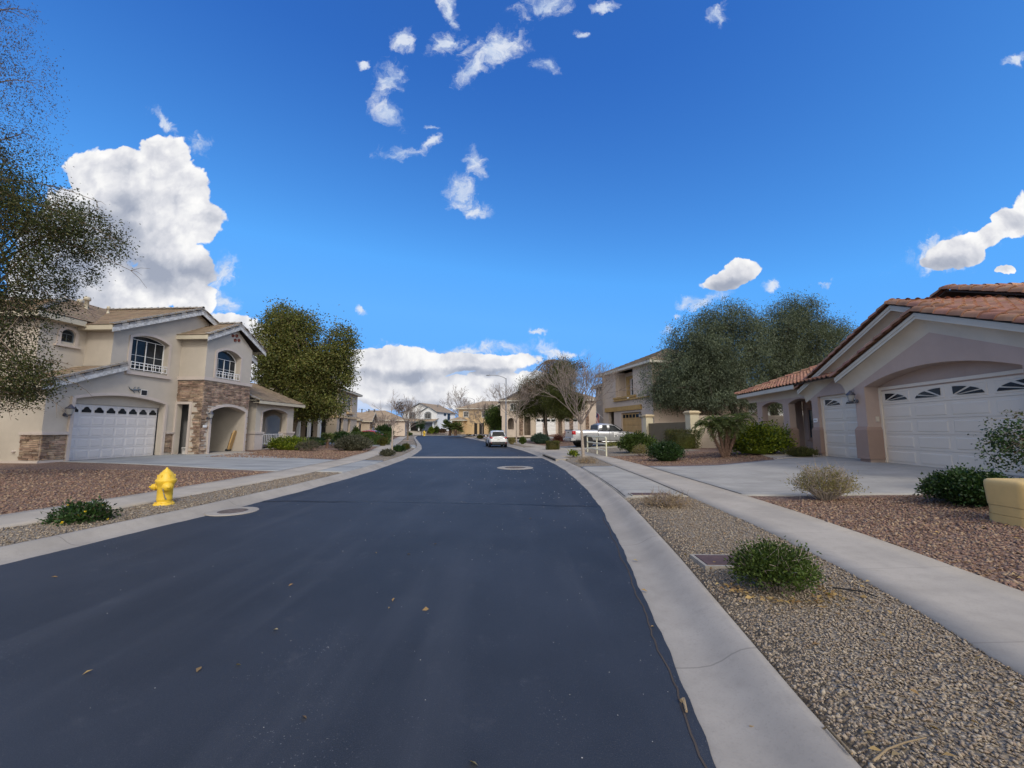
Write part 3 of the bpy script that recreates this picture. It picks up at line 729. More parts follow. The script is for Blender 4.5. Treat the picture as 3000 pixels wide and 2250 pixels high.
def lantern(parent, x, y, z, s=1., name='wall_lamp'):
    """carriage lamp standing proud of the wall at y"""
    T = Matrix.Translation((x, y-.17*s, z)); b = MB()
    b.lathe([(.012*s,.20*s),(.03*s,.185*s),(.045*s,.15*s),(.10*s,.10*s),(.115*s,.075*s),(.115*s,.06*s),(.02*s,.055*s)], 12, T)
    b.lathe([(.02*s,-.15*s),(.05*s,-.14*s),(.06*s,-.115*s),(.05*s,-.11*s)], 12, T); b.tube([(x,y-.01,z-.13*s),(x,y-.08*s,z-.17*s),(x,y-.17*s,z-.14*s)], .014*s, 6); b.lathe([(.055*s,0),(.05*s,.015*s)], 12, Matrix.Translation((x, y, z-.12*s)) @ Matrix.Rotation(PI/2, 4, 'X'))
    l = b.build(name, M['bronze'], parent); c = MB(); c.lathe([(.055*s,-.11*s),(.085*s,-.02*s),(.095*s,.055*s)], 12, T); c.build('globe', M['lamp_glass'], l); return l
def stones(b, u0, u1, z0, z1, fn, d, excl=None, seed=2):
    rng = random.Random(seed); z = z0
    while z < z1-.02:
        h = min(rng.choice((.055,.075,.075,.095,.12)), z1-z); u = u0 - rng.uniform(0, .2)
        while u < u1:
            l = rng.uniform(.16, .52); a, c = max(u, u0), min(u+l, u1)
            if c-a > .03 and not (excl and (excl((a+c)/2, z+h/2) or excl(a+.02, z+h/2) or excl(c-.02, z+h/2))):
                o = d + rng.uniform(.01, .055); tl_ = rng.uniform(-.012, .012); i = .006
                P = [(a+.005, z+.004), (c-.005, z+.004+tl_), (c-.005, z+h-.006+tl_), (a+.005, z+h-.006)]
                q = [(a+.005+i*2, z+.004+i), (c-.005-i*2, z+.004+tl_+i), (c-.005-i*2, z+h-.006+tl_-i), (a+.005+i*2, z+h-.006-i)]
                V = [fn(p[0], p[1], -d*.0+.0) for p in P] + [fn(p[0], p[1], o) for p in q]
                b.add(V, [(4,5,6,7),(0,1,5,4),(1,2,6,5),(2,3,7,6),(3,0,4,7)])
            u += l
        z += h
_tc = 0
def text(parent, name, s, size, loc, rot, m):
    cu = bpy.data.curves.new(name, 'FONT'); cu.body = s; cu.size = size; cu.align_x = 'CENTER'; cu.align_y = 'CENTER'; cu.extrude = .002; cu.resolution_u = 3
    o = bpy.data.objects.new(name, cu); COL.objects.link(o)
    me = bpy.data.meshes.new_from_object(o.evaluated_get(bpy.context.evaluated_depsgraph_get())); bpy.data.objects.remove(o)
    me.materials.clear(); me.materials.append(m)
    r = bpy.data.objects.new(name, me); COL.objects.link(r); r.location = loc; r.rotation_euler = rot
    if parent: r.parent = parent
    return r
# ------------------------------------------------------------------ two-storey house on the left
def left_house():
    H = empty('stucco_house', (-19.771, 18.303, 0), math.atan2(.99830, .05835), 'two-storey beige stucco house with a stacked stone entry bay and white double garage door', 'house')
    S, T = M['stucco_left'], M['trim_left']
    # garage wall with the upper gable
    b = MB()
    gar = arch(0, 4.48, .2, 3.07, 3.36)
    win = arch(2.30, 4.42, 4.76, 6.42, 6.68)
    b.extr([(-1.06,.2),(5.25,.2),(5.25,3.4),(10.6,3.4),(10.6,6.9),(6.1,8.85),(1.38,6.78),(1.38,4.70),(-1.06,3.62)], [gar, win], 0, .3, XZ)
    # small end walls behind the two openings
    b.box(2.25, 4.5, .55, .6, 4.7, 6.75); b.box(-.2, 4.7, .62, .7, 2.85, 3.6)
    b.extr(rect(0, 9, .2, 3.7), [], -1.06, -1.0, lambda u, v, d: (d, u+.301, v))
    b.build('front_wall', S, H)
    b = MB(); b.box(1.38, 1.45, .3005, 2.2, 4.4, 6.95); b.extr(rect(-.53, 1.38, 3.9, 7.0), [arch(.29, .87, 5.80, 6.20, 6.42)], 1.42, 1.6, XZ); b.box(-.53, -.45, 1.6005, 9, 3.7, 7.0); b.box(.2, 1., 1.62, 1.66, 5.7, 6.5)
    b.build('upper_wall', S, H)
    # bay
    b = MB(); ent = arch(5.95, 8.75, .25, 2.79, 3.10); bw = arch(6.03, 8.0, 4.80, 6.30, 6.62)
    b.extr([(5.25,.2),(9.05,.2),(9.05,7.0),(7.4,7.95),(5.25,6.98)][:3]+[(7.4,8.2),(5.25,7.12)], [ent, bw], -1.57, -1.12, XZ)
    b.extr(rect(-1.12, 0, .2, 7.1), [rect(-.85, -.10, .25, 3.14)], 5.25, 5.55, YZ); b.box(8.75, 9.05, -1.1195, 2.5, .2, 7.0); b.box(5.56, 8.74, -1.0, -.9, 3.3, 4.4); b.box(6., 8.05, -.95, -.9, 4.6, 6.8)
    b.build('bay_wall', S, H)
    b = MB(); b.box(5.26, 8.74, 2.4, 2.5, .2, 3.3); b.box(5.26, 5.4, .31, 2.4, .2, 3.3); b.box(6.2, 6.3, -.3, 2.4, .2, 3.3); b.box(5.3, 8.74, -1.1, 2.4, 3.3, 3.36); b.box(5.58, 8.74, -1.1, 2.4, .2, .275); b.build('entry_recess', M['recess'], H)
    b = MB(); b.box(7.3, 8.72, 2.3, 2.39, .28, 2.7); b.build('front_door', M['black'], H)
    # stacked stone
    ex = lambda u, z: (5.80 < u < 8.90 and z < 2.85) or ((u-7.35)**2/1.56**2 + (z-2.8)**2/.45**2 < 1 and z > 2.8)
    SM = [M['stone'], M['mortar']]
    for a in ((5.22, 9.06, .28, 4.52, lambda u, v, d: (u, -1.571-d, v), .0, ex, 3), (-1.59, 0, .28, 4.52, lambda u, v, d: (5.249-d, u, v), .0, lambda u, z: -.99 < u < .1 and z < 3.29, 5)):
        b = MB(); stones(b, *a); b.build('stone_veneer', SM, H)
    b = MB(); stones(b, -1.06, -.14, .38, 1.44, lambda u, v, d: (u, -.001-d, v), .02, None, 7); stones(b, 0, .9, .38, 1.44, lambda u, v, d: (-1.061-d, u, v), .0, None, 9); o = b.build('stone_base', SM, H)
    b = MB(); b.box(-1.13, -.10, -.12, -.0005, 1.45, 1.58); b.box(-1.13, -1.0605, 0, .95, 1.45, 1.58); b.build('cap', T, o)
    b = MB(); stones(b, 4.72, 5.14, .40, 1.44, lambda u, v, d: (u, -.001-d, v), .02, None, 8); o = b.build('stone_base', SM, H)
    b = MB(); b.box(4.68, 5.2, -.10, -.0005, 1.45, 1.54); b.build('cap', T, o)
    b = MB(); b.box(-1.10, 0, -.05, -.0005, .1, .36); b.box(-1.12, -1.0605, -.05, 9, .1, .37); b.build('foundation', T, H)
    # trim
    for nm, a in (('garage_trim', ((-.14, 4.62, .25, 3.18, 3.50), (.0, 4.48, .25, 3.07, 3.36), -.10, -.001, XZ)), ('window_trim', ((2.16, 4.56, 4.66, 6.50, 6.82), (2.30, 4.42, 4.66, 6.42, 6.68), -.05, -.001, XZ)),
                  ('entry_trim', ((5.80, 8.90, .25, 2.86, 3.25), (5.95, 8.75, .25, 2.79, 3.10), -1.64, -1.5695, XZ)), ('window_trim', ((5.90, 8.13, 4.77, 6.38, 6.75), (6.03, 8.0, 4.77, 6.30, 6.62), -1.62, -1.571, XZ)),
                  ('window_trim', ((.15, 1.01, 5.64, 6.26, 6.55), (.29, .87, 5.64, 6.20, 6.42), 1.36, 1.4195, XZ))):
        b = MB(); arch_frame(b, *a); b.build(nm, T, H)
    for nm, q in (('sill', (2.10, 4.64, -.12, -.0005, 4.50, 4.66)), ('sill', (.06, 1.10, 1.30, 1.4195, 5.56, 5.66))):
        b = MB(); b.box(*q); b.build(nm, T, H)
    b = MB(); b.box(5.14, 9.14, -1.66, -1.5705, 4.55, 4.74); b.box(5.14, 5.2495, -1.5705, 0, 4.55, 4.74); b.build('band', T, H)
    b = MB(); b.extr([(-.98,.25),(-.85,.25),(-.85,3.14),(-.10,3.14),(-.10,.25),(.0,.25),(.0,3.28),(-.98,3.28)], [], 5.17, 5.2495, YZ); b.build('doorway_trim', T, H)
    # garage door, header, windows
    garage_door(H, .02, 4.46, .27, 2.86, .36, 8, 5, 'door_left', 'arch')
    b = MB(); b.extr([(0,2.87),(4.48,2.87),(4.48,3.07)]+arch(0,4.48,2.8,3.07,3.36)[3:-1]+[(0,3.07)], [], .30, .38, XZ); b.build('header_panel', S, H)
    w = window(H, 2.31, 4.41, 4.76, 6.42, .29, 2, 2, 6.67); railing(w, 2.33, 4.38, 4.80, 5.18, -.05, 9, top2=True)
    w = window(H, 6.04, 7.99, 4.80, 6.05, -1.24, 2, 2, 6.60); railing(w, 6.05, 7.96, 4.82, 5.22, -1.60, 8)
    window(H, .30, .86, 5.80, 6.20, 1.5, 1, 1, 6.41, fm='slate')
    for i, (x, z) in enumerate(((7.30,7.62),(7.62,7.68),(7.52,7.38),(7.84,7.44))):
        b = MB(); b.lathe([(.10,0),(.10,.06),(.06,.06),(.06,.02)], 12, Matrix.Translation((x-.15, -1.57, z)) @ Matrix.Rotation(PI/2, 4, 'X')); b.build('clay_vent', M['terracotta'], H)
    lantern(H, -.32, -.02, 2.5, 1.45); lantern(H, 5.62, -1.62, 2.5, 1.3)
    pl = MB(); pl.box(5.34, 5.60, -1.66, -1.635, 1.80, 1.94); o = pl.build('number_plaque', M['white'], H)
    # porch on the far side
    b = MB(); b.extr([(10.58,.2),(15.06,.2),(15.06,3.66),(10.58,3.66)], [arch(11.28, 14.2, .15, 2.93, 3.21)], -1.04, -.62, XZ)
    b.extr(rect(-.62, 1.5, .2, 3.9), [arch(-.2, 1.3, .15, 2.6, 2.9)], 14.64, 15.06, YZ); b.box(10.58, 10.95, -.6195, 1.5, .2, 4.1)
    b.box(9.06, 15.06, 2.8, 3.0, .2, 4.3); b.box(14.7, 15.06, 1.5, 2.8, .2, 4.2); b.box(10.58, 10.95, 1.5, 2.8, .2, 4.2); b.box(10.6, 15.0, -1.0, 2.8, .15, .27); b.box(10.96, 14.63, -.6, 2.8, 3.35, 3.4); b.box(10.58, 15.06, 2.7, 2.8, .2, 3.5)
    b.build('porch_wall', S, H)
    for x0, x1 in ((10.50, 11.36), (14.12, 15.14)):
        b = MB(); b.box(x0, x1, -1.12, -.54, .15, 1.38); b.box(x0-.05, x1+.05, -1.18, -.48, 1.38, 1.52); b.build('porch_pillar', T, H)
    b = MB(); arch_frame(b, (11.15, 14.33, 1.53, 2.99, 3.34), (11.28, 14.2, 1.53, 2.93, 3.21), -1.075, -1.0405, XZ); b.build('porch_trim', T, H)
    railing(H, 11.37, 14.11, .62, 1.36, -.85, 14, 'porch_railing', False)
    b = MB(); b.box(11.0, 14.6, 2.62, 2.69, .3, 3.2); b.build('porch_door_shade', M['dark'], H)  # dark door widened into a panel that stands in for porch shade
    # roofs
    TL, k = M['tile_left'], math.hypot(1, .45)
    V45 = (1, 0, .45)
    roof_plane(H, TL, (.95,-.40,6.76), (0,1,0), (1,0,.45), [(0,0),(9.5,0),(9.5,5.15*k),(0,5.15*k)], 'flat', seed=1)
    roof_plane(H, TL, (11.25,-.40,6.76), (0,1,0), (-1,0,.45), [(0,0),(9.5,0),(9.5,5.15*k),(0,5.15*k)], 'flat', seed=2)
    roof_plane(H, TL, (-.98,.97,6.92), (1,0,0), (0,1,.45), [(0,0),(8,0),(8,5.5),(5,5.5)], 'flat', seed=3)
    roof_plane(H, TL, (-.98,.97,6.92), (0,1,0), (1,0,.45), [(0,0),(9,0),(9,5.5),(5,5.5)], 'flat', seed=4)
    roof_plane(H, TL, (-1.50,-.36,3.66), (0,1,0), (1,0,.40), [(0,0),(8,0),(8,1.03),(1.75,1.03),(1.75,3.05),(.33,3.05),(.33,3.62),(0,3.62)], 'flat', seed=5)
    kb = math.hypot(1, .5)
    roof_plane(H, TL, (4.85,-1.93,7.16), (0,1,0), (1,0,.5), [(0,0),(4.5,0),(4.5,2.55*kb),(0,2.55*kb)], 'flat', seed=6)
    roof_plane(H, TL, (9.95,-1.93,7.16), (0,1,0), (-1,0,.5), [(0,0),(4.5,0),(4.5,2.55*kb),(0,2.55*kb)], 'flat', seed=7)
    kp = math.hypot(1, .4)
    roof_plane(H, TL, (10.15,-1.55,3.74), (1,0,0), (0,1,.4), [(0,0),(5.65,0),(5.65,4.9),(0,4.9)], 'flat', seed=8)
    Gr = M['tile_rake']
    for lst in ((((.95,-.40,6.78),(6.1,-.40,9.10)), ((11.25,-.40,6.78),(6.1,-.40,9.10))), (((-1.5,-.36,3.68),(1.92,-.36,5.05)),), (((4.85,-1.93,7.18),(7.4,-1.93,8.455)), ((9.95,-1.93,7.18),(7.4,-1.93,8.455)))):
        b = MB()
        for p0, p1 in lst: verge(b, p0, p1, (0,-1,0))
        b.build('edge_tiles', Gr, H)
    b = MB(); verge(b, (10.15,-1.55,3.76), (10.15,1.2,4.86), (-1,0,0), drop=.1); b.build('edge_tiles', Gr, H)
    for p0, p1 in (((6.1,-.4,9.10),(6.1,8.5,9.10)), ((7.4,-1.9,8.46),(7.4,1.5,8.46)), ((-.98,.97,6.95),(3.6,5.55,9.0))): b = MB(); caps(b, p0, p1, .11, .42); b.build('ridge_tiles', Gr, H)
    for lst in ((((.95,-.37,6.60),(6.1,-.37,8.92)), ((11.25,-.37,6.60),(6.1,-.37,8.92))), (((-1.5,-.33,3.50),(1.90,-.33,4.86)),), (((4.85,-1.90,7.0),(7.4,-1.90,8.275)), ((9.95,-1.90,7.0),(7.4,-1.90,8.275)))):
        b = MB()
        for p0, p1 in lst: board(b, p0, p1, (0,-1,0), .22, .025)
        b.build('verge_board', M['fascia_old'], H)
    for lst in (((.95,.99,-.36,8.9,6.50,6.73), (.99,1.38,-.36,1.42,6.50,6.54)), ((-.98,.95,.97,1.01,6.64,6.89), (-.94,.98,1.01,1.42,6.66,6.70)), ((-.98,-.94,1.01,9,6.64,6.89),), ((-1.5,-1.46,-.33,8,3.42,3.64), (-1.46,-1.06,-.30,8,3.44,3.47)),
                ((4.85,4.89,-1.90,0,6.90,7.13), (4.89,5.25,-1.88,0,6.93,6.97)), ((9.91,9.95,-1.9,0,6.90,7.13),), ((10.17,15.8,-1.55,-1.51,3.50,3.72), (10.2,15.8,-1.51,-1.04,3.56,3.60), (15.76,15.80,-1.51,1.5,3.5,3.72), (10.16,10.58,-1.5,1.4,3.72,3.76)), ((11.21,11.25,-.36,8.9,6.5,6.73),)):
        b = MB()
        for q in lst: b.box(*q)
        b.build('fascia', M['fascia_tan'], H)
    # vents on the roof
    for (x, y, z, r, h) in ((3.5,4.2,7.9,.10,.95), (3.75,4.9,8.1,.09,.7), (4.75,4.3,8.4,.05,.3)):
        b = MB(); b.lathe([(r*1.7,-.1),(r*1.5,.12),(r,.16),(r,h),(r*1.6,h),(r*1.6,h+.16),(r*1.2,h+.2)], 10, Matrix.Translation((x, y, z))); b.build('roof_vent', M['fascia_tan'], H)
    b = MB(); b.lathe([(.05,0),(.05,.09),(.03,.11)], 8, Matrix.Translation((-1.06, 1.1, .75)) @ Matrix.Rotation(-PI/2, 4, 'Y')); b.build('hose_tap', T, H)
    def W(x, y, z): return H.matrix_basis @ Vector((x, y, z))
    bpy.context.view_layer.update()
    # loose things by the house
    ang = H.rotation_euler.z
    p = W(5.62, -.42, .27); t = empty('bucket', p, ang, 'small white bucket standing in the narrow doorway beside the stone bay', 'bucket')
    b = MB(); b.lathe([(.12,0),(.155,.34),(.165,.34),(.165,.37),(.14,.37),(.115,.03)], 16); b.build('pail', M['white'], t); b = MB(); b.tube([(-.16,0,.35),(-.12,-.10,.28),(0,-.16,.25),(.12,-.10,.28),(.16,0,.35)], .006, 5); b.build('handle', M['galv'], t)
    p = W(8.45, -.95, .28); t = empty('folded_lounger', p, ang+.3, 'yellow folded lounger leaning inside the stone entry arch', 'lounger')
    b = MB(); b.M = Matrix.Rotation(R(12), 4, 'X'); b.extr([(-.22,.12),(.20,.12),(.24,.5),(.20,1.28),(.10,1.36),(-.12,1.36),(-.22,1.2),(-.26,.55)], [], 0, .10, XZ); b.build('cushion', M['ochre_door'], t, bevel=.02)
    b = MB(); b.M = Matrix.Rotation(R(12), 4, 'X'); b.tube([(-.2,.12,0),(-.2,.12,1.2)], .014, 6); b.tube([(.18,.12,0),(.18,.12,1.2)], .014, 6); b.box(-.22, .22, .02, .2, 0, .12); b.build('frame', M['black'], t)
    # lizard ornament and dark square on the wall above the garage
    p = W(2.72, -.03, 3.72); t = empty('lizard_ornament', p, ang, 'small metal lizard ornament on the wall above the left garage door', 'wall ornament')
    b = MB(); b.tube([(-.36,0,.14),(-.28,0,.04),(-.15,0,-.02),(0,0,0),(.16,0,.03),(.30,0,.07)], [.010,.022,.045,.05,.04,.02], 7)
    for q in (((-.15,0,0),(-.06,0,-.12),(-.02,0,-.16)), ((-.1,0,0),(-.06,0,.12),(.0,0,.15)), ((.14,0,.03),(.2,0,-.08),(.27,0,-.1)), ((.14,0,.03),(.12,0,.14),(.2,0,.17))): b.tube(q, [.02,.016,.02], 5)
    b.build('lizard', M['slate'], t)
    p = W(3.20, -.02, 3.62); t = empty('dark_plaque', p, ang, 'black square with a pale rim beside the lizard ornament over the garage', 'plaque')
    b = MB(); b.box(-.15, .15, -.03, 0, -.13, .13); b.build('panel', M['black'], t); b = MB(); b.extr(rect(-.175,.175,-.155,.155), [rect(-.1501,.1501,-.1301,.1301)], -.02, 0, XZ); b.build('rim', M['white'], t)
    p = W(12.2, 1.0, .27); t = empty('potted_shrub', p, 0, 'dark green shrub in a pot standing deep in the left porch', 'plant'); return H, t
LH, PORCH_POT = left_house()
# ------------------------------------------------------------------ single-storey house on the right
def cove(b, p0, p1, yin, yout, drop, n=5, cap=True):
    """concave cornice under a verge or eave: p0-p1 = line on the outer edge (x,z)"""
    S = []
    for i in range(n+1):
        th = PI/2*i/n; y = yout+(yin-yout)*math.sin(th); dz = -drop*(1-math.cos(th)); S.append((y, dz))
    A = [(p0[0], y, p0[1]+dz_) for y, dz_ in S]; B = [(p1[0], y, p1[1]+dz_) for y, dz_ in S]
    b.add(A+B, [(i, i+1, n+1+i+1, n+1+i) for i in range(n)], True)
    if cap:
        for L in (A, B): b.add(L+[(L[0][0], yin, L[0][2])], [tuple(range(n+2))], False)
def right_house():
    H = empty('tile_roof_house', (13.329, 14.547, 0), math.atan2(-.99324, -.11611), 'single-storey mauve stucco house with terracotta barrel tile roof and cream garage doors', 'house')
    S, Bs, T = M['stucco_right'], M['stucco_base'], M['trim_right']
    sl = .395
    # big garage gable
    b = MB(); op = arch(.0, 5.1, .3, 3.19, 3.62, 20)
    b.extr([(-.5,.3),(6.2,.3),(6.2,3.85),(2.8,5.15),(-.5,3.9)], [op], -.6, -.1, XZ)
    b.box(-.5, -.2, -.0999, 1.2, .3, 3.9); b.box(-.1, 5.2, -.10, -.005, 3.02, 3.8)
    b.build('garage_wall', S, H)
    def pier_base(x0, x1, y0, y1, zb=.62, z1=1.66, top=.12):
        b = MB(); b.box(x0+.06, x1-.06, y0+.06, y1-.06, .25, zb); b.box(x0, x1, y0, y1, zb, z1); b.taper(x0, x1, y0, y1, z1, z1+top, .055); b.build('pier_base', Bs, H)
    pier_base(-.565, .045, -.665, -.07); pier_base(5.05, 6.25, -.665, -.07)
    # second gable, small garage, porch
    o2 = rect(-3.74, -1.0, .3, 3.14)
    a1, a2 = arch(-8.85, -6.67, .3, 2.98, 3.17), arch(-6.10, -4.20, .3, 2.98, 3.17)
    b2 = MB(); b2.extr([(-9.42,.3),(-.15,.3),(6.9,.3),(6.9,3.6),(1.16,5.85),(-4.6,3.55),(-9.42,3.55)], [o2, a1, a2], 0, .30, XZ)
    b2.box(-9.42, -9.12, 1.9, 2.3, .3, 3.5); b2.extr(rect(.3, 2.3, .3, 3.55), [arch(.6, 1.9, .3, 2.9, 3.15)], -9.42, -9.12, YZ) if False else None
    b2.box(-9.1, -3.9, 2.3, 2.5, .3, 3.6); b2.box(-4.2, -3.74, .30, 2.3, .3, 3.5); b2.box(-9.1, -4.0, .31, 2.29, 3.3, 3.4)
    b2.build('front_wall', S, H)
    for x0, x1 in ((-9.47, -8.80), (-6.72, -6.05), (-4.25, -3.69)): pier_base(x0, x1, -.055, .36)
    b = MB(); b.box(-9.4, 9, 2.5, 11, .3, 3.5); b.build('rear_wall', S, H)
    b = MB(); b.box(-8.9, -4.3, .02, 2.3, .3, .52); b.build('porch_floor', M['walk'], H)
    # window in the porch
    window(H, -8.4, -7.1, 1.25, 2.75, 2.26, 2, 2, fm='bronze', gm='glass_blind')
    b = MB(); b.extr(rect(-8.52,-6.98,1.12,2.87), [rect(-8.4,-7.1,1.25,2.75)], 2.2, 2.2995, XZ); b.box(-8.6,-6.9,2.16,2.2995,1.03,1.12); b.build('window_surround', Bs, H)
    # cornices
    zf, z2 = 4.98, 5.70
    b = MB(); cove(b, (-.98, zf-3.78*sl-.02), (2.8, zf), -.6, -.88, .44); cove(b, (6.6, zf-3.8*sl-.02), (2.8, zf), -.6, -.88, .44); b.build('cornice', T, H)
    b = MB(); cove(b, (-4.62, z2-5.78*.407), (1.16, z2), 0, -.28, .42); cove(b, (6.9, z2-5.74*.407), (1.16, z2), 0, -.28, .42); b.build('cornice', T, H)
    b = MB(); cove(b, (-10.4, 3.62), (-4.3, 3.58), -.001, -.42, .34); b.build('cornice', T, H)
    for lst in ((((-1.0, zf-3.8*sl+.17), (2.8, zf+.17), -.90), ((6.6, zf-3.8*sl+.17), (2.8, zf+.17), -.90)), (((-4.64, z2-5.8*.407+.17), (1.16, z2+.17), -.30), ((6.96, z2-5.8*.407+.17), (1.16, z2+.17), -.30))):
        b = MB()
        for p0, p1, y in lst: board(b, (p0[0], y, p0[1]), (p1[0], y, p1[1]), (0,-1,0), .10, .05); board(b, (p0[0], y, p0[1]-.10), (p1[0], y, p1[1]-.10), (0,-1,0), .085, .028)
        b.build('verge_board', M['fascia_right'], H)
    b = MB(); board(b, (-10.9,-.45,3.80), (-4.66,-.45,3.80), (0,-1,0), .20, .04); board(b, (-10.9,-.45,3.80), (-10.9,4,3.80), (-1,0,0), .2, .04); b.box(-10.9,-4.7,-.45,-.40,3.58,3.62); b.build('fascia', M['fascia_right'], H)
    b = MB(); b.box(-10.88, -9.43, -.4, 3.9, 3.585, 3.62); b.build('soffit', T, H)
    b = MB(); b.add([(-3.9,3.0,5.0),(2.7,3.0,5.0),(-.6,3.0,6.55)], [(0,1,2)]); b.build('upper_gable', T, H)
    # doors
    garage_door(H, .06, 5.04, .50, 3.03, -.095, 4, 5, 'door_right', 'fan')
    garage_door(H, -3.68, -1.02, .50, 3.08, .17, 2, 5, 'door_right', 'fan')
    for x0, x1, z1, y in ((.0, 5.1, 3.16, -.15), (-3.74, -1.0, 3.14, .12)):
        b = MB(); b.extr(rect(x0+.001, x1-.001, .49, z1-.002), [rect(x0+.075, x1-.075, .495, z1-.10)], y, y+.05, XZ); b.build('door_casing', M['door_right'], H)
    b = MB(); b.box(-.05, -.012, -.40, -.3, 2.02, 2.22) if False else b.box(.0005, .035, -.32, -.22, 1.95, 2.13); b.build('door_keypad', T, H)
    lantern(H, -.36, -.62, 2.86, 1.25)
    # plaque with the house number
    b = MB(); b.box(-4.10, -3.85, -.03, -.001, 2.0, 2.17); o = b.build('number_plaque', M['white'], H)
    text(o, 'digits', '4963', .105, (-3.975, -.032, 2.085), (PI/2, 0, 0), M['slate'])
    # roofs of barrel tile
    TL = M['tile_right']; k1 = math.hypot(1, sl); k2 = math.hypot(1, .407)
    zr = zf+.24
    roof_plane(H, TL, (6.64,-.92,zr-3.84*sl), (0,1,0), (-1,0,sl), [(0,0),(1.6,0),(1.6,3.84*k1),(0,3.84*k1)], 'barrel', seed=11)
    roof_plane(H, TL, (-1.04,-.92,zr-3.84*sl), (0,1,0), (1,0,sl), [(0,0),(1.6,0),(1.6,3.84*k1),(0,3.84*k1)], 'barrel', seed=12)
    zr2 = z2+.24
    roof_plane(H, TL, (7.4,-.32,zr2-6.24*.407), (0,1,0), (-1,0,.407), [(0,0),(5.0,0),(5.0,6.24*k2),(0,6.24*k2)], 'barrel', seed=13)
    roof_plane(H, TL, (-4.70,-.32,zr2-5.86*.407), (0,1,0), (1,0,.407), [(0,0),(5.0,0),(5.0,5.86*k2),(0,5.86*k2)], 'barrel', seed=14)
    k4 = math.hypot(1, .4)
    roof_plane(H, TL, (9.0,2.95,6.9-9.6*.4), (0,1,0), (-1,0,.4), [(0,0),(8,0),(8,9.6*k4),(0,9.6*k4)], 'barrel', seed=15)
    roof_plane(H, TL, (-7.4,2.95,6.9-6.8*.4), (0,1,0), (1,0,.4), [(0,0),(8,0),(8,6.8*k4),(0,6.8*k4)], 'barrel', seed=16)
    roof_plane(H, TL, (-10.95,-.50,3.82), (1,0,0), (0,1,.4), [(0,0),(9.5,0),(9.5,5*k4),(5,5*k4)], 'barrel', seed=17)
    roof_plane(H, TL, (-10.95,-.50,3.82), (0,1,0), (1,0,.4), [(0,0),(10,0),(5,5*k4)], 'barrel', seed=18)
    e = -.02
    for p0, p1, r in (((-1.05,-.90,zr-3.86*sl+e),(2.8,-.90,zr+e),.165), ((6.65,-.90,zr-3.86*sl+e),(2.8,-.90,zr+e),.165), ((2.8,-.9,zr+e),(2.8,1.6,zr+e),.12),
                      ((-4.72,-.30,zr2-5.88*.407+e),(1.16,-.30,zr2+e),.165), ((7.4,-.30,zr2-6.24*.407+e),(1.16,-.30,zr2+e),.165), ((1.16,-.3,zr2+e),(1.16,5,zr2+e),.12),
                      ((-4.2,2.97,6.93-3.6*.4),(-.6,2.97,6.93),.165), ((9,2.97,6.93-9.6*.4),(-.6,2.97,6.93),.165), ((-.6,2.97,6.93),(-.6,11,6.93),.12), ((-10.97,-.52,3.86),(-5.95,4.5,5.87),.12)):
        b = MB(); caps(b, p0, p1, r, .42); b.build('edge_tiles' if r > .13 else 'ridge_tiles', TL, H)
    return H
RH = right_house()
# ------------------------------------------------------------------ block wall with pilasters
def block_wall():
    a, c = Vector((11.75, 26.6, 0)), Vector((11.0, 33.0, 0))
    t = empty('garden_wall', (a.x, a.y, .3), 0, 'block garden wall with two capped cream pilasters between the right house and the truck', 'wall')
    def L(p): return (p[0]-a.x, p[1]-a.y, p[2]-.3)
    m = M['block']
    q = NG(m.node_tree); b = MB()
    x = .35
    for r in range(11):
        z0 = r*.2+.0; off = .2 if r % 2 else 0
        xx = .3-off*0 - (0 if r % 2 == 0 else .2)
        while xx < 15.5:
            x0, x1 = max(.3, xx), min(15.5, xx+.394); b.box(x0, x1, -.1, .1, z0+.003, z0+.197); xx += .4
    b.cur = 1; b.box(.3, 15.5, -.094, .094, .0, 2.2); b.cur = 0
    b.box(.3, 15.5, -.11, .11, 2.2, 2.29); b.M = None
    w = b.build('block_panel', [M['block'], M['mortar_pale']], t); w.rotation_euler = (0, 0, R(-1))
    d = (c-a); ln = d.length; an = math.atan2(d.y, d.x); b = MB(); b.box(.3, ln-.3, -.1, .1, -.2, 1.88)
    for z_ in (.42, .98, 1.45): b.box(.3, ln-.3, -.102, .102, z_, z_+.012)
    w = b.build('stucco_panel', M['block_olive_shade'], t); w.rotation_euler = (0, 0, an)
    for p in (Vector((0,0,0)), d):
        b = MB(); b.box(-.3, .3, -.3, .3, -.3, 2.36); pl = b.build('pilaster', M['pilaster'], t); pl.location = p; pl.rotation_euler = (0, 0, an-PI/2)
        b = MB(); b.taper(-.36, .36, -.36, .36, 2.52, 2.60, .06); b.box(-.40, .40, -.40, .40, 2.45, 2.52); b.box(-.34, .34, -.34, .34, 2.36, 2.45); b.build('cap', M['cap'], pl)
M['mortar_pale'] = mat('pale mortar', (.36,.31,.25), .95)
block_wall()
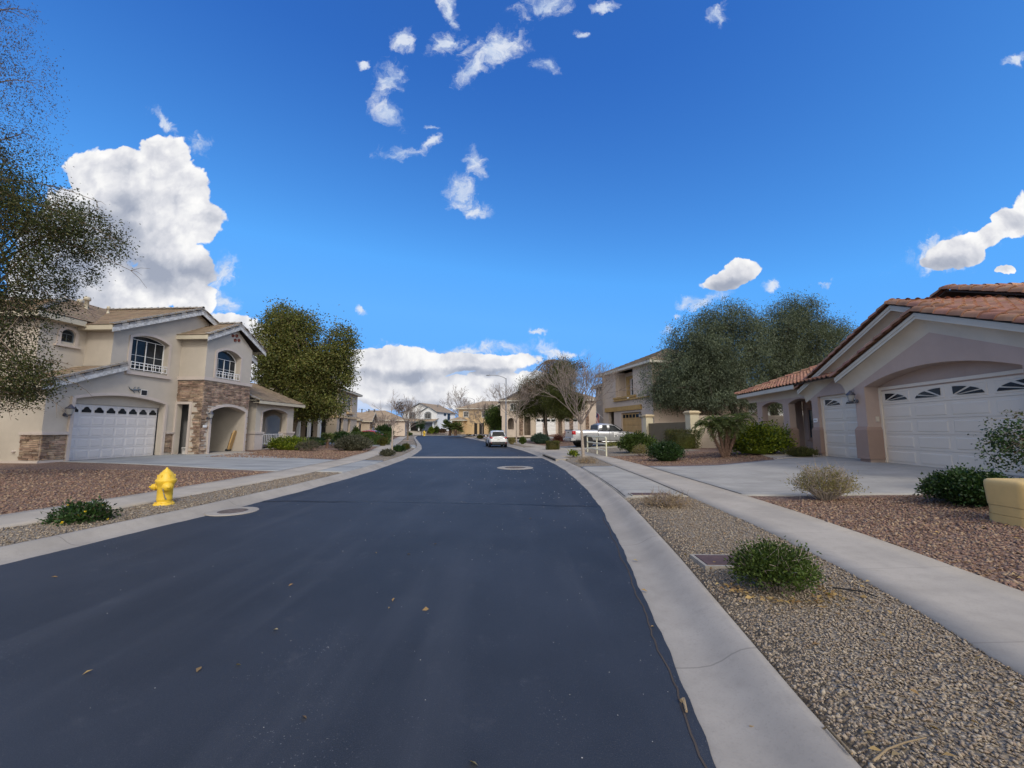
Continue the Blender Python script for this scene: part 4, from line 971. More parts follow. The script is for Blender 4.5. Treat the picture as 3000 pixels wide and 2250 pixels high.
# ------------------------------------------------------------------ other houses of the street
def hip(parent, x0, x1, y0, y1, z, slope, m, ov=.4, name='roof', fasc='fascia_right'):
    """hip roof over a rectangle, ridge along the longer side"""
    x0 -= ov; x1 += ov; y0 -= ov; y1 += ov; w = min(x1-x0, y1-y0)/2; h = w*slope
    if x1-x0 >= y1-y0: r0, r1 = (x0+w, (y0+y1)/2, z+h), (x1-w, (y0+y1)/2, z+h)
    else: r0, r1 = ((x0+x1)/2, y0+w, z+h), ((x0+x1)/2, y1-w, z+h)
    b = MB(); V = [(x0,y0,z),(x1,y0,z),(x1,y1,z),(x0,y1,z), r0, r1]
    if x1-x0 >= y1-y0: faces = [(0,1,5,4),(1,2,5),(2,3,4,5),(3,0,4)]
    else: faces = [(0,1,4),(1,2,5,4),(2,3,5),(3,0,4,5)]
    tiles(b, V, faces)
    o = b.build(name, m, parent)
    c = MB(); c.extr(rect(x0+.02,x1-.02,y0+.02,y1-.02), [rect(x0+ov,x1-ov,y0+ov,y1-ov)], z-.22, z-.002, lambda u, v, d: (u, v, d)); c.build('fascia', M[fasc], parent)
    return o
def tiles(b, V, faces, tl=.38, th=.035):
    """stepped tile courses on planar roof faces whose first edge is the eave"""
    for f in faces:
        P = [Vector(V[i]) for i in f]; e = (P[1]-P[0]).normalized(); n = (P[1]-P[0]).cross(P[-1]-P[0]).normalized()
        if n.z < 0: n = -n
        up = n.cross(e); up = up if up.z > 0 else -up
        H_ = max((p-P[0]).dot(up) for p in P); k = max(1, int(H_/tl))
        def span(v):
            us = []
            for i in range(len(P)):
                a, c = P[i]-P[0], P[(i+1) % len(P)]-P[0]; va, vc = a.dot(up), c.dot(up)
                if abs(va-vc) > 1e-6 and min(va, vc)-1e-6 <= v <= max(va, vc)+1e-6: t = (v-va)/(vc-va); us.append(a.dot(e)*(1-t)+c.dot(e)*t)
            return (min(us), max(us)) if us else None
        for i in range(k):
            v0, v1 = H_*i/k, H_*(i+1)/k; s0, s1 = span(min(v0+1e-4, H_)), span(v1-1e-4)
            if not s0 or not s1: continue
            A = [P[0]+e*s0[0]+up*v0+n*th, P[0]+e*s0[1]+up*v0+n*th, P[0]+e*s1[1]+up*v1+n*.004, P[0]+e*s1[0]+up*v1+n*.004, P[0]+e*s0[0]+up*v0, P[0]+e*s0[1]+up*v0]
            b.add(A, [(0,1,2,3),(4,5,1,0)])
def gable(parent, x0, x1, y0, y1, z, slope, m, ov=.35, name='roof', fasc='fascia_right', fy=.2):
    """gable roof, ridge along y; verge boards at both ends"""
    x0 -= ov; x1 += ov; y0 -= ov; y1 += ov; xm = (x0+x1)/2; h = (xm-x0)*slope; b = MB()
    tiles(b, [(x0,y0,z),(xm,y0,z+h),(x1,y0,z),(x0,y1,z),(xm,y1,z+h),(x1,y1,z)], [(3,0,1,4),(2,5,4,1)])
    o = b.build(name, m, parent); c = MB()
    for y, d in ((y0, -1), (y1, 1)):
        board(c, (x0,y,z+.03), (xm,y,z+h+.03), (0,d,0), .26, .04); board(c, (x1,y,z+.03), (xm,y,z+h+.03), (0,d,0), .26, .04)
    c.box(x0, x0+.04, y0, y1, z-.2, z); c.box(x1-.04, x1, y0, y1, z-.2, z); c.build('verge_board', M[fasc], parent); return o
def gwall(b, x0, x1, y, z0, z, slope, th=.25):
    xm = (x0+x1)/2; b.extr([(x0,z0),(x1,z0),(x1,z),(xm,z+(x1-xm)*slope),(x0,z)], [], y, y+th, XZ)
def fwin(parent, x0, x1, z0, z1, y, trim='white', cols=2, tw=.12, zt=None, gm='glass'):
    w = window(parent, x0, x1, z0, z1, y-.02, cols, 1, zt, bar=.03, fw=.06); b = MB()
    if zt: arch_frame(b, (x0-tw, x1+tw, z0-tw, z1, zt+tw), (x0, x1, z0-tw, z1, zt), y-.08, y, XZ); b.box(x0-tw-.05, x1+tw+.05, y-.1, y, z0-tw-.06, z0)
    else: b.extr(rect(x0-tw, x1+tw, z0-tw, z1+tw), [rect(x0, x1, z0, z1)], y-.07, y, XZ)
    b.build('surround', M[trim], w); return w
# the house with the ochre garage beside the pickup; local x runs towards the camera along its front
def truck_house():
    a = Vector((-.22843, .97356, 0)); H = empty('ochre_trim_house', (11.25, 35.1, 0), math.atan2(-a.y, -a.x), 'two-storey stucco house with ochre trim behind the silver pickup', 'house')
    W = M['far_beige']; b = MB()
    b.extr([(-7.6,.2),(1.7,.2),(1.7,7.2),(-1.4,7.2),(-1.4,4.7),(-4.7,4.7),(-4.7,7.2),(-7.6,7.2)], [rect(-3.75,-.2,.3,3.25), rect(-6.35,-5.2,.3,3.5)], 0, .3, XZ)
    b.box(-4.7, -1.4, 1.0, 1.2, 4.4, 7.2); b.box(-4.7, -4.6, .3, 1.0, 4.4, 7.2); b.box(-1.5, -1.4, .3, 1.0, 4.4, 7.2); b.box(-4.7, -1.4, .3, 1.0, 4.4, 4.5)
    b.box(-7.6, -7.3, .3, 9, .2, 7.2); b.box(1.4, 1.7, .3, 9, .2, 7.2); b.box(-6.4, -5.1, 1.3, 1.4, .2, 3.6); b.box(-14, -7.6, 2.2, 2.5, .2, 6.6); b.box(-14, -13.7, 2.5, 9, .2, 6.6)
    b.box(-7.6, 1.7, 9, 9.3, .2, 7.2)
    b.build('wall', W, H)
    b = MB(); b.box(-6.9, -.05, -.16, -.0005, 3.45, 3.86); b.box(-4.95, -.9, -.22, -.0005, 4.62, 4.78); b.box(-4.85, -1.0, -.15, -.0005, 4.5, 4.62); b.box(-4.95, 1.2, -.2, -.0005, 4.40, 4.50)
    b.box(-4.2, -3.75, .88, .9995, 4.7, 6.75); b.box(-4.2, -1.55, .86, .9995, 6.55, 6.8); b.box(-5.15, -3.8, -.05, -.0005, .3, 1.3); b.box(-7.62, -6.4, -.05, -.0005, .3, 1.3); b.box(-9.6, -8.4, 2.1, 2.199, 3.4, 3.8)
    b.build('ochre_trim', M['wood'], H)
    garage_door(H, -3.72, -.23, .35, 3.2, .16, 6, 5, 'ochre_door', 'square')
    window(H, -3.3, -2.1, 4.95, 6.5, .96, 2, 2); b = MB(); b.box(-6.3, -5.25, 1.24, 1.29, .35, 2.9); b.build('front_door', M['dark'], H)
    fwin(H, -9.3, -8.5, 1.0, 3.3, 2.2, 'far_trim'); fwin(H, -11.5, -10.2, 4.6, 6.0, 2.2, 'far_trim')
    hip(H, -7.6, 1.7, 0, 9.3, 7.42, .42, M['roof_far'], .5); hip(H, -14, -7.6, 2.2, 9, 6.85, .42, M['roof_far'], .45)
    lantern(H, -.02, -.01, 2.9, 1.3)
    b = MB(); b.lathe([(.11,-.10),(.09,-.02),(.02,.0)], 10, Matrix.Translation((-1.9, -.24, 4.62))); b.build('porch_camera', M['white'], H)
    # flag on a slanting staff, fixed to the wall corner
    bpy.context.view_layer.update()
    p = H.matrix_basis @ Vector((-7.45, -.05, 2.85)); t = empty('flag', p, H.rotation_euler.z, 'red and white striped flag hanging from a slanting staff on the ochre-trimmed house', 'flag')
    b = MB(); b.tube([(0,0,0),(-1.25,-.25,.78)], .018, 6); b.build('staff', M['white'], t)
    st = [('red stripe', (.42,.035,.045)), ('white stripe', (.7,.68,.66)), ('blue field', (.03,.045,.16))]
    ms = [mat(n_, c_, .85, .05, 5) for n_, c_ in st]; b = MB(); nx, nz = 13, 12
    for i in range(nx):
        for j in range(nz):
            b.cur = 2 if (i < 6 and j < 5) else (i % 2)
            def Pp(i_, j_):
                u = i_/nx; w = j_/nz; return (-1.25+.62*u*(1-.45*w)+.04*math.sin(6*w+u*9), -.25+.12*u+.07*math.sin(u*14+w*3), .78-.42*u-1.30*w*(1-.12*u))
            b.quad(Pp(i, j), Pp(i+1, j), Pp(i+1, j+1), Pp(i, j+1))
    b.build('cloth', ms, t)
    return H
M['far_trim'] = mat('pale far trim', (.50,.44,.36), .85, .05, 2)
truck_house()
# neighbour on the left, half behind the leafy tree
def neighbour_left():
    H = empty('hipped_house', (-20.4, 47.5, 0), R(97), 'two-storey tan house with hip roofs behind the leafy tree on the left', 'house'); W = M['tan_wall']; b = MB()
    # local x = away along the street, y = into the lot
    b.box(0, 9, .3, 10, .2, 6.3); b.extr(rect(0, 9, .2, 6.3), [rect(1.0,2.6,.3,3.1), rect(4.6,5.8,.3,3.0), rect(4.2,6.2,4.0,5.8)], -.0, .299, XZ)
    b.box(-8, 0, 4.2, 12, .2, 3.5); b.box(-8.6, -8, 4.0, 11, .2, 3.5)
    b.build('wall', W, H)
    b = MB(); b.box(1.0, 2.6, .26, .2985, .3, 3.1); b.box(4.6, 5.8, .26, .2985, .3, 3.0); b.build('doorway', M['dark'], H)
    window(H, 4.3, 6.1, 4.1, 5.7, .2, 2, 2)
    b = MB(); b.box(-.02, 9, -.14, -.0005, 3.1, 3.35); b.box(-.14, -.001, 0, 6, 3.1, 3.35); b.box(3.8, 6.6, -.3, -.0005, 3.7, 3.95); b.box(-.06, 1.0, -.06, -.0005, .2, 1.5); b.box(2.6, 4.6, -.06, -.0005, .2, 1.5); b.build('trim', M['ochre_wall'], H)
    # side facing the camera: porch posts, gate and the white door
    b = MB()
    for y in (1.2, 2.3, 3.4): b.box(-1.8, -1.5, y, y+.3, .2, 3.3)
    b.box(-2.0, .0, .9, 4.2, 3.3, 3.55)
    b.build('porch_posts', M['white_wall'], H)
    b = MB(); b.box(-.05, -.001, 1.2, 2.0, .3, 2.8); b.box(-.05, -.001, 2.6, 3.4, .9, 2.6); b.build('side_opening', M['dark'], H)
    b = MB(); b.box(-8.05, -8.001, 5.6, 7.6, .3, 3.0); o = b.build('white_door', M['white_wall'], H); b = MB(); b.box(-8.08, -8.051, 5.75, 6.5, 2.5, 2.85); b.box(-8.08, -8.051, 6.7, 7.45, 2.5, 2.85); b.build('pane', M['glass'], o)
    hip(H, 0, 9, 0, 10, 6.5, .4, M['roof_far'], .55, fasc='fascia_tan'); hip(H, -8.6, .5, 4, 12, 3.7, .4, M['roof_far'], .5, fasc='fascia_tan'); hip(H, -2, 0, .9, 4.2, 3.56, .35, M['roof_far'], .3, fasc='fascia_tan')
neighbour_left()
def gable_house_left():
    H = empty('gabled_bungalow', (-25.0, 66, 0), R(100), 'low gabled tan house with a small panelled garage behind the red sedan', 'house'); b = MB()
    b.box(0, 10, .3, 9, .2, 3.3); gwall(b, 2.0, 8.0, -1.6, .2, 3.1, .45); b.box(2.0, 2.2, -1.35, .3, .2, 3.1); b.box(7.8, 8, -1.35, .3, .2, 3.1); b.box(0, 2, -.2, .3, .2, 3.1); b.build('wall', M['tan_wall'], H)
    garage_door(H, 3.2, 6.8, .3, 2.6, -1.65, 4, 4, 'door_left', 'square'); b = MB(); b.box(.6, 1.6, -.26, -.2005, .3, 2.6); b.build('doorway', M['dark'], H)
    b = MB(); arch_frame(b, (3.0, 7.0, .2, 2.7, 3.1), (3.2, 6.8, .2, 2.6, 2.9), -1.75, -1.601, XZ); b.build('trim', M['ochre_wall'], H)
    gable(H, 2.0, 8.0, -1.6, 4, 3.2, .45, M['roof_far'], .4, fasc='fascia_tan'); hip(H, 0, 10, 0, 9, 3.4, .38, M['roof_far'], .5, fasc='fascia_tan')
gable_house_left()
def low_far_house():
    H = empty('broad_roof_house', (-36, 92, .3), R(12), 'far low house with a broad tan hip roof left of the white house', 'house'); b = MB()
    b.box(-2, 11.5, 0, 10, 0, 3.6); b.build('wall', M['far_beige'], H); hip(H, -2, 11.5, 0, 10, 3.7, .42, M['roof_far'], .6); 
    fwin(H, 2, 4, 1.2, 2.8, 0, 'far_trim'); fwin(H, 7, 8.5, 1.2, 2.8, 0, 'far_trim')
    b = MB()
    for x, y in ((1.5, 3), (3, 3.4), (4.2, 3.8)): b.lathe([(.12,0),(.12,.9),(.2,.95),(.2,1.15)], 8, Matrix.Translation((x, y, 5.1)))
    b.build('roof_vents', M['slate'], H)
low_far_house()
def white_house():
    x0 = atY(1281, 132); H = empty('white_house', (x0, 132, 1.45), R(-20), 'far two-storey white house with slate window trim and a blue garage door', 'house'); W = M['white_wall']; b = MB()
    gwall(b, -13.2, 0, 0, 0, 5.9, .46); b.box(-13.2, 0, .25, 12, 0, 5.9); gwall(b, -6.0, -.02, -.7, 3.2, 6.0, .55); b.box(-6, -.02, -.45, 0, 3.2, 6.0)
    b.build('wall', W, H)
    for xx in (-10.6, -4.2): fwin(H, xx, xx+2.1, 3.9, 5.6, -.72 if xx > -6 else 0, 'slate', 2, .22, 5.95)
    b = MB(); b.box(-5.6, -1.2, -.05, -.001, 0, 2.7); b.build('garage_door', M['blue_door'], H)
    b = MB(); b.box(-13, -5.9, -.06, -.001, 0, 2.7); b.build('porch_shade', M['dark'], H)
    b = MB()
    for x in (-13.3, -9.2, -5.75, -.5): b.box(x, x+.35, -2.2, -1.85, 0, 2.9)
    b.build('porch_columns', W, H)
    b = MB(); tiles(b, [(-13.8,-2.7,2.95),(.5,-2.7,2.95),(.5,.0,3.95),(-13.8,0,3.95)], [(0,1,2,3)]); b.build('porch_roof', M['roof_far'], H)
    b = MB(); board(b, (-13.8,-2.7,2.95), (.5,-2.7,2.95), (0,-1,0), .3, .05); board(b, (.5,-2.7,2.98), (.5,0,3.98), (1,0,0), .25, .05); board(b, (.36,-.3,6.0), (.36,12,6.0), (1,0,0), .28, .05)
    b.build('fascia', M['slate'], H)
    gable(H, -13.2, 0, 0, 12, 5.95, .46, M['roof_far'], .4, fasc='slate'); gable(H, -6.0, -.02, -.7, 4, 6.05, .55, M['roof_far'], .3, name='front_gable', fasc='slate')
    E_ = empty('side_windows', (.0, 0, 0), PI/2); E_.parent = H
    for y0, y1, z0, z1 in ((4.2,5.4,5.0,5.75), (6.6,8.2,3.6,5.7)):
        b = MB(); b.box(.001, .05, y0, y1, z0, z1); w = b.build('window', M['glass'], H); b = MB(); b.extr(rect(y0-.12,y1+.12,z0-.12,z1+.12), [rect(y0,y1,z0,z1)], .0005, .09, YZ); b.build('frame', M['slate'], w)
    bpy.data.objects.remove(E_)
    for x, z in ((-7.1,7.9),(-6.6,8.1),(-6.1,7.9),(-6.6,7.7)):
        b = MB(); b.lathe([(.14,0),(.14,.06)], 8, Matrix.Translation((x, 0, z)) @ Matrix.Rotation(PI/2, 4, 'X')); b.build('clay_vent', M['slate'], H)
    b = MB(); b.lathe([(.14,0),(.14,.9)], 8, Matrix.Translation((-4, 7, 8.1))); b.lathe([(.1,0),(.1,.7)], 8, Matrix.Translation((-3, 9, 7.8))); b.build('roof_vents', M['slate'], H)
white_house()
def tan_house():
    H = empty('golden_house', (-12.6, 96, .7), R(-6), 'far two-storey golden tan house behind the bare trees at the end of the road', 'house'); b = MB()
    b.box(0, 13.2, 0, 10, 0, 5.9); b.box(-.9, 1.7, -2.5, 0, 0, 3.2); b.box(8.5, 13.2, -2, 0, 0, 6.0); b.build('wall', M['ochre_wall'], H)
    hip(H, 0, 13.2, 0, 10, 6.05, .36, M['roof_far'], .6); hip(H, -.9, 1.7, -2.5, 2.5, 3.3, .4, M['roof_far'], .5); gable(H, 8.5, 13.2, -2, 4, 6.1, .45, M['roof_far'], .4)
    for x0, x1, z0, z1, y in ((1.2,2.4,4.0,5.3,0), (5.6,7.2,3.9,5.4,0), (9.8,11.4,3.8,5.4,-2), (9.6,11.8,.9,2.6,-2)): fwin(H, x0, x1, z0, z1, y, 'far_trim')
    b = MB(); b.box(5.0, 6.1, -.06, -.001, 0, 2.6); b.box(3.8, 4.5, -.06, -.001, 0, 2.6); b.build('doorway', M['dark'], H)
    b = MB(); b.lathe([(.09,0),(.09,1.0)], 8, Matrix.Translation((6.5, 5, 7.4))); b.lathe([(.09,0),(.09,1.0)], 8, Matrix.Translation((9.5, 5, 7.4))); b.build('roof_vents', M['slate'], H)
tan_house()
def stone_house():
    H = empty('stone_trim_house', (-1.2, 64, .85), R(-6), 'beige house with stacked stone pillars half hidden behind the pines', 'house'); b = MB()
    b.extr(rect(-.4, 14.5, -.3, 5.4), [arch(.55, 1.5, .9, 2.2, 2.7), rect(3.1,4.1,0,2.9)], 0, .3, XZ); b.box(-.4, 14.5, 1.6, 10, -.3, 5.4); gwall(b, -.6, 5.6, -.01, 3.0, 5.2, .5, .2); b.box(-.4,-.1,.3,1.6,-.3,5.4)
    b.build('wall', M['far_beige'], H)
    b = MB()
    for x0, x1, z1 in ((2.35,2.95,3.2), (6.0,6.7,1.7), (8.4,9.0,3.6), (10.1,10.7,3.6), (12.6,13.1,3.6)): stones(b, x0, x1, 0, z1, lambda u, v, d: (u, -.02-d, v), .05, None, int(x0*7)); b.box(x0, x1, -.03, -.001, 0, z1)
    b.build('stone_pillars', M['stone'], H)
    b = MB(); b.box(5.95,6.75,-.14,-.035,1.7,1.85); b.box(4.2,4.9,-.08,-.001,0,3.0); b.build('trim', M['tan_wall'], H)
    garage_door(H, 4.95, 8.0, .05, 2.6, -.06, 4, 4, 'white', 'square'); garage_door(H, 9.4, 11.4, .05, 2.6, -.06, 2, 4, 'door_left', 'none')
    fwin(H, .9, 2.0, 3.8, 5.0, -.03, 'far_trim'); fwin(H, 10, 11.6, 3.6, 4.9, 0, 'far_trim')
    b = MB(); b.box(3.1, 4.1, .9, .95, 0, 2.9); b.build('front_door', M['bark'], H)
    gable(H, -.6, 5.6, -.05, 6, 5.25, .5, M['roof_far'], .35, fasc='bronze'); hip(H, -.4, 14.5, 0, 10, 5.5, .4, M['roof_far'], .5)
    hip(H, 1.5, 7.5, 4, 10, 6.9, .55, M['roof_far'], .3, name='upper_roof')
stone_house()
def wall_house():
    H = empty('cream_house', (19.5, 41, .5), R(-5), 'cream house glimpsed between the limbs of the big grey-green tree', 'house'); b = MB()
    b.box(0, 14, 0, 9, 0, 3.6); b.build('wall', M['white_wall'], H); hip(H, 0, 14, 0, 9, 3.7, .36, M['roof_far'], .5); fwin(H, 2, 3.6, 1.2, 2.8, 0, 'far_trim')
wall_house()
# side wall and gate at the far left, beside the garage
t = empty('side_wall', LH.matrix_basis @ Vector((-1.2, 2.6, .2)), LH.rotation_euler.z, 'dark block side wall at the left end of the stone-bay house', 'wall')
b = MB()
for r in range(10):
    xx = -9.0+(.2 if r % 2 else 0)
    while xx < 0: b.box(xx, min(xx+.394, 0), 0, .2, r*.2+.003, r*.2+.197); xx += .4
b.box(-9.2, 0, -.02, .22, 2.0, 2.08); b.build('block_panel', M['block_olive_shade'], t)
# ------------------------------------------------------------------ vehicles and street furniture
PAINT = {}
def paint(name, c, metal=.3):
    m, q, b = newmat(name)
    t = q.new('ShaderNodeTexCoord').outputs['Object']; n = q.noise(t, 1.6, 5, .6).outputs[0]
    s = q.new('ShaderNodeSeparateXYZ'); q.put(s.inputs[0], t)
    dirt = q.math('MULTIPLY', q.step(n, .35, .7), q.step(s.outputs[2], .75, .3))
    q.put(b.inputs['Base Color'], q.mix(q.math('MULTIPLY', dirt, .55), c4(c), (.26, .22, .18, 1)))
    q.put(b.inputs['Roughness'], q.step(dirt, 0, 1, .28, .7)); b.inputs['Metallic'].default_value = metal
    b.inputs['Coat Weight'].default_value = .6; b.inputs['Coat Roughness'].default_value = .06; return m
M['paint_white'] = paint('white car paint', (.74,.75,.76), 0); M['paint_silver'] = paint('silver truck paint', (.52,.525,.54), .55); M['paint_red'] = paint('red car paint', (.50,.035,.03), .1)
M['tail'] = mat('red lamp lens', (.42,.02,.025), .18, .1, 4, spec=.7); M['plastic'] = mat('dark bumper plastic', (.035,.036,.04), .6, .1, 5); M['head'] = glassmat('clear lamp lens', (.45,.45,.44), .1)
M['amber'] = mat('amber lens', (.6,.3,.05), .2)
def wheel(parent, x, y, z, r, w, side, spokes=5, name='wheel'):
    T = Matrix.Translation((x, y, z)) @ Matrix.Rotation(PI/2*side, 4, 'X') @ Matrix.Identity(4)
    b = MB(); b.lathe([(r*.62,-w/2),(r*.92,-w/2),(r*.99,-w/2+.03),(r,-w*.2),(r,w*.2),(r*.99,w/2-.03),(r*.92,w/2),(r*.62,w/2)], 28, T)
    o = b.build(name, M['rubber'], parent)
    c = MB(); c.lathe([(r*.64,-w/2+.02),(r*.64,w/2-.012),(r*.58,w/2+.005),(r*.55,w/2-.03)], 24, T, cap=False)
    for k in range(spokes):
        a = 2*PI*k/spokes; c.M = T @ Matrix.Rotation(a, 4, 'Z'); c.add([(-.035,0,w/2-.03),(.035,0,w/2-.03),(.05,r*.57,w/2-.02),(-.05,r*.57,w/2-.02),(-.03,0,w/2+.01),(.03,0,w/2+.01),(.035,r*.57,w/2-.005),(-.035,r*.57,w/2-.005)], [(4,5,6,7),(0,4,7,3),(1,2,6,5)])
    c.M = None; c.lathe([(r*.17,w/2-.04),(r*.15,w/2+.015),(.0,w/2+.015)], 12, T, cap=False); c.build('rim', M['chrome'], o)
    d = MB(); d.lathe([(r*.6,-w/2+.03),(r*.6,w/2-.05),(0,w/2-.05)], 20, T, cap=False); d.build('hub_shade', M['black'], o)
    return o
def ring(x, zb, zm, zt, w, wt, wb=.9):
    h = [(w*wb, zb), (w*.985, zb+.10), (w, zm), (w*.985, (zm+zt)/2+.02), (wt, zt-.015), (wt*.82, zt+.025)]
    return [(x, y, z) for y, z in h] + [(x, -y, z) for y, z in reversed(h)]
def gring(x, zb, wb, zt, wt):
    h = [(wb, zb), ((wb*.45+wt*.55), zb*.45+zt*.55), (wt, max(zb, zt-.06)), (max(wt-.12, .1), zt), (wt*.4, zt+.015)]
    return [(x, y, z) for y, z in h] + [(x, -y, z) for y, z in reversed(h)]
def panel(b, pts, off=.012):
    """thin pane lying just proud of the body; pts in order"""
    P = [Vector(p) for p in pts]; n = (P[1]-P[0]).cross(P[2]-P[0]).normalized()*off
    k = len(P); V = [p-n for p in P]+[p+n for p in P]
    b.add(V, [tuple(range(k)), tuple(reversed(range(k, 2*k)))]+[(i, (i+1) % k, k+(i+1) % k, k+i) for i in range(k)])
def sidepts(gl, x, f):
    """point on the glasshouse side at station x, height fraction f; gl: (x, zb, wb, zt, wt)"""
    xs = [s[0] for s in gl]; I = lambda k: float(np.interp(x, xs, [s[k] for s in gl]))
    zb, wb, zt, wt = I(1), I(2), I(3), I(4); z = zb+(zt-.06-zb)*f if zt-.06 > zb else zb
    return (x, wb+(wt-wb)*f*1.0, z)
def suv():
    hd = math.atan2(8.7, -1.40)
    t = empty('parked_suv', (-1.28, 39.3, 0), hd, 'white compact SUV parked along the right kerb, seen from behind', 'car')
    # local x forward from the rear bumper
    B = [ring(.0,.42,.62,.80,.70,.66), ring(.06,.34,.62,.93,.80,.74), ring(.35,.25,.62,1.0,.88,.80), ring(1.0,.22,.62,1.02,.89,.82), ring(2.6,.22,.62,.99,.89,.83), ring(3.3,.22,.60,.93,.88,.80), ring(3.95,.24,.55,.82,.84,.70), ring(4.25,.32,.50,.66,.68,.55)]
    b = MB(); b.loft(B); b.build('body', M['paint_white'], t, sub=1)
    gl = [(.12,.98,.78,1.0,.74), (.42,1.0,.80,1.50,.60), (.62,1.0,.80,1.575,.60), (1.5,1.0,.82,1.61,.62), (2.3,.98,.82,1.56,.60), (3.15,.95,.80,.97,.74)]
    b = MB(); b.loft([gring(*s) for s in gl]); b.build('cabin', M['paint_white'], t, sub=1)
    b = MB(); panel(b, [(.145,-.63,1.08),(.145,.63,1.08),(.36,.53,1.44),(.36,-.53,1.44)], .03); b.build('rear_window', M['glass'], t)
    b = MB(); b.add([(.30,-.56,1.52),(.30,.56,1.52),(.62,.54,1.59),(.62,-.54,1.59),(.30,-.56,1.49),(.30,.56,1.49),(.62,.54,1.56),(.62,-.54,1.56)], [(0,1,2,3),(7,6,5,4),(0,4,5,1),(1,5,6,2),(3,7,4,0)]); b.build('spoiler', M['paint_white'], t)
    for s in (1, -1):
        b = MB()
        for x0, x1, x2, x3 in ((.62,1.25,1.25,.74), (1.32,2.05,2.05,1.32), (2.12,2.9,2.36,2.12)):
            q = [sidepts(gl, x0, .12), sidepts(gl, x1, .12), sidepts(gl, x2, .86), sidepts(gl, x3, .86)]
            panel(b, [(p[0], s*(p[1]+.012), p[2]) for p in q])
        b.build('side_window', M['glass'], t)
        b = MB(); b.loft([[(.06,s*.46,.84),(.06,s*.46,.90),(.0+.12,s*.46,.9)], [(.02,s*.66,.82),(.03,s*.68,.97),(.2,s*.68,.97)], [(.14,s*.83,.86),(.14,s*.81,.985),(.3,s*.81,.98)], [(.30,s*.885,.90),(.30,s*.85,.98),(.35,s*.83,.98)]]); b.build('tail_light', M['tail'], t)
        b = MB(); b.box(-.02, .08, s*.62-.12, s*.62+.12, .40, .47); b.build('reflector', M['tail'], t)
        b = MB(); b.loft([[(2.75,s*.86,.98),(2.75,s*.86,1.05),(2.85,s*.86,1.05),(2.85,s*.86,.98)], [(2.78,s*1.03,.98),(2.78,s*1.03,1.13),(2.9,s*1.0,1.13),(2.9,s*1.0,.98)]]); b.build('mirror', M['paint_white'], t)
        b = MB(); b.tube([(.7,s*.55,1.59),(.8,s*.56,1.64),(2.2,s*.56,1.63),(2.35,s*.55,1.57)], .018, 6); b.build('roof_rail', M['galv'], t)
        for x in (.85, 3.42):
            wheel(t, x, s*.78, .33, .33, .22, -s); c = MB(); c.lathe([(.40,0),(.40,.05),(.35,.055)], 20, Matrix.Translation((x, s*.845, .35)) @ Matrix.Rotation(-s*PI/2, 4, 'X')); c.build('wheel_arch', M['plastic'], t)
    b = MB(); b.loft([ring(-.03,.30,.42,.50,.66,.64), ring(.10,.24,.42,.53,.83,.80), ring(.5,.20,.36,.44,.885,.87)]); b.build('bumper', M['plastic'], t)
    b = MB(); b.box(-.012, .03, -.18, .18, .70, .82); pl = b.build('number_plate', M['white'], t); b = MB()
    for i in range(6): b.box(-.018, -.012, -.12+i*.042, -.095+i*.042, .735, .785)
    b.build('characters', M['slate'], pl)
    b = MB(); b.box(-.005, .05, -.45, .45, .868, .885); b.build('chrome_strip', M['chrome'], t)
suv()
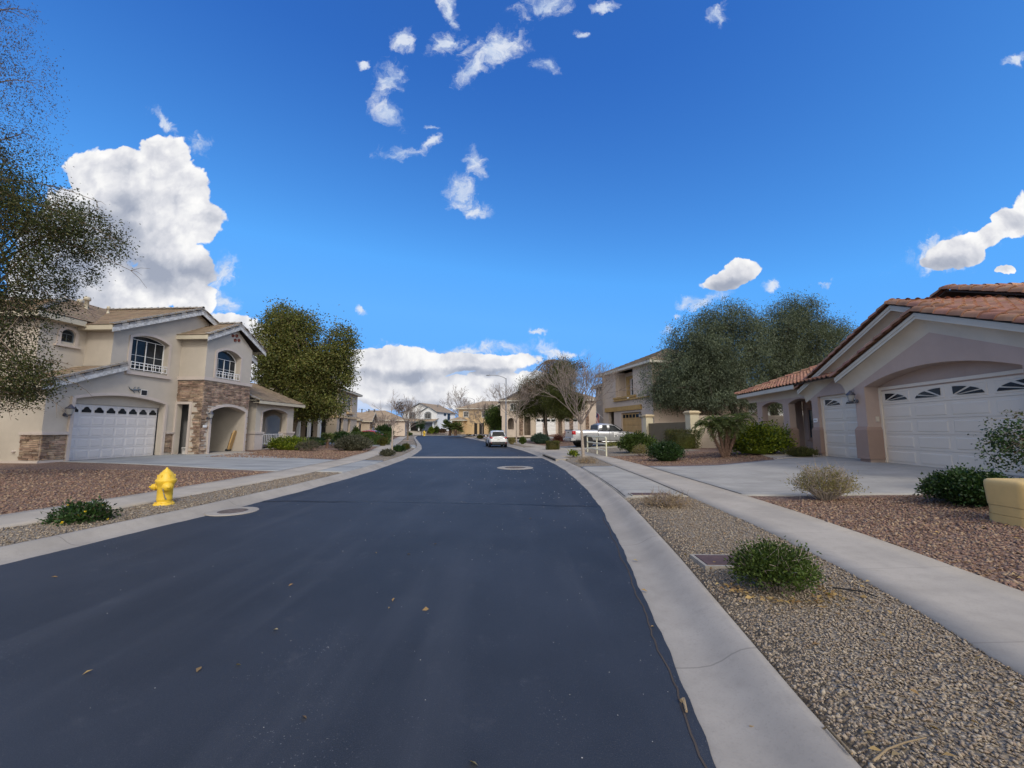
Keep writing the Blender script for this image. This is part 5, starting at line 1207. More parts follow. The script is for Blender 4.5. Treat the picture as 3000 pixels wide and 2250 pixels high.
def pickup():
    hd = math.atan2(.2, .975)
    p = Vector((4.62, 34.2, 0)); t = empty('pickup_truck', (p.x, p.y, float(hz(6.5, 34.6))+.01), hd, 'silver extended cab pickup on the driveway facing the ochre garage door', 'pickup truck'); t.scale = (1.04,)*3
    b = MB()
    b.loft([ring(.12,.60,.85,1.30,.90,.90,.98), ring(.2,.55,.85,1.32,.97,.93,.98), ring(1.2,.52,.85,1.32,.98,.94,.98), ring(2.22,.50,.85,1.31,.98,.94,.98)], smooth=True)
    b.build('bed', M['paint_silver'], t)
    b = MB(); b.box(.22, 2.2, -.84, .84, 1.335, 1.36); b.build('bed_cover', M['paint_silver'], t); b = MB(); b.box(.1, .2, -.88, .88, 1.30, 1.365); b.build('tailgate_lip', M['black'], t)
    b = MB(); b.box(.085, .13, -.74, .74, .72, 1.29); tg = b.build('tailgate', M['paint_silver'], t, bevel=.02); b = MB(); b.box(.07, .09, -.12, .12, 1.10, 1.19); b.build('latch', M['black'], tg)
    b = MB(); b.loft([ring(2.26,.50,.85,1.24,.97,.93,.98), ring(2.5,.48,.85,1.25,.98,.94,.98), ring(4.05,.48,.85,1.24,.98,.93,.98), ring(4.35,.50,.85,1.22,.985,.90,.96), ring(5.2,.52,.85,1.17,.98,.86,.96), ring(5.62,.56,.85,1.08,.93,.78,.94), ring(5.72,.60,.82,.98,.86,.70,.94)]); b.build('body', M['paint_silver'], t)
    gl = [(2.28,1.22,.92,1.24,.85), (2.34,1.22,.92,1.80,.72), (2.55,1.22,.92,1.87,.70), (3.4,1.22,.92,1.88,.70), (3.75,1.22,.92,1.80,.69), (4.62,1.22,.86,1.23,.78)]
    b = MB(); b.loft([gring(*s) for s in gl]); b.build('cab', M['paint_silver'], t, sub=1)
    b = MB(); panel(b, [(2.285,-.74,1.32),(2.285,.74,1.32),(2.315,.64,1.74),(2.315,-.64,1.74)], .02); b.build('rear_window', M['glass'], t)
    b = MB(); panel(b, [(4.50,-.72,1.29),(4.50,.72,1.29),(3.82,.62,1.75),(3.82,-.62,1.75)], .02); b.build('windscreen', M['glass'], t)
    for s in (1, -1):
        b = MB()
        for c in ((2.62,3.08,3.06,2.68), (3.26,4.28,3.74,3.30)):
            q = [sidepts(gl, c[0], .10), sidepts(gl, c[1], .10), sidepts(gl, c[2], .86), sidepts(gl, c[3], .86)]
            panel(b, [(p_[0], s*(p_[1]+.010), p_[2]) for p_ in q], .012)
        b.build('side_window', M['glass'], t)
        b = MB(); b.loft([[(.09,s*.80,.98),(.09,s*.80,1.26),(.15,s*.80,1.26),(.15,s*.80,.98)], [(.10,s*.965,.98),(.10,s*.955,1.26),(.20,s*.955,1.26),(.20,s*.965,.98)], [(.20,s*.985,.98),(.20,s*.972,1.26),(.36,s*.960,1.26),(.36,s*.985,.98)]]); b.build('tail_light', M['tail'], t)
        b = MB(); b.loft([[(5.40,s*.955,.88),(5.40,s*.93,1.06),(5.5,s*.80,1.06),(5.5,s*.80,.88)], [(5.66,s*.90,.86),(5.62,s*.86,1.03),(5.66,s*.62,1.0),(5.74,s*.62,.86)]]); b.build('headlight', M['head'], t)
        b = MB(); b.loft([[(4.12,s*.93,1.25),(4.12,s*.93,1.32),(4.2,s*.93,1.32),(4.2,s*.93,1.25)], [(4.10,s*1.18,1.24),(4.10,s*1.18,1.44),(4.22,s*1.15,1.44),(4.22,s*1.15,1.24)]]); b.build('mirror', M['black'], t)
        b = MB(); b.box(3.36, 3.56, s*.985-.02, s*.985+.02, 1.10, 1.13); b.build('door_handle', M['chrome'], t)
        b = MB(); b.box(3.20, 3.212, s*.98-.006, s*.98+.008, .56, 1.22); b.box(4.30, 4.312, s*.98-.006, s*.98+.009, .56, 1.2); b.box(2.232, 2.256, s*.96-.02, s*.96+.02, .52, 1.30); b.build('door_seam', M['black'], t)
        b = MB(); b.tube([(2.5,s*.99,.44),(2.6,s*1.03,.42),(4.2,s*1.03,.42),(4.3,s*.99,.44)], .04, 8); b.build('side_step', M['chrome'], t)
        for x in (1.30, 4.86):
            wheel(t, x, s*.84, .39, .39, .26, -s, 5); c = MB(); c.lathe([(.50,-.02),(.50,.045),(.44,.05)], 24, Matrix.Translation((x, s*.935, .43)) @ Matrix.Rotation(-s*PI/2, 4, 'X')); c.lathe([(.45,0),(.45,.046)], 24, Matrix.Translation((x, s*.935, .43)) @ Matrix.Rotation(-s*PI/2, 4, 'X')); c.build('wheel_arch', M['black'], t)
        b = MB(); b.M = Matrix.Translation((3.72, s*.985, .94)) @ Matrix.Rotation(PI/2*(1 if s < 0 else -1), 4, 'X')
        for q, mi in (([(-.16,-.02),(-.05,-.04),(-.03,.10),(-.15,.07)],0), ([(-.02,.02),(.06,.0),(.05,.14),(.0,.14)],0), ([(-.03,-.12),(.05,-.12),(.06,-.02),(-.02,-.02)],1), ([(-.15,-.16),(-.05,-.17),(-.06,-.06),(-.13,-.06)],0), ([(.07,-.10),(.19,-.10),(.19,-.03),(.07,-.03)],0)):
            b.cur = mi; b.extr(q, [], -.004, .010, lambda u, v, d: (u, v, d))
        b.M = None; b.build('door_decal', [M['white'], M['black']], t)
    b = MB(); b.loft([[(.0,-.9,.5),(.0,-.9,.72),(.1,-.9,.72),(.1,-.9,.5)], [(-.14,-.7,.5),(-.14,-.7,.70),(.1,-.7,.72),(.1,-.7,.5)], [(-.14,.7,.5),(-.14,.7,.70),(.1,.7,.72),(.1,.7,.5)], [(.0,.9,.5),(.0,.9,.72),(.1,.9,.72),(.1,.9,.5)]], smooth=False); b.loft([[(.0,s_*.9,.5),(.0,s_*.9,.72),(.34,s_*.99,.72),(.34,s_*.99,.52)] for s_ in (-1,)]+[[(.1,-.85,.5),(.1,-.85,.72),(.34,-.95,.72),(.34,-.95,.52)]]); b.build('rear_bumper', M['chrome'], t)
    b = MB(); b.loft([ring(5.5,.46,.6,.74,.95,.93), ring(5.85,.48,.6,.72,.78,.74)]); b.build('front_bumper', M['paint_silver'], t); b = MB(); b.box(.5, 5.3, -.75, .75, .38, .52); b.build('chassis', M['black'], t)
pickup()
def sedan():
    p = Vector((-14.0, 45.6, float(hz(-15.5, 45))+.02)); t = empty('red_sedan', p, R(172), 'red sedan parked nose to the house behind the clipped hedge on the left', 'car')
    b = MB(); b.loft([ring(.0,.45,.65,.88,.72,.66), ring(.12,.3,.62,1.0,.84,.78), ring(.8,.24,.6,1.02,.90,.82), ring(2.6,.22,.6,.97,.90,.82), ring(3.5,.24,.58,.90,.89,.80), ring(4.3,.26,.52,.78,.82,.68), ring(4.6,.34,.5,.62,.66,.52)]); b.build('body', M['paint_red'], t, sub=1)
    gl = [(.55,.98,.78,1.0,.70), (1.15,1.0,.82,1.36,.60), (1.6,1.0,.83,1.44,.58), (2.3,.98,.83,1.44,.58), (2.75,.96,.82,1.32,.60), (3.5,.90,.78,.93,.70)]
    b = MB(); b.loft([gring(*s) for s in gl]); b.build('cabin', M['paint_red'], t, sub=1)
    for s in (1, -1):
        b = MB()
        for c in ((1.0,1.75,1.75,1.25), (1.82,3.0,2.55,1.82)):
            q = [sidepts(gl, c[0], .1), sidepts(gl, c[1], .1), sidepts(gl, c[2], .86), sidepts(gl, c[3], .86)]; panel(b, [(p_[0], s*(p_[1]+.012), p_[2]) for p_ in q])
        b.build('side_window', M['glass'], t)
        for x in (.9, 3.65): wheel(t, x, s*.79, .32, .32, .21, -s)
        b = MB(); b.box(.0, .1, s*.6-.16, s*.6+.16, .80, .92); b.build('tail_light', M['tail'], t)
    b = MB(); panel(b, [(.62,-.62,1.02),(.62,.62,1.02),(1.12,.52,1.33),(1.12,-.52,1.33)], .02); b.build('rear_window', M['glass'], t)
    b = MB(); panel(b, [(3.42,-.66,.96),(3.42,.66,.96),(2.82,.52,1.29),(2.82,-.52,1.29)], .02); b.build('windscreen', M['glass'], t)
sedan()
# ------------------------------------------------------------------ fire hydrants
def hydrant():
    p = at(480, 1478); t = empty('fire_hydrant', p, R(-25), 'yellow fire hydrant on the tan gravel strip by the left pavement', 'fire hydrant', 'yellow fire hydrants')
    Y_ = M['yellow_paint']; b = MB()
    b.lathe([(.175,-.03),(.175,.018),(.165,.03),(.125,.032),(.122,.08),(.134,.10),(.128,.12),(.130,.34),(.146,.40),(.168,.435),(.178,.475),(.176,.50),(.164,.505)], 28); b.build('barrel', Y_, t)
    b = MB(); b.lathe([(.158,.505),(.152,.525),(.110,.625),(.085,.655),(.070,.665),(.072,.675),(.040,.70),(.030,.715)], 28)
    for k in range(6): b.M = Matrix.Rotation(2*PI*k/6, 4, 'Z'); b.box(.088, .145, -.010, .010, .53, .60)
    b.M = None; b.build('bonnet', Y_, t)
    b = MB(); b.lathe([(.024,.70),(.024,.735),(.018,.742)], 5); b.build('nut', Y_, t)
    b = MB()
    for k in range(8): a = 2*PI*k/8; b.lathe([(.012,.02),(.012,.05)], 6, Matrix.Translation((.148*math.cos(a), .148*math.sin(a), 0)))
    b.build('flange_bolt', Y_, t)
    for a, r, l, h in ((R(-14), .075, .20, .36), (R(228), .055, .20, .36), (R(-120), .0, 0, 0)):
        if not r: continue
        T = Matrix.Rotation(a, 4, 'Z') @ Matrix.Translation((.10, 0, h)) @ Matrix.Rotation(PI/2, 4, 'Y'); b = MB()
        b.lathe([(r*1.25,0),(r*1.05,.03),(r*1.0,.05),(r*1.28,.052),(r*1.28,.075),(r*1.12,.08),(r*1.08,.12),(r*.5,.135),(r*.34,.14),(r*.34,.165),(r*.2,.168)], 20, T); b.build('outlet', Y_, t)
    b = MB()
    for i in range(11):
        f = i/10; x, y, z = .16*math.cos(R(-38))+.03, -.16*math.sin(R(38))-.02, .0
        q = Vector((.19-.06*f, -.13+.10*f, .30-.22*f+.14*(f-.5)**2)); b.M = Matrix.Translation(q) @ Matrix.Rotation(PI/2*(i % 2), 4, 'Z'); b.lathe([(.012,-.004),(.012,.004)], 6, Matrix.Rotation(PI/2, 4, 'X'))
    b.M = None; b.build('chain', M['galv'], t)
    return t
HY = hydrant()
h2 = copy_tree(HY); q = Vector((atY(1243, 118), 118, .02)); h2.location = q; h2.scale = (2.1,)*3; h2['label'] = 'far yellow hydrant by the kerb in front of the blue garage door'
# ------------------------------------------------------------------ street lamps
def street_lamp():
    t = empty('street_lamp', (-.88, 60, .3), 0, 'tall grey street lamp with a curved arm behind the white SUV', 'street lamp', 'street lamps')
    b = MB(); b.tube([(0,0,-.3),(0,0,.3),(0,0,9.0)], [.14,.125,.075], 12); b.build('pole', M['galv'], t)
    b = MB(); b.lathe([(.2,-.2),(.2,.04),(.15,.10)], 12); b.build('base', M['galv'], t)
    b = MB(); b.tube([(0,0,8.9),(-.35,0,9.15),(-1.0,0,9.38),(-1.8,0,9.48),(-2.4,0,9.46)], [.06,.055,.045,.04,.035], 8); b.build('arm', M['galv'], t)
    b = MB(); b.loft([[(-2.3,-.05,9.44),(-2.3,.05,9.44),(-2.3,.05,9.52),(-2.3,-.05,9.52)], [(-2.5,-.14,9.42),(-2.5,.14,9.42),(-2.5,.10,9.55),(-2.5,-.10,9.55)], [(-2.85,-.13,9.41),(-2.85,.13,9.41),(-2.85,.08,9.52),(-2.85,-.08,9.52)], [(-3.0,-.05,9.41),(-3.0,.05,9.41),(-3.0,.03,9.46),(-3.0,-.03,9.46)]]); b.lathe([(.04,9.54),(.04,9.62),(.02,9.64)], 8, Matrix.Translation((-2.5,0,0))); b.build('lamp_head', M['galv'], t)
    return t
SL = street_lamp()
l2 = copy_tree(SL); l2.location = (atY(1389, 104), 104, .4); l2['label'] = 'farther street lamp whose curved arm shows over the golden house roof'
l3 = copy_tree(SL); l3.location = (atY(1072, 112), 112, .0); l3.scale = (.78,)*3; l3['label'] = 'far street lamp rising behind the broad tan roof on the left'
# ------------------------------------------------------------------ pipe railing beside the right pavement
t = empty('hand_railing', (float(RW2(25.4))+.03, 25.4, float(hz(5.2, 25.4))), math.atan2(4.3, float(RW2(27.6)-RW2(23.3))), 'short cream pipe railing beside the right pavement in front of the pickup', 'railing')
for x in (-2.2, -.2, 2.2): b = MB(); b.tube([(x,0,-.1),(x,0,1.0 if abs(x) > 1 else 1.04)], .045, 10); b.build('post', M['cream_pipe'], t)
b = MB(); b.tube([(-2.2,0,.98),(-2.17,0,1.04),(-2.1,0,1.06),(2.1,0,1.06),(2.17,0,1.04),(2.2,0,.98)], .045, 10); b.build('top_rail', M['cream_pipe'], t)
for z in (.30, .68): b = MB(); b.tube([(-2.2,0,z),(2.2,0,z)], .040, 8); b.build('lower_rail', M['cream_pipe'], t)
# ------------------------------------------------------------------ utility cabinet at the right edge
def cabinet():
    p = at(2944, 1552); t = empty('utility_cabinet', (p.x+.66, p.y+.20, p.z-.03), R(-4), 'faded yellow rounded utility cabinet on the brown gravel at the right', 'utility box')
    def rr(w, d, z, r=.12):
        pts = []
        for cx_, cy_, a0 in ((w-r,d-r,0),(-w+r,d-r,90),(-w+r,-d+r,180),(w-r,-d+r,270)):
            for k in range(6): a = R(a0+k*18); pts.append((cx_+r*math.cos(a), cy_+r*math.sin(a), z))
        return pts
    b = MB(); b.loft([rr(.36,.30,0), rr(.36,.30,.175)]); b.build('base', M['cabinet'], t)
    b = MB(); b.loft([rr(.355,.295,.18), rr(.355,.295,.31)]); b.build('collar', M['cabinet'], t)
    b = MB(); b.loft([rr(.362,.302,.315), rr(.372,.312,.60), rr(.372,.312,.645), rr(.362,.302,.675,.11), rr(.335,.275,.695,.10), rr(.28,.22,.702,.09)]); b.build('cover', M['cabinet'], t)
    b = MB(); rr_ = random.Random(2)
    for i in range(9):
        x = -.19+ (i % 3)*.02; z = .58-(i//3)*.05; b.box(x-.006, x+.006, -.3205, -.309, z-.012, z+.014)
    b.box(-.345, -.26, -.312, -.3085, .40, .48); b.build('sticker', [M['slate']], t)
    b = MB(); b.lathe([(.02,0),(.02,.02)], 8, Matrix.Translation((-.28,-.295,.22)) @ Matrix.Rotation(PI/2, 4, 'X')); b.build('lock', M['black'], t)
cabinet()
# ------------------------------------------------------------------ plants
L = {}
L['olive'] = leafmat('olive leaves', [(.05,.062,.018),(.09,.115,.028),(.14,.155,.036),(.19,.18,.05),(.12,.10,.04)], .3)
L['near'] = leafmat('dark mixed leaves', [(.020,.032,.012),(.04,.055,.018),(.07,.085,.022),(.10,.10,.03),(.085,.05,.03)], .3)
L['pods'] = leafmat('dry pods', [(.055,.045,.04),(.09,.075,.07),(.12,.095,.09),(.06,.055,.035)], .2)
L['grey'] = leafmat('grey green willow leaves', [(.035,.05,.032),(.07,.09,.056),(.11,.14,.085),(.17,.20,.13),(.06,.08,.05)], .25)
L['pine'] = leafmat('pine needles', [(.03,.042,.012),(.06,.075,.016),(.10,.11,.022),(.045,.055,.014)], .2)
L['brown'] = leafmat('dry brown leaves', [(.09,.055,.035),(.14,.09,.055),(.06,.045,.03)], .25)
L['dark'] = leafmat('dark green leaves', [(.012,.028,.010),(.022,.05,.014),(.035,.075,.018),(.05,.09,.025)], .2, .4)
L['mid'] = leafmat('mid green leaves', [(.025,.045,.012),(.05,.085,.016),(.08,.12,.022),(.10,.14,.03)], .3)
L['lime'] = leafmat('lime green leaves', [(.035,.065,.012),(.08,.13,.016),(.16,.21,.02),(.30,.33,.035),(.05,.09,.015)], .3, .35)
L['hedge'] = leafmat('hedge leaves', [(.035,.045,.012),(.075,.085,.02),(.12,.125,.025),(.10,.07,.03)], .3)
L['sage'] = leafmat('sage grey leaves', [(.05,.052,.032),(.085,.085,.055),(.12,.115,.08),(.045,.055,.03)], .2)
L['blue'] = leafmat('blue green leaves', [(.025,.05,.035),(.045,.085,.06),(.07,.12,.085)], .2)
L['straw'] = leafmat('straw', [(.28,.20,.12),(.40,.30,.18),(.22,.15,.09)], .2, .8)
L['pale'] = leafmat('pale yellowish leaves', [(.16,.14,.05),(.28,.24,.10),(.22,.20,.06),(.36,.29,.17),(.12,.13,.035)], .3)
L['red'] = leafmat('wine red leaves', [(.09,.025,.025),(.16,.05,.04),(.06,.03,.02)], .25)
L['aloe'] = leafmat('aloe leaves', [(.13,.15,.035),(.22,.22,.06),(.09,.12,.03),(.28,.22,.08)], .1)
L['frond'] = leafmat('palm fronds', [(.035,.055,.014),(.065,.095,.022),(.10,.13,.04),(.13,.14,.05)], .3)
L['yellow'] = leafmat('yellow petals', [(.75,.55,.03),(.8,.62,.08)], .2)
L['litter'] = leafmat('fallen leaves', [(.34,.20,.07),(.48,.33,.13),(.22,.12,.05),(.52,.40,.19)], .15, .7)
def unit(a): return a/np.maximum(np.linalg.norm(a, axis=-1, keepdims=True), 1e-9)
def leaves(name, m, parent, P, Dv, Ln, Wd, rng, fold=.22, core=None):
    n = len(P); Ln = np.broadcast_to(Ln, n)[:, None]; Wd = np.broadcast_to(Wd, n)[:, None]; Dv = unit(Dv)
    s = unit(np.cross(Dv, rng.normal(size=(n, 3)))); u = np.cross(s, Dv)
    a = P; b = P+Dv*Ln*.42+s*Wd*.5+u*Wd*fold; c = P+Dv*Ln; d = P+Dv*Ln*.42-s*Wd*.5+u*Wd*fold
    V = np.stack([a, b, c, d], 1).reshape(-1, 3); Fq = np.arange(4*n).reshape(n, 4)
    if core is not None: k = len(V); V = np.concatenate([V, core[0]]); Fq = np.concatenate([Fq, core[1]+k])
    return link_np(name, V, Fq, m, parent)
def clumps(rng, blobs, n, per, sig, power=.40, flat=1.):
    """leaf positions clustered on sprays through a union of ellipsoids; blobs: (centre, radii)"""
    w = np.array([r[0]*r[1]*r[2] for c, r in blobs])**.75; w /= w.sum(); idx = rng.choice(len(blobs), n, p=w)
    C = np.array([b[0] for b in blobs])[idx]; Rr = np.array([b[1] for b in blobs])[idx]
    d = unit(rng.normal(size=(n, 3))); cen = C+d*Rr*(rng.rand(n, 1)**power)
    cnt = rng.randint(int(per*.5), int(per*1.5)+1, n); ci = np.repeat(np.arange(n), cnt)
    sp = sig*rng.uniform(.6, 1.3, n)[ci][:, None]
    P = cen[ci]+rng.normal(size=(len(ci), 3))*sp*np.array([1, 1, flat]); return cen, P, d[ci]
def bez(a, b, c, n=5): return [(Vector(a)*(1-t)**2+Vector(b)*2*t*(1-t)+Vector(c)*t*t) for t in [i/n for i in range(n+1)]]
def tree(name, label, cat, base, trunk, tr, blobs, n, per, sig, ll, lw, lm, bark, seed, droop=.3, limbs=30, group=None, power=.42, lr=.05, extra=None):
    """trunk: list of points above base; blobs relative to base"""
    rng = np.random.RandomState(seed); t = empty(name, base, 0, label, cat, group)
    b = MB(); b.tube(trunk, tr, 10); b.build('trunk', bark, t)
    cen, P, d = clumps(rng, blobs, n, per, sig, power)
    b = MB(); tp = [Vector(p) for p in trunk]; k = len(tp)
    for i in rng.choice(len(cen), min(limbs, len(cen)), replace=False):
        c = Vector(cen[i]); j = rng.randint(max(1, k//2), k); s = tp[j]; mid = s.lerp(c, .45)+Vector((0, 0, .22*(c-s).length*.5)); r0 = lr*(.5+.5*rng.rand())
        pts = bez(s, mid, c); b.tube(pts, [r0*(1-.8*q/5) for q in range(6)], 5, cap=False)
        for _ in range(3):
            q = pts[rng.randint(2, 5)]; e = Vector(cen[rng.randint(len(cen))]); e = q+(e-q).normalized()*min((e-q).length, .9+sig*2); b.tube([q, q.lerp(e, .5)+Vector(rng.normal(size=3))*.06, e], [r0*.35, r0*.2, r0*.08], 4, cap=False)
    b.build('limbs', bark, t)
    Dv = d*.35+rng.normal(size=P.shape)*.6; Dv[:, 2] -= droop
    leaves('crown', lm, t, P, Dv, ll*rng.uniform(.6, 1.25, len(P)), lw*rng.uniform(.7, 1.2, len(P)), rng)
    if extra: extra(t, rng)
    return t
def pxblobs(base, Y, lst, dep=.9):
    """(u, v, ru, rv) outlines at distance Y -> ellipsoids relative to base"""
    out = []
    for e in lst:
        u, v, ru, rv = e[:4]; d = ray(u, v); y = Y+(e[4] if len(e) > 4 else 0); k = y/d.y
        c = Vector((d.x*k, y, CH+d.z*k))-Vector(base); rx, rz = ru*y/F, rv*y/F; out.append(((c.x, c.y, c.z), (rx, max(rx, rz)*dep, rz)))
    return out
def shrub(name, label, cat, u, v, wpx, hpx, lm, seed, ll=.05, lw=.028, n=3000, shape='ball', dep=.8, twig=None, ntw=0, group=None, core=True, up=.3, sig=.06, base=None, tlen=1., extra=None):
    p = at(u, v) if base is None else Vector(base); rng = np.random.RandomState(seed); Y = p.y
    k = math.hypot(Y, p.z-CH)/F*1.0; rx, rz = wpx*k/2, hpx*k; ry = rx*dep
    p = p+Vector((0, ry*.75, 0)); p.z = float(hz(p.x, p.y)) if base is None else p.z
    t = empty(name, p, 0, label, cat, group)
    if shape == 'box':
        q = rng.uniform(-1, 1, (n, 3)); ax = rng.choice(3, n, p=[.3, .35, .35]); s = np.sign(q[np.arange(n), ax]); q[np.arange(n), ax] = s*(1-np.abs(rng.normal(size=n))*.10)
        q = np.sign(q)*np.abs(q)**.9; N = np.zeros((n, 3)); N[np.arange(n), ax] = s
        P = q*np.array([rx, ry, rz/2])*.97+[0, 0, rz/2]; lo = P[:, 2] > rz*.06; P, N = P[lo], N[lo]
    else:
        d = unit(rng.normal(size=(n, 3))); d[:, 2] = np.abs(d[:, 2])*1.0-(.35 if shape == 'ball' else .0)*rng.rand(n); d = unit(d)
        wob = 1+.16*np.sin(d[:, 0]*7+seed)*np.sin(d[:, 1]*6+seed*2)+.12*np.sin(d[:, 2]*11+d[:, 0]*9+seed)+.07*np.sin(d[:, 0]*23+seed)*np.sin(d[:, 2]*19)
        rr_ = (1-np.abs(rng.normal(size=n))*(.14 if core else .34))*wob
        c0 = .42 if shape == 'ball' else .03
        P = d*rr_[:, None]*np.array([rx, ry, rz*(1-c0)])+[0, 0, rz*c0]; N = d; lo = P[:, 2] > .01; P, N = P[lo], N[lo]
    P = P+rng.normal(size=P.shape)*(sig*.5+.035*min(rx, rz))
    Dv = N*.7+rng.normal(size=P.shape)*.55; Dv[:, 2] += up
    cr = None
    if core:
        m = 12; th = np.linspace(0, 2*PI, m, endpoint=False); f = .80; zs = np.array([.03, .3, .62, .80, .9]) if shape == 'box' else np.array([.04, .22, .5, .74, .86])
        rs = np.array([.8, .84, .84, .8, .0]) if shape == 'box' else np.array([.55, .78, .80, .55, .0]) if shape == 'ball' else np.array([.85, .78, .6, .36, 0])
        e = .45 if shape == 'box' else 1
        cx_ = np.sign(np.cos(th))*np.abs(np.cos(th))**e; sy_ = np.sign(np.sin(th))*np.abs(np.sin(th))**e
        V = np.concatenate([np.stack([cx_*rx*r, sy_*ry*r, np.full(m, z*rz)], -1) for z, r in zip(zs, rs)]); i = np.arange(4)[:, None]*m+np.arange(m)[None]; i2 = np.arange(4)[:, None]*m+(np.arange(m)+1)[None] % m
        cr = (V, np.stack([i, i2, i2+m, i+m], -1).reshape(-1, 4))
    if twig:
        b = MB()
        for _ in range(ntw):
            d = unit(rng.normal(size=3)); d[2] = abs(d[2])*.9+.35; e = Vector((d[0]*rx, d[1]*ry, min(1.05, d[2])*rz*tlen)); s = Vector((d[0]*rx*.15, d[1]*ry*.15, -.02)); mid = s.lerp(e, .5)+Vector((0, 0, rz*.12))+Vector(rng.normal(size=3))*rx*.08
            r0 = .0035+.010*rx; b.tube(bez(s, mid, e, 4), [r0, r0*.8, r0*.6, r0*.45, r0*.3], 4, cap=False)
            for _ in range(2): q = mid.lerp(e, rng.rand()*.7); b.tube([q, q+Vector(rng.normal(size=3))*rx*.22+Vector((0, 0, rz*.1))], [r0*.5, r0*.25], 3, cap=False)
        b.build('stems', M[twig], t)
    leaves('foliage', lm, t, P, Dv, ll*rng.uniform(.6, 1.3, len(P)), lw*rng.uniform(.7, 1.25, len(P)), rng, core=cr)
    if extra: extra(t, rng, P, N)
    return t
def bare(name, label, base, h, spread, seed, bark='bark_pale', tr=.08, split=.42, depth=5, group='leafless street trees', lean=(0,0), nlead=5, extra=None, kids=3, fine=1.):
    rng = random.Random(seed); t = empty(name, base, 0, label, 'tree', group); tk = MB(); br = MB(); fork = h*split
    top = Vector((lean[0], lean[1], fork)); tk.tube([(0,0,-.1), (lean[0]*.3, lean[1]*.3, fork*.4), top], [tr*1.25, tr, tr*.85], 9); tk.build('trunk', M[bark], t)
    def grow(p, d, Ln, r, k):
        pts = [p]; dd = d.copy()
        for i in range(3):
            dd = (dd+Vector((rng.gauss(0,.13), rng.gauss(0,.13), .07+rng.gauss(0,.07)))).normalized(); pts.append(pts[-1]+dd*Ln/3)
        br.tube(pts, [r, r*.85, r*.7, r*.55], 5 if r > .02 else 3, cap=False)
        if k <= 0: return
        for i in range(kids):
            q = pts[rng.choice((1, 2, 3, 3))] if i else pts[3]; a = rng.uniform(0, 2*PI); o = dd.orthogonal().normalized(); o.rotate(Matrix.Rotation(a, 3, dd)); nd = (dd+o*rng.uniform(.35, .85)*(spread if k > 2 else 1)).normalized()
            grow(q, nd, Ln*rng.uniform(.6, .82), max(r*.62, .0058*fine), k-1)
    for i in range(nlead):
        a = 2*PI*(i+rng.uniform(-.3, .3))/nlead; tilt = rng.uniform(.35, .8)*spread; d = Vector((math.cos(a)*tilt, math.sin(a)*tilt, 1)).normalized(); grow(top-Vector((0,0,fork*.05*i/nlead)), d, h*(1-split)*.46*rng.uniform(.85, 1.1), tr*.5, depth-1)
    br.build('branches', M['twig'], t)
    if extra: extra(t)
    return t
def V3(u, Y, z=None):
    x = atY(u, Y); return Vector((x, Y, float(hz(x, Y)) if z is None else z))
# ---- the leafy trees
b0 = Vector((-16.6, 11.2, .25))
def near_extra(t, rng):
    bl = pxblobs(b0, 11.2, [(-40,30,130,120),(0,170,140,110),(10,300,150,110),(0,420,150,90)])
    cen, P, d = clumps(rng, bl, 420, 24, .16, .5); Dv = rng.normal(size=P.shape)*.6; Dv[:, 2] -= .6
    leaves('dry_pods', L['pods'], t, P, Dv, .055*rng.uniform(.7, 1.3, len(P)), .02*rng.uniform(.7, 1.3, len(P)), rng)
    b = MB(); lims = [(-.9,0),(0,0)]
    for (u0, v0, u1, v1, sag) in ((-200,640,300,690,-30),(-150,560,230,560,-40),(-150,700,330,770,-50),(-200,880,180,880,-20),(-150,1040,170,1120,-20),(-150,1060,120,1180,-30),(-200,1000,180,1080,-25),(-100,1120,90,1200,-10),(-200,300,110,260,-40),(-200,100,90,60,-60),(-200,450,130,430,-30)):
        def q(u, v): d = ray(u, v); k = 11.2/d.y; return Vector((d.x*k, 11.2+rng.uniform(-.6,.6), CH+d.z*k))-b0
        pts = bez(q(u0, v0), q((u0+u1)/2, (v0+v1)/2+sag*2), q(u1, v1), 6); b.tube(pts, [.03-.0038*i for i in range(7)], 5, cap=False)
        for _ in range(14):
            s = pts[rng.randint(1, 7)]; e = s+Vector((rng.uniform(.1,.6), rng.uniform(-.4,.4), rng.uniform(-.5,.15))); b.tube([s, s.lerp(e,.5)+Vector((0,0,.05)), e], [.009,.006,.003], 3, cap=False)
    b.build('twigs', M['bark'], t)
tree('leafy_tree', 'large leafy tree overhanging the left edge of the picture in front of the stone-bay house', 'tree', b0, [(0,0,-.1),(.1,0,1.6),(.3,.1,3.2),(.5,0,5.0),(.5,0,8.5)], [.26,.22,.19,.15,.07],
     pxblobs(b0, 11.2, [(-120,470,230,90),(20,590,220,70),(130,660,190,75),(210,690,150,60),(60,760,180,80),(-30,850,200,80),(-60,960,170,70),(30,1040,105,45),(20,1120,125,70),(90,1100,70,50),(-90,1150,140,55)]), 1500, 40, .17, .07, .038, L['near'], M['bark'], 21, droop=.25, limbs=60, power=.5, lr=.05, extra=near_extra)
b1 = Vector((-19.9, 37.2, .25))
tree('shade_tree', 'tall olive green tree with a leaning trunk just past the left porch', 'tree', b1, [(-.5,0,-.1),(0,0,1.6),(.5,0,3.6),(1.0,0,5.5),(1.2,0,8)], [.30,.25,.21,.16,.08],
     pxblobs(b1, 37.2, [(848,945,80,55),(845,990,100,70),(850,1060,105,75),(930,1090,100,75),(990,1010,48,75),(985,1075,55,70),(795,1085,50,65),(880,1150,95,60),(945,1180,78,45),(905,1205,60,24)]), 1700, 46, .36, .20, .12, L['olive'], M['bark'], 22, droop=.25, limbs=90, power=.5, lr=.09)
b2 = Vector((18.6, 33.5, .5))
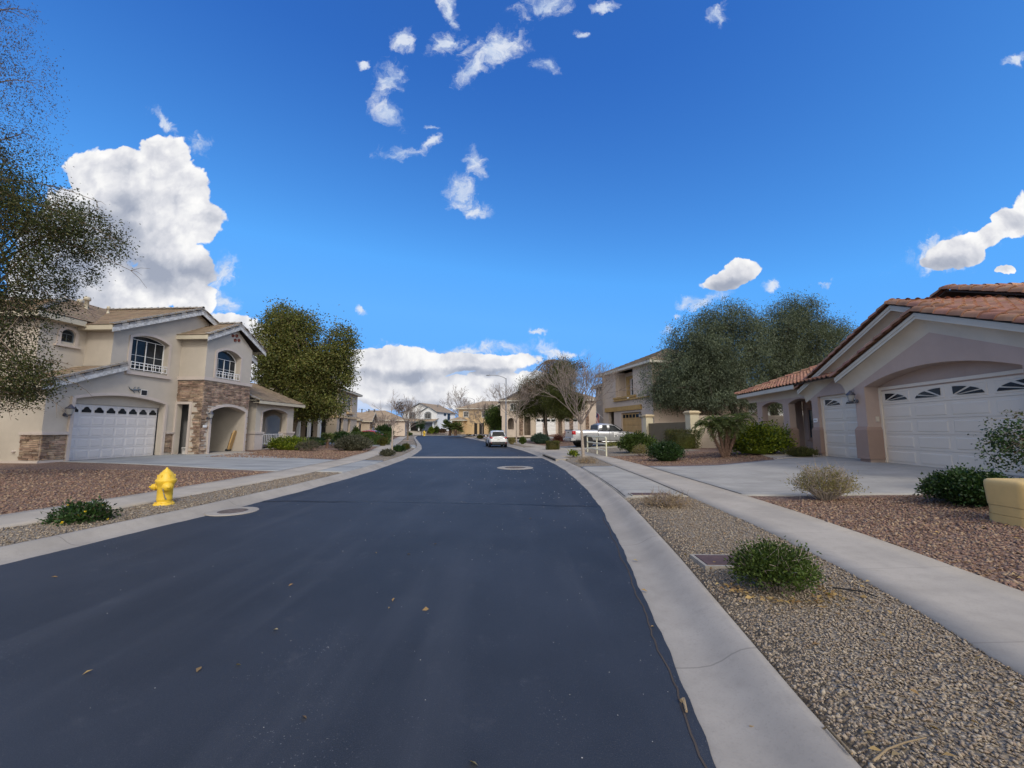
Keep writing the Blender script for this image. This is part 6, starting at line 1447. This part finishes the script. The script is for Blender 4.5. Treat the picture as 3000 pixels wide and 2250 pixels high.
tree('willow_leaf_tree', 'big grey-green tree behind the block wall, nearer the ochre-trimmed house', 'tree', b2, [(0,0,-.1),(0,0,1.9),(-.3,0,2.8),(-1.0,0,4.0),(-2.2,0,5.5),(-3.0,0,7.5)], [.42,.38,.30,.24,.16,.08],
     pxblobs(b2, 33.0, [(2115,945,85,62),(2040,1010,95,75),(2080,1060,120,80),(1985,1110,105,75),(2130,1130,110,65),(1935,1160,58,38),(2190,1010,60,100),(2050,1170,120,36)]), 2300, 52, .32, .19, .05, L['grey'], M['bark_dark'], 23, droop=.75, limbs=80, power=.5, lr=.10)
b3 = Vector((23.6, 35.5, .5))
tree('willow_leaf_tree', 'big grey-green tree rising behind the porch roof of the mauve house', 'tree', b3, [(0,0,-.1),(-.6,0,1.9),(-.8,0,3.2),(-.5,0,5),(0,0,8)], [.42,.36,.28,.2,.1],
     pxblobs(b3, 35.0, [(2335,925,72,68),(2280,985,95,80),(2390,1000,85,75),(2445,975,48,40),(2260,1080,90,85),(2370,1080,85,65),(2250,1165,80,40)]), 1900, 52, .34, .19, .05, L['grey'], M['bark_dark'], 24, droop=.7, limbs=70, power=.5, lr=.10)
b = MB(); tb = bpy.data.objects['willow_leaf_tree']
for e, r in (((2.4,0,3.4),.2), ((-2.6,.3,3.3),.22), ((1.0,.6,4.6),.18)): b.tube(bez((0,0,1.6), (e[0]*.45,e[1],2.0), e, 5), [r, r*.9, r*.8, r*.7, r*.55, r*.4], 8, cap=False)
b.build('fork', M['bark_dark'], tb)
# pines, with a tree of brown leaves behind them
for i, (u, v, lab, tk, bl) in enumerate(((1606, 1294, 'dark leaning pine with layered needles beside the pickup', [(0,0,-.1),(-.15,0,1.0),(-.4,0,2.2),(-.55,0,4.5),(-.3,0,7.5)], [(1575,1175,75,42),(1560,1205,66,22),(1600,1130,62,50),(1625,1095,45,40),(1545,1140,40,40)]),
                                    (1643, 1297, 'second pine with a reddish trunk nearest the tailgate of the pickup', [(0,0,-.1),(0,0,1.0),(-.05,0,2.2),(0,0,5),(.1,0,7.0)], [(1650,1205,55,26),(1640,1165,60,40),(1655,1110,40,55),(1690,1180,30,25)]))):
    p = at(u, v); tree('pine_tree', lab, 'tree', p, tk, [.17,.14,.13,.10,.05], pxblobs(p, p.y, bl), 1100, 50, .26, .24, .032, L['pine'], M['bark_dark'] if not i else M['bark'], 31+i, droop=.0, limbs=40, power=.6, lr=.05, group='pines by the pickup')
p = V3(1600, 47)
tree('dry_leaf_tree', 'thin tree with tufts of brown leaves showing above the pines', 'tree', p, [(0,0,-.1),(0,0,3),(.2,0,6),(.1,0,9.5)], [.16,.13,.09,.05], pxblobs(p, 47, [(1562,1125,40,28),(1610,1075,38,24),(1655,1062,34,22),(1700,1068,42,18),(1530,1150,34,26),(1660,1090,70,30)]), 170, 22, .30, .17, .09, L['brown'], M['bark'], 41, droop=.2, limbs=60, power=.8, lr=.05)
# ---- leafless street trees
def mulch(t):
    m = MB(); n = 14; m.lathe([(.95,.0),(.6,.05),(.0,.08)], n, cap=False); m.build('mulch_ring', M['earth'], t)
p = at(1709, 1338); bare('bare_tree', 'leafless grey tree with a dense crown beside the pipe railing', p, 4.9, 1.0, 51, tr=.085, split=.38, depth=6, nlead=8, lean=(-.1,.0), fine=1.0)
p = at(1513, 1300); bare('bare_tree', 'slim leafless tree with a pale straight trunk just right of the white SUV', p, 6.2, .8, 52, tr=.075, split=.36, depth=6, nlead=5, fine=1.6)
p = at(1372, 1277); bare('bare_tree', 'leafless round-topped tree left of the white SUV in front of the golden house', p, 7.6, 1.2, 53, tr=.17, split=.36, depth=6, nlead=6, fine=2.6)
p = at(1413, 1285); bare('bare_tree', 'leafless spreading tree with long curved twigs next to the white SUV', p, 6.0, 1.35, 54, tr=.10, split=.36, depth=6, nlead=6, fine=2.2)
p = at(1395, 1273); bare('bare_tree', 'thin leafless tree farther back between the two round bare trees', p, 7.2, 1.0, 55, tr=.11, split=.4, depth=5, nlead=5, fine=2.6)
def nest(t):
    r_ = np.random.RandomState(4); P = r_.normal(size=(160, 3))*[.16,.16,.2]+[.42,0,3.1]; leaves('dead_tuft', L['brown'], t, P, r_.normal(size=P.shape), .16, .05, r_)
p = at(1148, 1327); bare('bare_tree', 'spindly staked leafless tree with a dead tuft on the left parkway', p, 3.9, 1.3, 56, tr=.055, split=.48, depth=4, nlead=4, kids=2, extra=nest, fine=1.6)
p = at(1194, 1291); bare('bare_tree', 'leafless tree in a brown mulch ring on the left kerb before the white house', p, 5.0, .95, 57, 'bark', tr=.12, split=.26, depth=6, nlead=6, extra=mulch, fine=1.8)
p = V3(1352, 118, .5); bare('bare_tree', 'wide leafless tree far behind between the white and golden houses', p, 11, 1.3, 58, tr=.2, split=.35, depth=6, nlead=7, fine=3.5)
p = V3(1122, 70); bare('bare_shrub', 'grey leafless thicket behind the red sedan', p, 3.4, 1.5, 59, tr=.07, split=.12, depth=6, nlead=8, fine=2.4, group=None)
# ---- other trees of the far end
p = V3(1235, 117, .1); tree('round_tree', 'small round green tree before the white house garage', 'tree', p, [(0,0,-.1),(0,0,1.4),(0,0,2.4)], [.12,.1,.06], pxblobs(p, 117, [(1234,1243,14,13)]), 90, 40, .3, .2, .12, L['dark'], M['bark_dark'], 61, limbs=10)
p = V3(1450, 70); tree('round_tree', 'dense round dark green tree behind the street lamp pole', 'tree', p, [(0,0,-.1),(0,0,1.4),(0,0,3)], [.16,.14,.08], pxblobs(p, 70, [(1449,1215,27,24),(1448,1236,30,16)]), 240, 44, .3, .2, .12, L['mid'], M['bark_dark'], 62, limbs=10)
def small_tree():
    p = Vector((11.35, 8.35, float(hz(11.35, 8.35)))); bl = pxblobs(p, 8.35, [(2990,1300,85,62),(2960,1270,55,40),(2935,1330,45,32),(3040,1330,90,60)])
    def sprig(t, rng):
        b = MB(); PP = []
        for (u, v) in ((2890,1230),(2935,1207),(2972,1212),(2880,1300),(2945,1380),(2915,1345),(2985,1376)):
            d = ray(u, v); k = 8.35/d.y; e = Vector((d.x*k, 8.35, CH+d.z*k))-p; s = Vector((.1, 0, 1.35)); mid = s.lerp(e, .55)+Vector((0,0,.1)); pts = bez(s, mid, e, 8); b.tube(pts, [.008-.0007*i for i in range(9)], 4, cap=False)
            for q in pts[2:]:
                for _ in range(4): PP.append(q+Vector(rng.normal(size=3))*.035)
        b.build('sprigs', M['bark'], t); PP = np.array([tuple(q) for q in PP]); leaves('sprig_leaves', L['near'], t, PP, rng.normal(size=PP.shape)-[0,0,.3], .06, .038, rng)
    tree('garden_tree', 'small dark-leaved garden tree at the right edge before the big garage door', 'tree', p, [(.35,0,-.1),(.2,0,.7),(.1,0,1.3)], [.035,.03,.025], bl, 130, 16, .10, .06, .042, L['dark'], M['bark'], 63, limbs=24, lr=.012, extra=sprig)
small_tree()
# ---- palms
def frond(P, Dl, Ls, Ws, base, d, ln, rng, sag=.6, n=34, ll=.32, lw=.022):
    p = Vector(base); d = Vector(d).normalized(); pts = []
    for i in range(n):
        d = (d+Vector((0, 0, -sag/n*(1+i/n)))).normalized(); p = p+d*ln/n; pts.append(p.copy()); s = d.cross(Vector((0,0,1))).normalized()
        if i < 3: continue
        f = math.sin(PI*min(1, (i+4)/(n+5)))**.6
        for sg in (1, -1): P.append(tuple(p)); Dl.append(tuple(s*sg*.8+d*.75+Vector((0,0,rng.uniform(-.15,.2))))); Ls.append(ll*f*rng.uniform(.8,1.1)); Ws.append(lw)
    return pts
def date_palm():
    p = at(2126, 1341); t = empty('date_palm', p, 0, 'clump of small date palms with several stubby trunks before the block wall', 'palm'); rng = np.random.RandomState(71); P, Dl, Ls, Ws = [], [], [], []; rb = MB()
    for (dx, h, ld) in ((-.62,1.35,-.6),(-.28,1.55,-.2),(.05,1.35,.0),(.25,1.5,.2),(.65,1.65,.62)):
        top = Vector((dx*1.25, rng.uniform(-.2,.2), h)); b = MB(); pts = bez((dx*.12,0,-.05), (dx*.6,0,h*.5), top, 7); b.tube(pts, [.062+.012*(i % 2) for i in range(8)], 9)
        for _ in range(150):
            q = pts[rng.randint(0, 8)].lerp(pts[rng.randint(0, 8)], .15); a = rng.uniform(0, 2*PI); o = Vector((math.cos(a), math.sin(a), .8)); q = q+Vector((0,0,rng.uniform(-.1,.1)))+Vector((math.cos(a), math.sin(a), 0))*.075; b.tube([q, q+o*.045], [.014,.004], 3)
        b.build('trunk', M['palm_bark'], t)
        for k in range(26):
            a = rng.uniform(0, 2*PI); e = rng.uniform(.25, 3.0); rb.tube(frond(P, Dl, Ls, Ws, top, (math.cos(a), math.sin(a), e), rng.uniform(.7, 1.05), rng, 1.9, 24, .26, .024), .006, 3, cap=False)
    rb.build('frond_ribs', L['frond'], t); leaves('fronds', L['frond'], t, np.array(P), np.array(Dl), np.array(Ls), np.array(Ws), rng, fold=.1)
date_palm()
def fan_palm(base, label, h, n, r, seed, tr=.14):
    t = empty('fan_palm', base, 0, label, 'palm', 'fan palms'); rng = np.random.RandomState(seed); P, Dl = [], []; b = MB(); b.tube([(0,0,-.1),(.05,0,h*.5),(0,0,h)], [tr*1.1,tr,tr*.9], 9); b.build('trunk', M['palm_bark'], t); rb = MB()
    for k in range(n):
        a = rng.uniform(0, 2*PI); e = rng.uniform(-.4, 1.6); d = Vector((math.cos(a), math.sin(a), e)).normalized(); c = Vector((0,0,h))+d*r*.55; rb.tube([(0,0,h), c], .012*r, 4, cap=False); s = d.cross(Vector((0,0,1))).normalized(); u = s.cross(d)
        for j in range(15): th = R(-105+15*j); q = d*math.cos(th)+s*math.sin(th)+u*.15+Vector((0,0,-.12)); P.append(tuple(c)); Dl.append(tuple(q))
    rb.build('stalks', L['frond'], t); P, Dl = np.array(P), np.array(Dl); leaves('fans', L['frond'], t, P, Dl, r*.55, r*.10, rng, fold=.15)
fan_palm(V3(1318, 93, .5), 'spreading fan palm beside the white house', 1.8, 26, 2.2, 72, .3); fan_palm(V3(1334, 92, .5), 'second fan palm nearer the golden house', 1.3, 22, 2.1, 73, .3)
fan_palm(at(957, 1313), 'little fan palm with a leaning stub of trunk left of the grey-green mound', .65, 12, .75, 74, .12)
# ---- shrubs; (name, label, u, v, width px, height px, leaf, options)
def flowers(t, rng, P, N):
    i = rng.choice(len(P), 16, replace=False); q = np.repeat(P[i]+N[i]*.04+[0,0,.03], 7, 0); leaves('flowers', L['yellow'], t, q, rng.normal(size=q.shape)+[0,0,.5], .028, .022, rng)
S_ = 200
for (name, label, u, v, w, h, lm, o) in (
 ('lantana', 'low lantana with yellow flowers at the left edge of the tan gravel', 190, 1536, 150, 46, 'dark', dict(n=2300, ll=.055, lw=.034, shape='mound', core=False, twig='bark', ntw=26, extra=flowers)),
 ('clipped_hedge', 'yellow-green hedge in front of the left porch railing', 834, 1320, 106, 33, 'lime', dict(n=5000, ll=.11, lw=.07, dep=.5, sig=.14)),
 ('rose_bush', 'straggly grey-green bush beside the porch hedge', 893, 1323, 64, 30, 'sage', dict(n=1300, ll=.08, lw=.05, core=False, twig='bark', ntw=40)),
 ('boxy_hedge', 'small dark boxy hedge below the neighbouring white door', 921, 1305, 45, 21, 'dark', dict(n=3000, ll=.08, lw=.05, shape='box')),
 ('mound_shrub', 'wide grey-green mound shrub on the left brown gravel', 1025, 1322, 90, 38, 'sage', dict(n=5200, ll=.16, lw=.06, up=.6, sig=.16)),
 ('round_hedge', 'dark green dome hedge behind the grey-green mound', 996, 1287, 52, 42, 'dark', dict(n=4000, ll=.12, lw=.07, base=V3(996, 36))),
 ('round_hedge', 'mid green dome hedge left of the red sedan', 1050, 1293, 58, 34, 'mid', dict(n=4000, ll=.12, lw=.07, base=V3(1050, 38))),
 ('long_hedge', 'long clipped bright hedge in front of the red sedan', 1082, 1291, 112, 35, 'mid', dict(n=6500, ll=.11, lw=.06, shape='box', dep=.3, base=V3(1082, 41))),
 ('round_hedge', 'olive dome at the near right end of the clipped hedge', 1120, 1292, 24, 21, 'hedge', dict(n=1800, ll=.11, lw=.06, base=V3(1120, 38.5))),
 ('spiky_shrub', 'dark spiky shrub right of the red sedan', 1120, 1277, 46, 41, 'dark', dict(n=2600, ll=.5, lw=.06, up=.9, base=V3(1120, 52))),
 ('upright_shrub', 'green upright shrub beside the tan porch pillar', 1041, 1268, 22, 42, 'mid', dict(n=1500, ll=.2, lw=.08, base=V3(1041, 47.5))),
 ('parkway_shrub', 'nearest low shrub by the spindly tree on the left parkway', 1131, 1337, 38, 17, 'sage', dict(n=1900, ll=.07, lw=.04)),
 ('parkway_shrub', 'middle low shrub on the left parkway', 1166, 1324, 32, 16, 'dark', dict(n=1900, ll=.08, lw=.05)),
 ('parkway_shrub', 'farthest rounded shrub on the left parkway', 1187, 1318, 19, 15, 'hedge', dict(n=1500, ll=.09, lw=.05)),
 ('low_shrub', 'dark low shrub behind the mulched tree', 1166, 1274, 26, 12, 'dark', dict(n=1200, ll=.3, lw=.12)),
 ('low_shrub', 'dark green low shrub by the far left driveway', 1191, 1277, 26, 9, 'mid', dict(n=1200, ll=.3, lw=.12)),
 ('ball_shrub', 'lime ball shrub below the white house corner', 1263, 1272, 16, 19, 'lime', dict(n=1200, ll=.3, lw=.16)),
 ('ball_shrub', 'green ball shrub right of the lime one', 1279, 1271, 14, 19, 'mid', dict(n=1200, ll=.3, lw=.16)),
 ('ball_shrub', 'russet low shrub before the far wooden gate', 1295, 1271, 22, 12, 'brown', dict(n=1200, ll=.3, lw=.16)),
 ('ball_shrub', 'blue-grey ball shrub under the fan palms', 1326, 1271, 13, 11, 'blue', dict(n=900, ll=.3, lw=.16)),
 ('ball_shrub', 'second blue-grey ball shrub under the fan palms', 1339, 1271, 14, 11, 'blue', dict(n=900, ll=.3, lw=.16)),
 ('ball_shrub', 'brown tuft shrub right of the blue-grey balls', 1354, 1271, 14, 9, 'brown', dict(n=800, ll=.3, lw=.14)),
 ('small_bush', 'dark little bush at the foot of the round bare tree', 1373, 1276, 13, 6, 'hedge', dict(n=700, ll=.2, lw=.1)),
 ('small_bush', 'round olive bush left of the white SUV', 1406, 1287, 16, 11, 'hedge', dict(n=1400, ll=.12, lw=.07)),
 ('tall_bush', 'large dark bush behind the white SUV', 1411, 1274, 28, 20, 'dark', dict(n=2200, ll=.25, lw=.12)),
 ('tall_bush', 'tall green spiky bush right behind the roof of the white SUV', 1458, 1278, 46, 32, 'mid', dict(n=2600, ll=.5, lw=.06, up=.8)),
 ('dry_bush', 'yellowish dry bush right of the white SUV', 1499, 1302, 18, 18, 'pale', dict(n=1100, ll=.14, lw=.05, up=.6)),
 ('upright_shrub', 'green upright bush right of the slim bare tree', 1531, 1302, 15, 18, 'mid', dict(n=1300, ll=.16, lw=.05, up=.7)),
 ('long_hedge', 'long dark hedge before the stone-pillared house', 1536, 1279, 72, 19, 'hedge', dict(n=3600, ll=.16, lw=.09, dep=.4)),
 ('blue_bush', 'wide blue-green bush at the foot of the leaning pine', 1584, 1301, 50, 28, 'blue', dict(n=3600, ll=.14, lw=.05, up=.5)),
 ('red_bush', 'wine red bush beside the tailgate of the pickup', 1638, 1300, 30, 24, 'red', dict(n=1500, ll=.12, lw=.06, core=False, twig='bark', ntw=30)),
 ('boxy_bush', 'clipped boxy bush alone on the right pavement before the pickup', 1620, 1318, 35, 23, 'hedge', dict(n=4200, ll=.06, lw=.035, shape='box')),
 ('leafy_plant', 'small yellow-green leafy plant at the foot of the bare tree by the railing', 1680, 1340, 25, 17, 'lime', dict(n=260, ll=.13, lw=.07, core=False, twig='bark', ntw=10)),
 ('dry_tuft', 'flat dry tuft in the gravel beside the bare tree by the railing', 1722, 1358, 58, 13, 'straw', dict(n=900, ll=.12, lw=.012, core=False, shape='mound', twig='twig', ntw=30)),
 ('lush_bush', 'lush dark bush in front of the olive wall panel', 1876, 1328, 92, 50, 'mid', dict(n=4200, ll=.13, lw=.075, sig=.16)),
 ('small_bush', 'small yellow-green bush in front of the lush dark bush', 1882, 1338, 46, 32, 'pale', dict(n=1500, ll=.06, lw=.03, core=False, twig='twig', ntw=30)),
 ('rounded_bush', 'rounded dark bush at the tip of the gravel by the right driveway', 1963, 1353, 88, 50, 'dark', dict(n=5200, ll=.08, lw=.05, sig=.12)),
 ('box_hedge', 'flat-topped clipped hedge against the cream pilaster', 2009, 1316, 80, 53, 'hedge', dict(n=6500, ll=.07, lw=.045, shape='box', twig='bark', ntw=20)),
 ('big_bush', 'large lime green bush below the porch arches of the mauve house', 2243, 1333, 170, 76, 'lime', dict(n=9000, ll=.12, lw=.08, dep=.6, sig=.22)),
 ('low_bush', 'low olive bush at the pillar of the small garage door', 2364, 1340, 78, 24, 'hedge', dict(n=3400, ll=.06, lw=.022, up=.7)),
 ('twiggy_bush', 'pale dry twiggy bush on the brown gravel by the right driveway', 2462, 1474, 170, 92, 'pale', dict(n=3400, ll=.038, lw=.022, core=False, twig='bark_pale', ntw=130, sig=.05)),
 ('dry_tuft', 'dead grass tuft on the tan gravel behind the far meter lid', 1972, 1492, 140, 32, 'straw', dict(n=1500, ll=.09, lw=.008, core=False, shape='mound', twig='twig', ntw=70)),
 ('dark_shrub', 'dense dark round shrub behind the yellow cabinet', 2925, 1490, 195, 88, 'dark', dict(n=12000, ll=.055, lw=.034, core=True, sig=.08)),
 ('parkway_shrub', 'nearest green shrub with bare twigs on the right parkway', 2318, 1752, 200, 108, 'mid', dict(n=9500, ll=.032, lw=.017, core=False, twig='bark_pale', ntw=55, sig=.05)),
):
    S_ += 1; shrub(name, label, 'bush' if 'hedge' not in name else 'hedge', u, v, w, h, L[lm], S_, **o)
# aloe row in front of the pickup
for i, u in enumerate(np.linspace(1781, 1846, 9)):
    p = at(float(u), 1309-i*.4); rng = np.random.RandomState(300+i); t = empty('aloe', p, 0, 'yellowish spiky aloe in the row beside the driveway of the pickup', 'aloe', 'aloes in a row by the pickup')
    n = 26; a = rng.uniform(0, 2*PI, n); Dv = np.stack([np.cos(a)*.5, np.sin(a)*.5, rng.uniform(.6, 1.4, n)], -1); leaves('foliage', L['aloe'], t, np.zeros((n, 3))+rng.normal(size=(n, 3))*[.1,.1,.0], Dv, rng.uniform(.3, .55, n), .06, rng)
# potted shrub in the left porch
rng = np.random.RandomState(9); b = MB(); b.lathe([(.2,0),(.28,.45),(.3,.45),(.25,.4)], 14); b.build('pot', M['terracotta'], PORCH_POT)
P = unit(rng.normal(size=(900, 3)))*[.5,.5,.95]*rng.uniform(.6, 1, (900, 1))+[0,0,1.35]; leaves('foliage', L['dark'], PORCH_POT, P, rng.normal(size=P.shape), .14, .08, rng)
# ------------------------------------------------------------------ loose stones, leaves and stalks
def pebmat(name, cols):
    m, q, b = newmat(name); gi = q.new('ShaderNodeNewGeometry').outputs['Random Per Island']; n = len(cols)
    t = q.new('ShaderNodeTexCoord').outputs['Object']; nn = q.noise(t, 60, 3, .6).outputs[0]
    col = q.ramp(gi, [(i/(n-1), c) for i, c in enumerate(cols)]); q.put(b.inputs['Base Color'], q.mix(q.step(nn, .3, .7, 0, .4), col, q.mix(1., col, (.55,.53,.5,1), 'MULTIPLY'))); b.inputs['Roughness'].default_value = .85; b.inputs['Specular IOR Level'].default_value = .25; return m
PB_T = pebmat('tan pebbles', [(.17,.135,.105),(.35,.28,.205),(.26,.205,.15),(.44,.37,.28),(.30,.235,.18),(.40,.34,.265),(.20,.155,.12),(.33,.25,.18)])
PB_B = pebmat('brown stones', [(.11,.065,.05),(.30,.18,.13),(.19,.12,.09),(.42,.30,.20),(.15,.10,.085),(.26,.16,.12),(.36,.26,.17),(.22,.13,.10)])
OCT = np.array([(1,0,0),(0,1,0),(-1,0,0),(0,-1,0),(0,0,1),(0,0,-1)], float); OF = np.array([(0,1,4),(1,2,4),(2,3,4),(3,0,4),(1,0,5),(2,1,5),(3,2,5),(0,3,5)])
def pebbles(name, label, fa, fb, regions, m, seed, mask=None):
    rng = np.random.RandomState(seed); X, Y, Rr = [], [], []
    for (y0, y1, den, r0, r1, xm) in regions:
        ar = (y1-y0)*float(np.mean([min(abs(fb(y)-fa(y)), xm) for y in np.linspace(y0, y1, 9)])); n = int(ar*den)
        y = rng.uniform(y0, y1, n); s = rng.rand(n); a, c = fa(y), fb(y); w = np.minimum(np.abs(c-a), xm); x = a+np.sign(c-a)*w*s
        X.append(x); Y.append(y); Rr.append(r0+(r1-r0)*rng.rand(n)**2)
    X, Y, Rr = map(np.concatenate, (X, Y, Rr))
    if mask is not None: k = mask(X, Y); X, Y, Rr = X[k], Y[k], Rr[k]
    n = len(X); sc = Rr[:, None, None]*rng.uniform(.65, 1.3, (n, 6, 1))*np.stack([rng.uniform(.8, 1.4, n), rng.uniform(.7, 1.1, n), rng.uniform(.4, .75, n)], -1)[:, None]
    V = OCT[None]*sc; a = rng.uniform(0, 2*PI, n); ca, sa = np.cos(a)[:, None], np.sin(a)[:, None]
    x = V[..., 0]*ca-V[..., 1]*sa; y = V[..., 0]*sa+V[..., 1]*ca; tx, ty = rng.normal(size=(n, 1))*.35, rng.normal(size=(n, 1))*.35
    z = V[..., 2]+x*tx+y*ty; z += (hz(X, Y)+Rr*.28)[:, None]; V = np.stack([x+X[:, None], y+Y[:, None], z], -1).reshape(-1, 3)
    Fq = (OF[None]+6*np.arange(n)[:, None, None]).reshape(-1, 3); o = link_np(name, V, Fq, m); tag(o, label, 'gravel', kind='stuff'); return o
nolid = lambda X, Y: ~((np.abs(X-2.62) < .45) & (np.abs(Y-5.2) < .26))
lid = bpy.data.objects['meter_box']
nolid = lambda X, Y: ~((np.abs(X-lid.location.x) < .44) & (np.abs(Y-lid.location.y) < .24))
pebbles('gravel', 'fine tan gravel of the right parkway', lambda y: RC(y)+.02, lambda y: RW1(y)-.0, [(1.4,3.6,2600,.007,.016,9),(3.6,6,1500,.008,.018,9),(6,9.4,800,.010,.020,9)], PB_T, 1, nolid)
pebbles('gravel', 'brown stones of the right front yard', lambda y: RW2(y)+.01, lambda y: RW2(y)+8, [(2.5,6,800,.012,.032,5.0),(6,8.7,620,.014,.036,7.5)], PB_B, 2)
pebbles('gravel', 'tan gravel of the left parkway', lambda y: LC(y)-.02, lambda y: LW1(y)+.02, [(4.5,9,520,.010,.024,9),(9,14.9,260,.012,.026,9)], PB_T, 3)
pebbles('gravel', 'brown stones of the left front yard', lambda y: LW2(y)-.02, lambda y: LW2(y)-12, [(6,10,260,.016,.042,9.0),(10,14.6,170,.018,.045,9)], PB_B, 4)
pebbles('gravel', 'brown stones beyond the left driveway', lambda y: LW2(y)-.05, lambda y: LW2(y)-7, [(21.2,30,90,.025,.055,7)], PB_B, 5)
pebbles('gravel', 'brown stones beyond the right driveway', lambda y: RW2(y)+.03, lambda y: RW2(y)+6, [(17.3,22.8,120,.02,.045,6)], PB_B, 6)
# pale chips on the asphalt
rng = np.random.RandomState(8); n = 420; Y = 1.6+26*rng.rand(n)**1.6; X = LA(Y)+.2+(RA(Y)-LA(Y)-.3)*np.where(rng.rand(n) < .5, rng.rand(n), 1-rng.rand(n)**2*.5)
Rr = rng.uniform(.003, .009, n)*np.clip(Y/6, .6, 2.3); V = (OCT[None]*Rr[:, None, None]*rng.uniform(.6, 1.3, (n, 6, 1))*[1,1,.5]+np.stack([X, Y, Rr*.3], -1)[:, None]).reshape(-1, 3)
tag(link_np('grit', V, (OF[None]+6*np.arange(n)[:, None, None]).reshape(-1, 3), mat('pale stone chips', (.45,.44,.42), .9, .2, 9)), 'pale stone chips strewn over the asphalt', 'grit', kind='stuff')
# fallen leaves
def litter(name, label, pts, ln, m, seed):
    rng = np.random.RandomState(seed); P = np.array(pts); n = len(P); a = rng.uniform(0, 2*PI, n); Dv = np.stack([np.cos(a), np.sin(a), rng.uniform(-.1, .35, n)], -1); s = np.stack([-np.sin(a), np.cos(a), rng.normal(size=n)*.35], -1); l = (ln*rng.uniform(.6, 1.3, n))[:, None]; w = l*.5
    V = np.stack([P, P+Dv*l*.45+s*w*.5+[0,0,.008], P+Dv*l, P+Dv*l*.45-s*w*.5+[0,0,.008]], 1).reshape(-1, 3); tag(link_np(name, V, np.arange(4*n).reshape(n, 4), m), label, 'leaves', kind='stuff')
pts = []; rng = np.random.RandomState(10)
for _ in range(150):
    a = rng.uniform(PI*.95, PI*2.15); r = abs(rng.normal(0, .14)); c = at(2318, 1752)
    x, y = c.x+math.cos(a)*(.36+r), c.y+.22+math.sin(a)*(.32+r); pts.append((x, y, float(hz(x, y))+.018))
for _ in range(70):
    y = rng.uniform(1.8, 6.5); x = rng.uniform(RC(y)+.05, RW1(y)-.02); pts.append((x, y, float(hz(x, y))+.016))
for _ in range(90):
    y = rng.uniform(3, 8); x = rng.uniform(RW2(y)+.03, RW2(y)+3.5); pts.append((x, y, float(hz(x, y))+.02))
litter('leaf_litter', 'tan fallen leaves scattered under the near shrub and over the gravel', pts, .05, L['litter'], 11)
pts = []
for (u, v) in ((845,1719),(1142,1780),(1150,1764),(1257,1786),(690,1950),(885,2100),(1375,2232),(1270,1596),(1550,1520),(240,1980),(575,1972),(170,1692),(800,1847),(1100,1620),(1192,1625),(1870,1645),(1918,1838),(1898,1735)): p = at(u, v, .0); pts.append((p.x, p.y, .006))
litter('road_leaves', 'few dry leaves lying about on the asphalt', pts, .055, L['litter'], 12)
def stalk(name, label, pix, r, m):
    P = [at(u, v)+Vector((0, 0, .02)) for u, v in pix]; o = P[0].copy(); b = MB(); b.tube([p-o for p in P], [r*(1-.5*i/len(P)) for i in range(len(P))], 5); ob = b.build(name, m); ob.location = o; tag(ob, label, 'stalk' if 'hose' not in name else 'hose')
stalk('dry_stalk', 'long dry stalk lying across the right kerb at the bottom of the picture', [(2500,2246),(2430,2215),(2350,2190),(2270,2155),(2196,2138)], .006, L['straw'])
stalk('dry_stalk', 'short bent dry stalk on the gravel at the bottom right', [(2560,2246),(2600,2212),(2650,2192),(2715,2176)], .006, L['straw'])
stalk('bark_strip', 'curled tan strip of bark in the seam between asphalt and kerb', [(1996,2065),(2004,2060),(2008,2080),(2012,2098)], .012, L['straw'])
stalk('drip_hose', 'thin black drip hose poking out of the near parkway shrub', [(2440,1728),(2480,1733),(2530,1742),(2570,1756)], .008, M['rubber'])
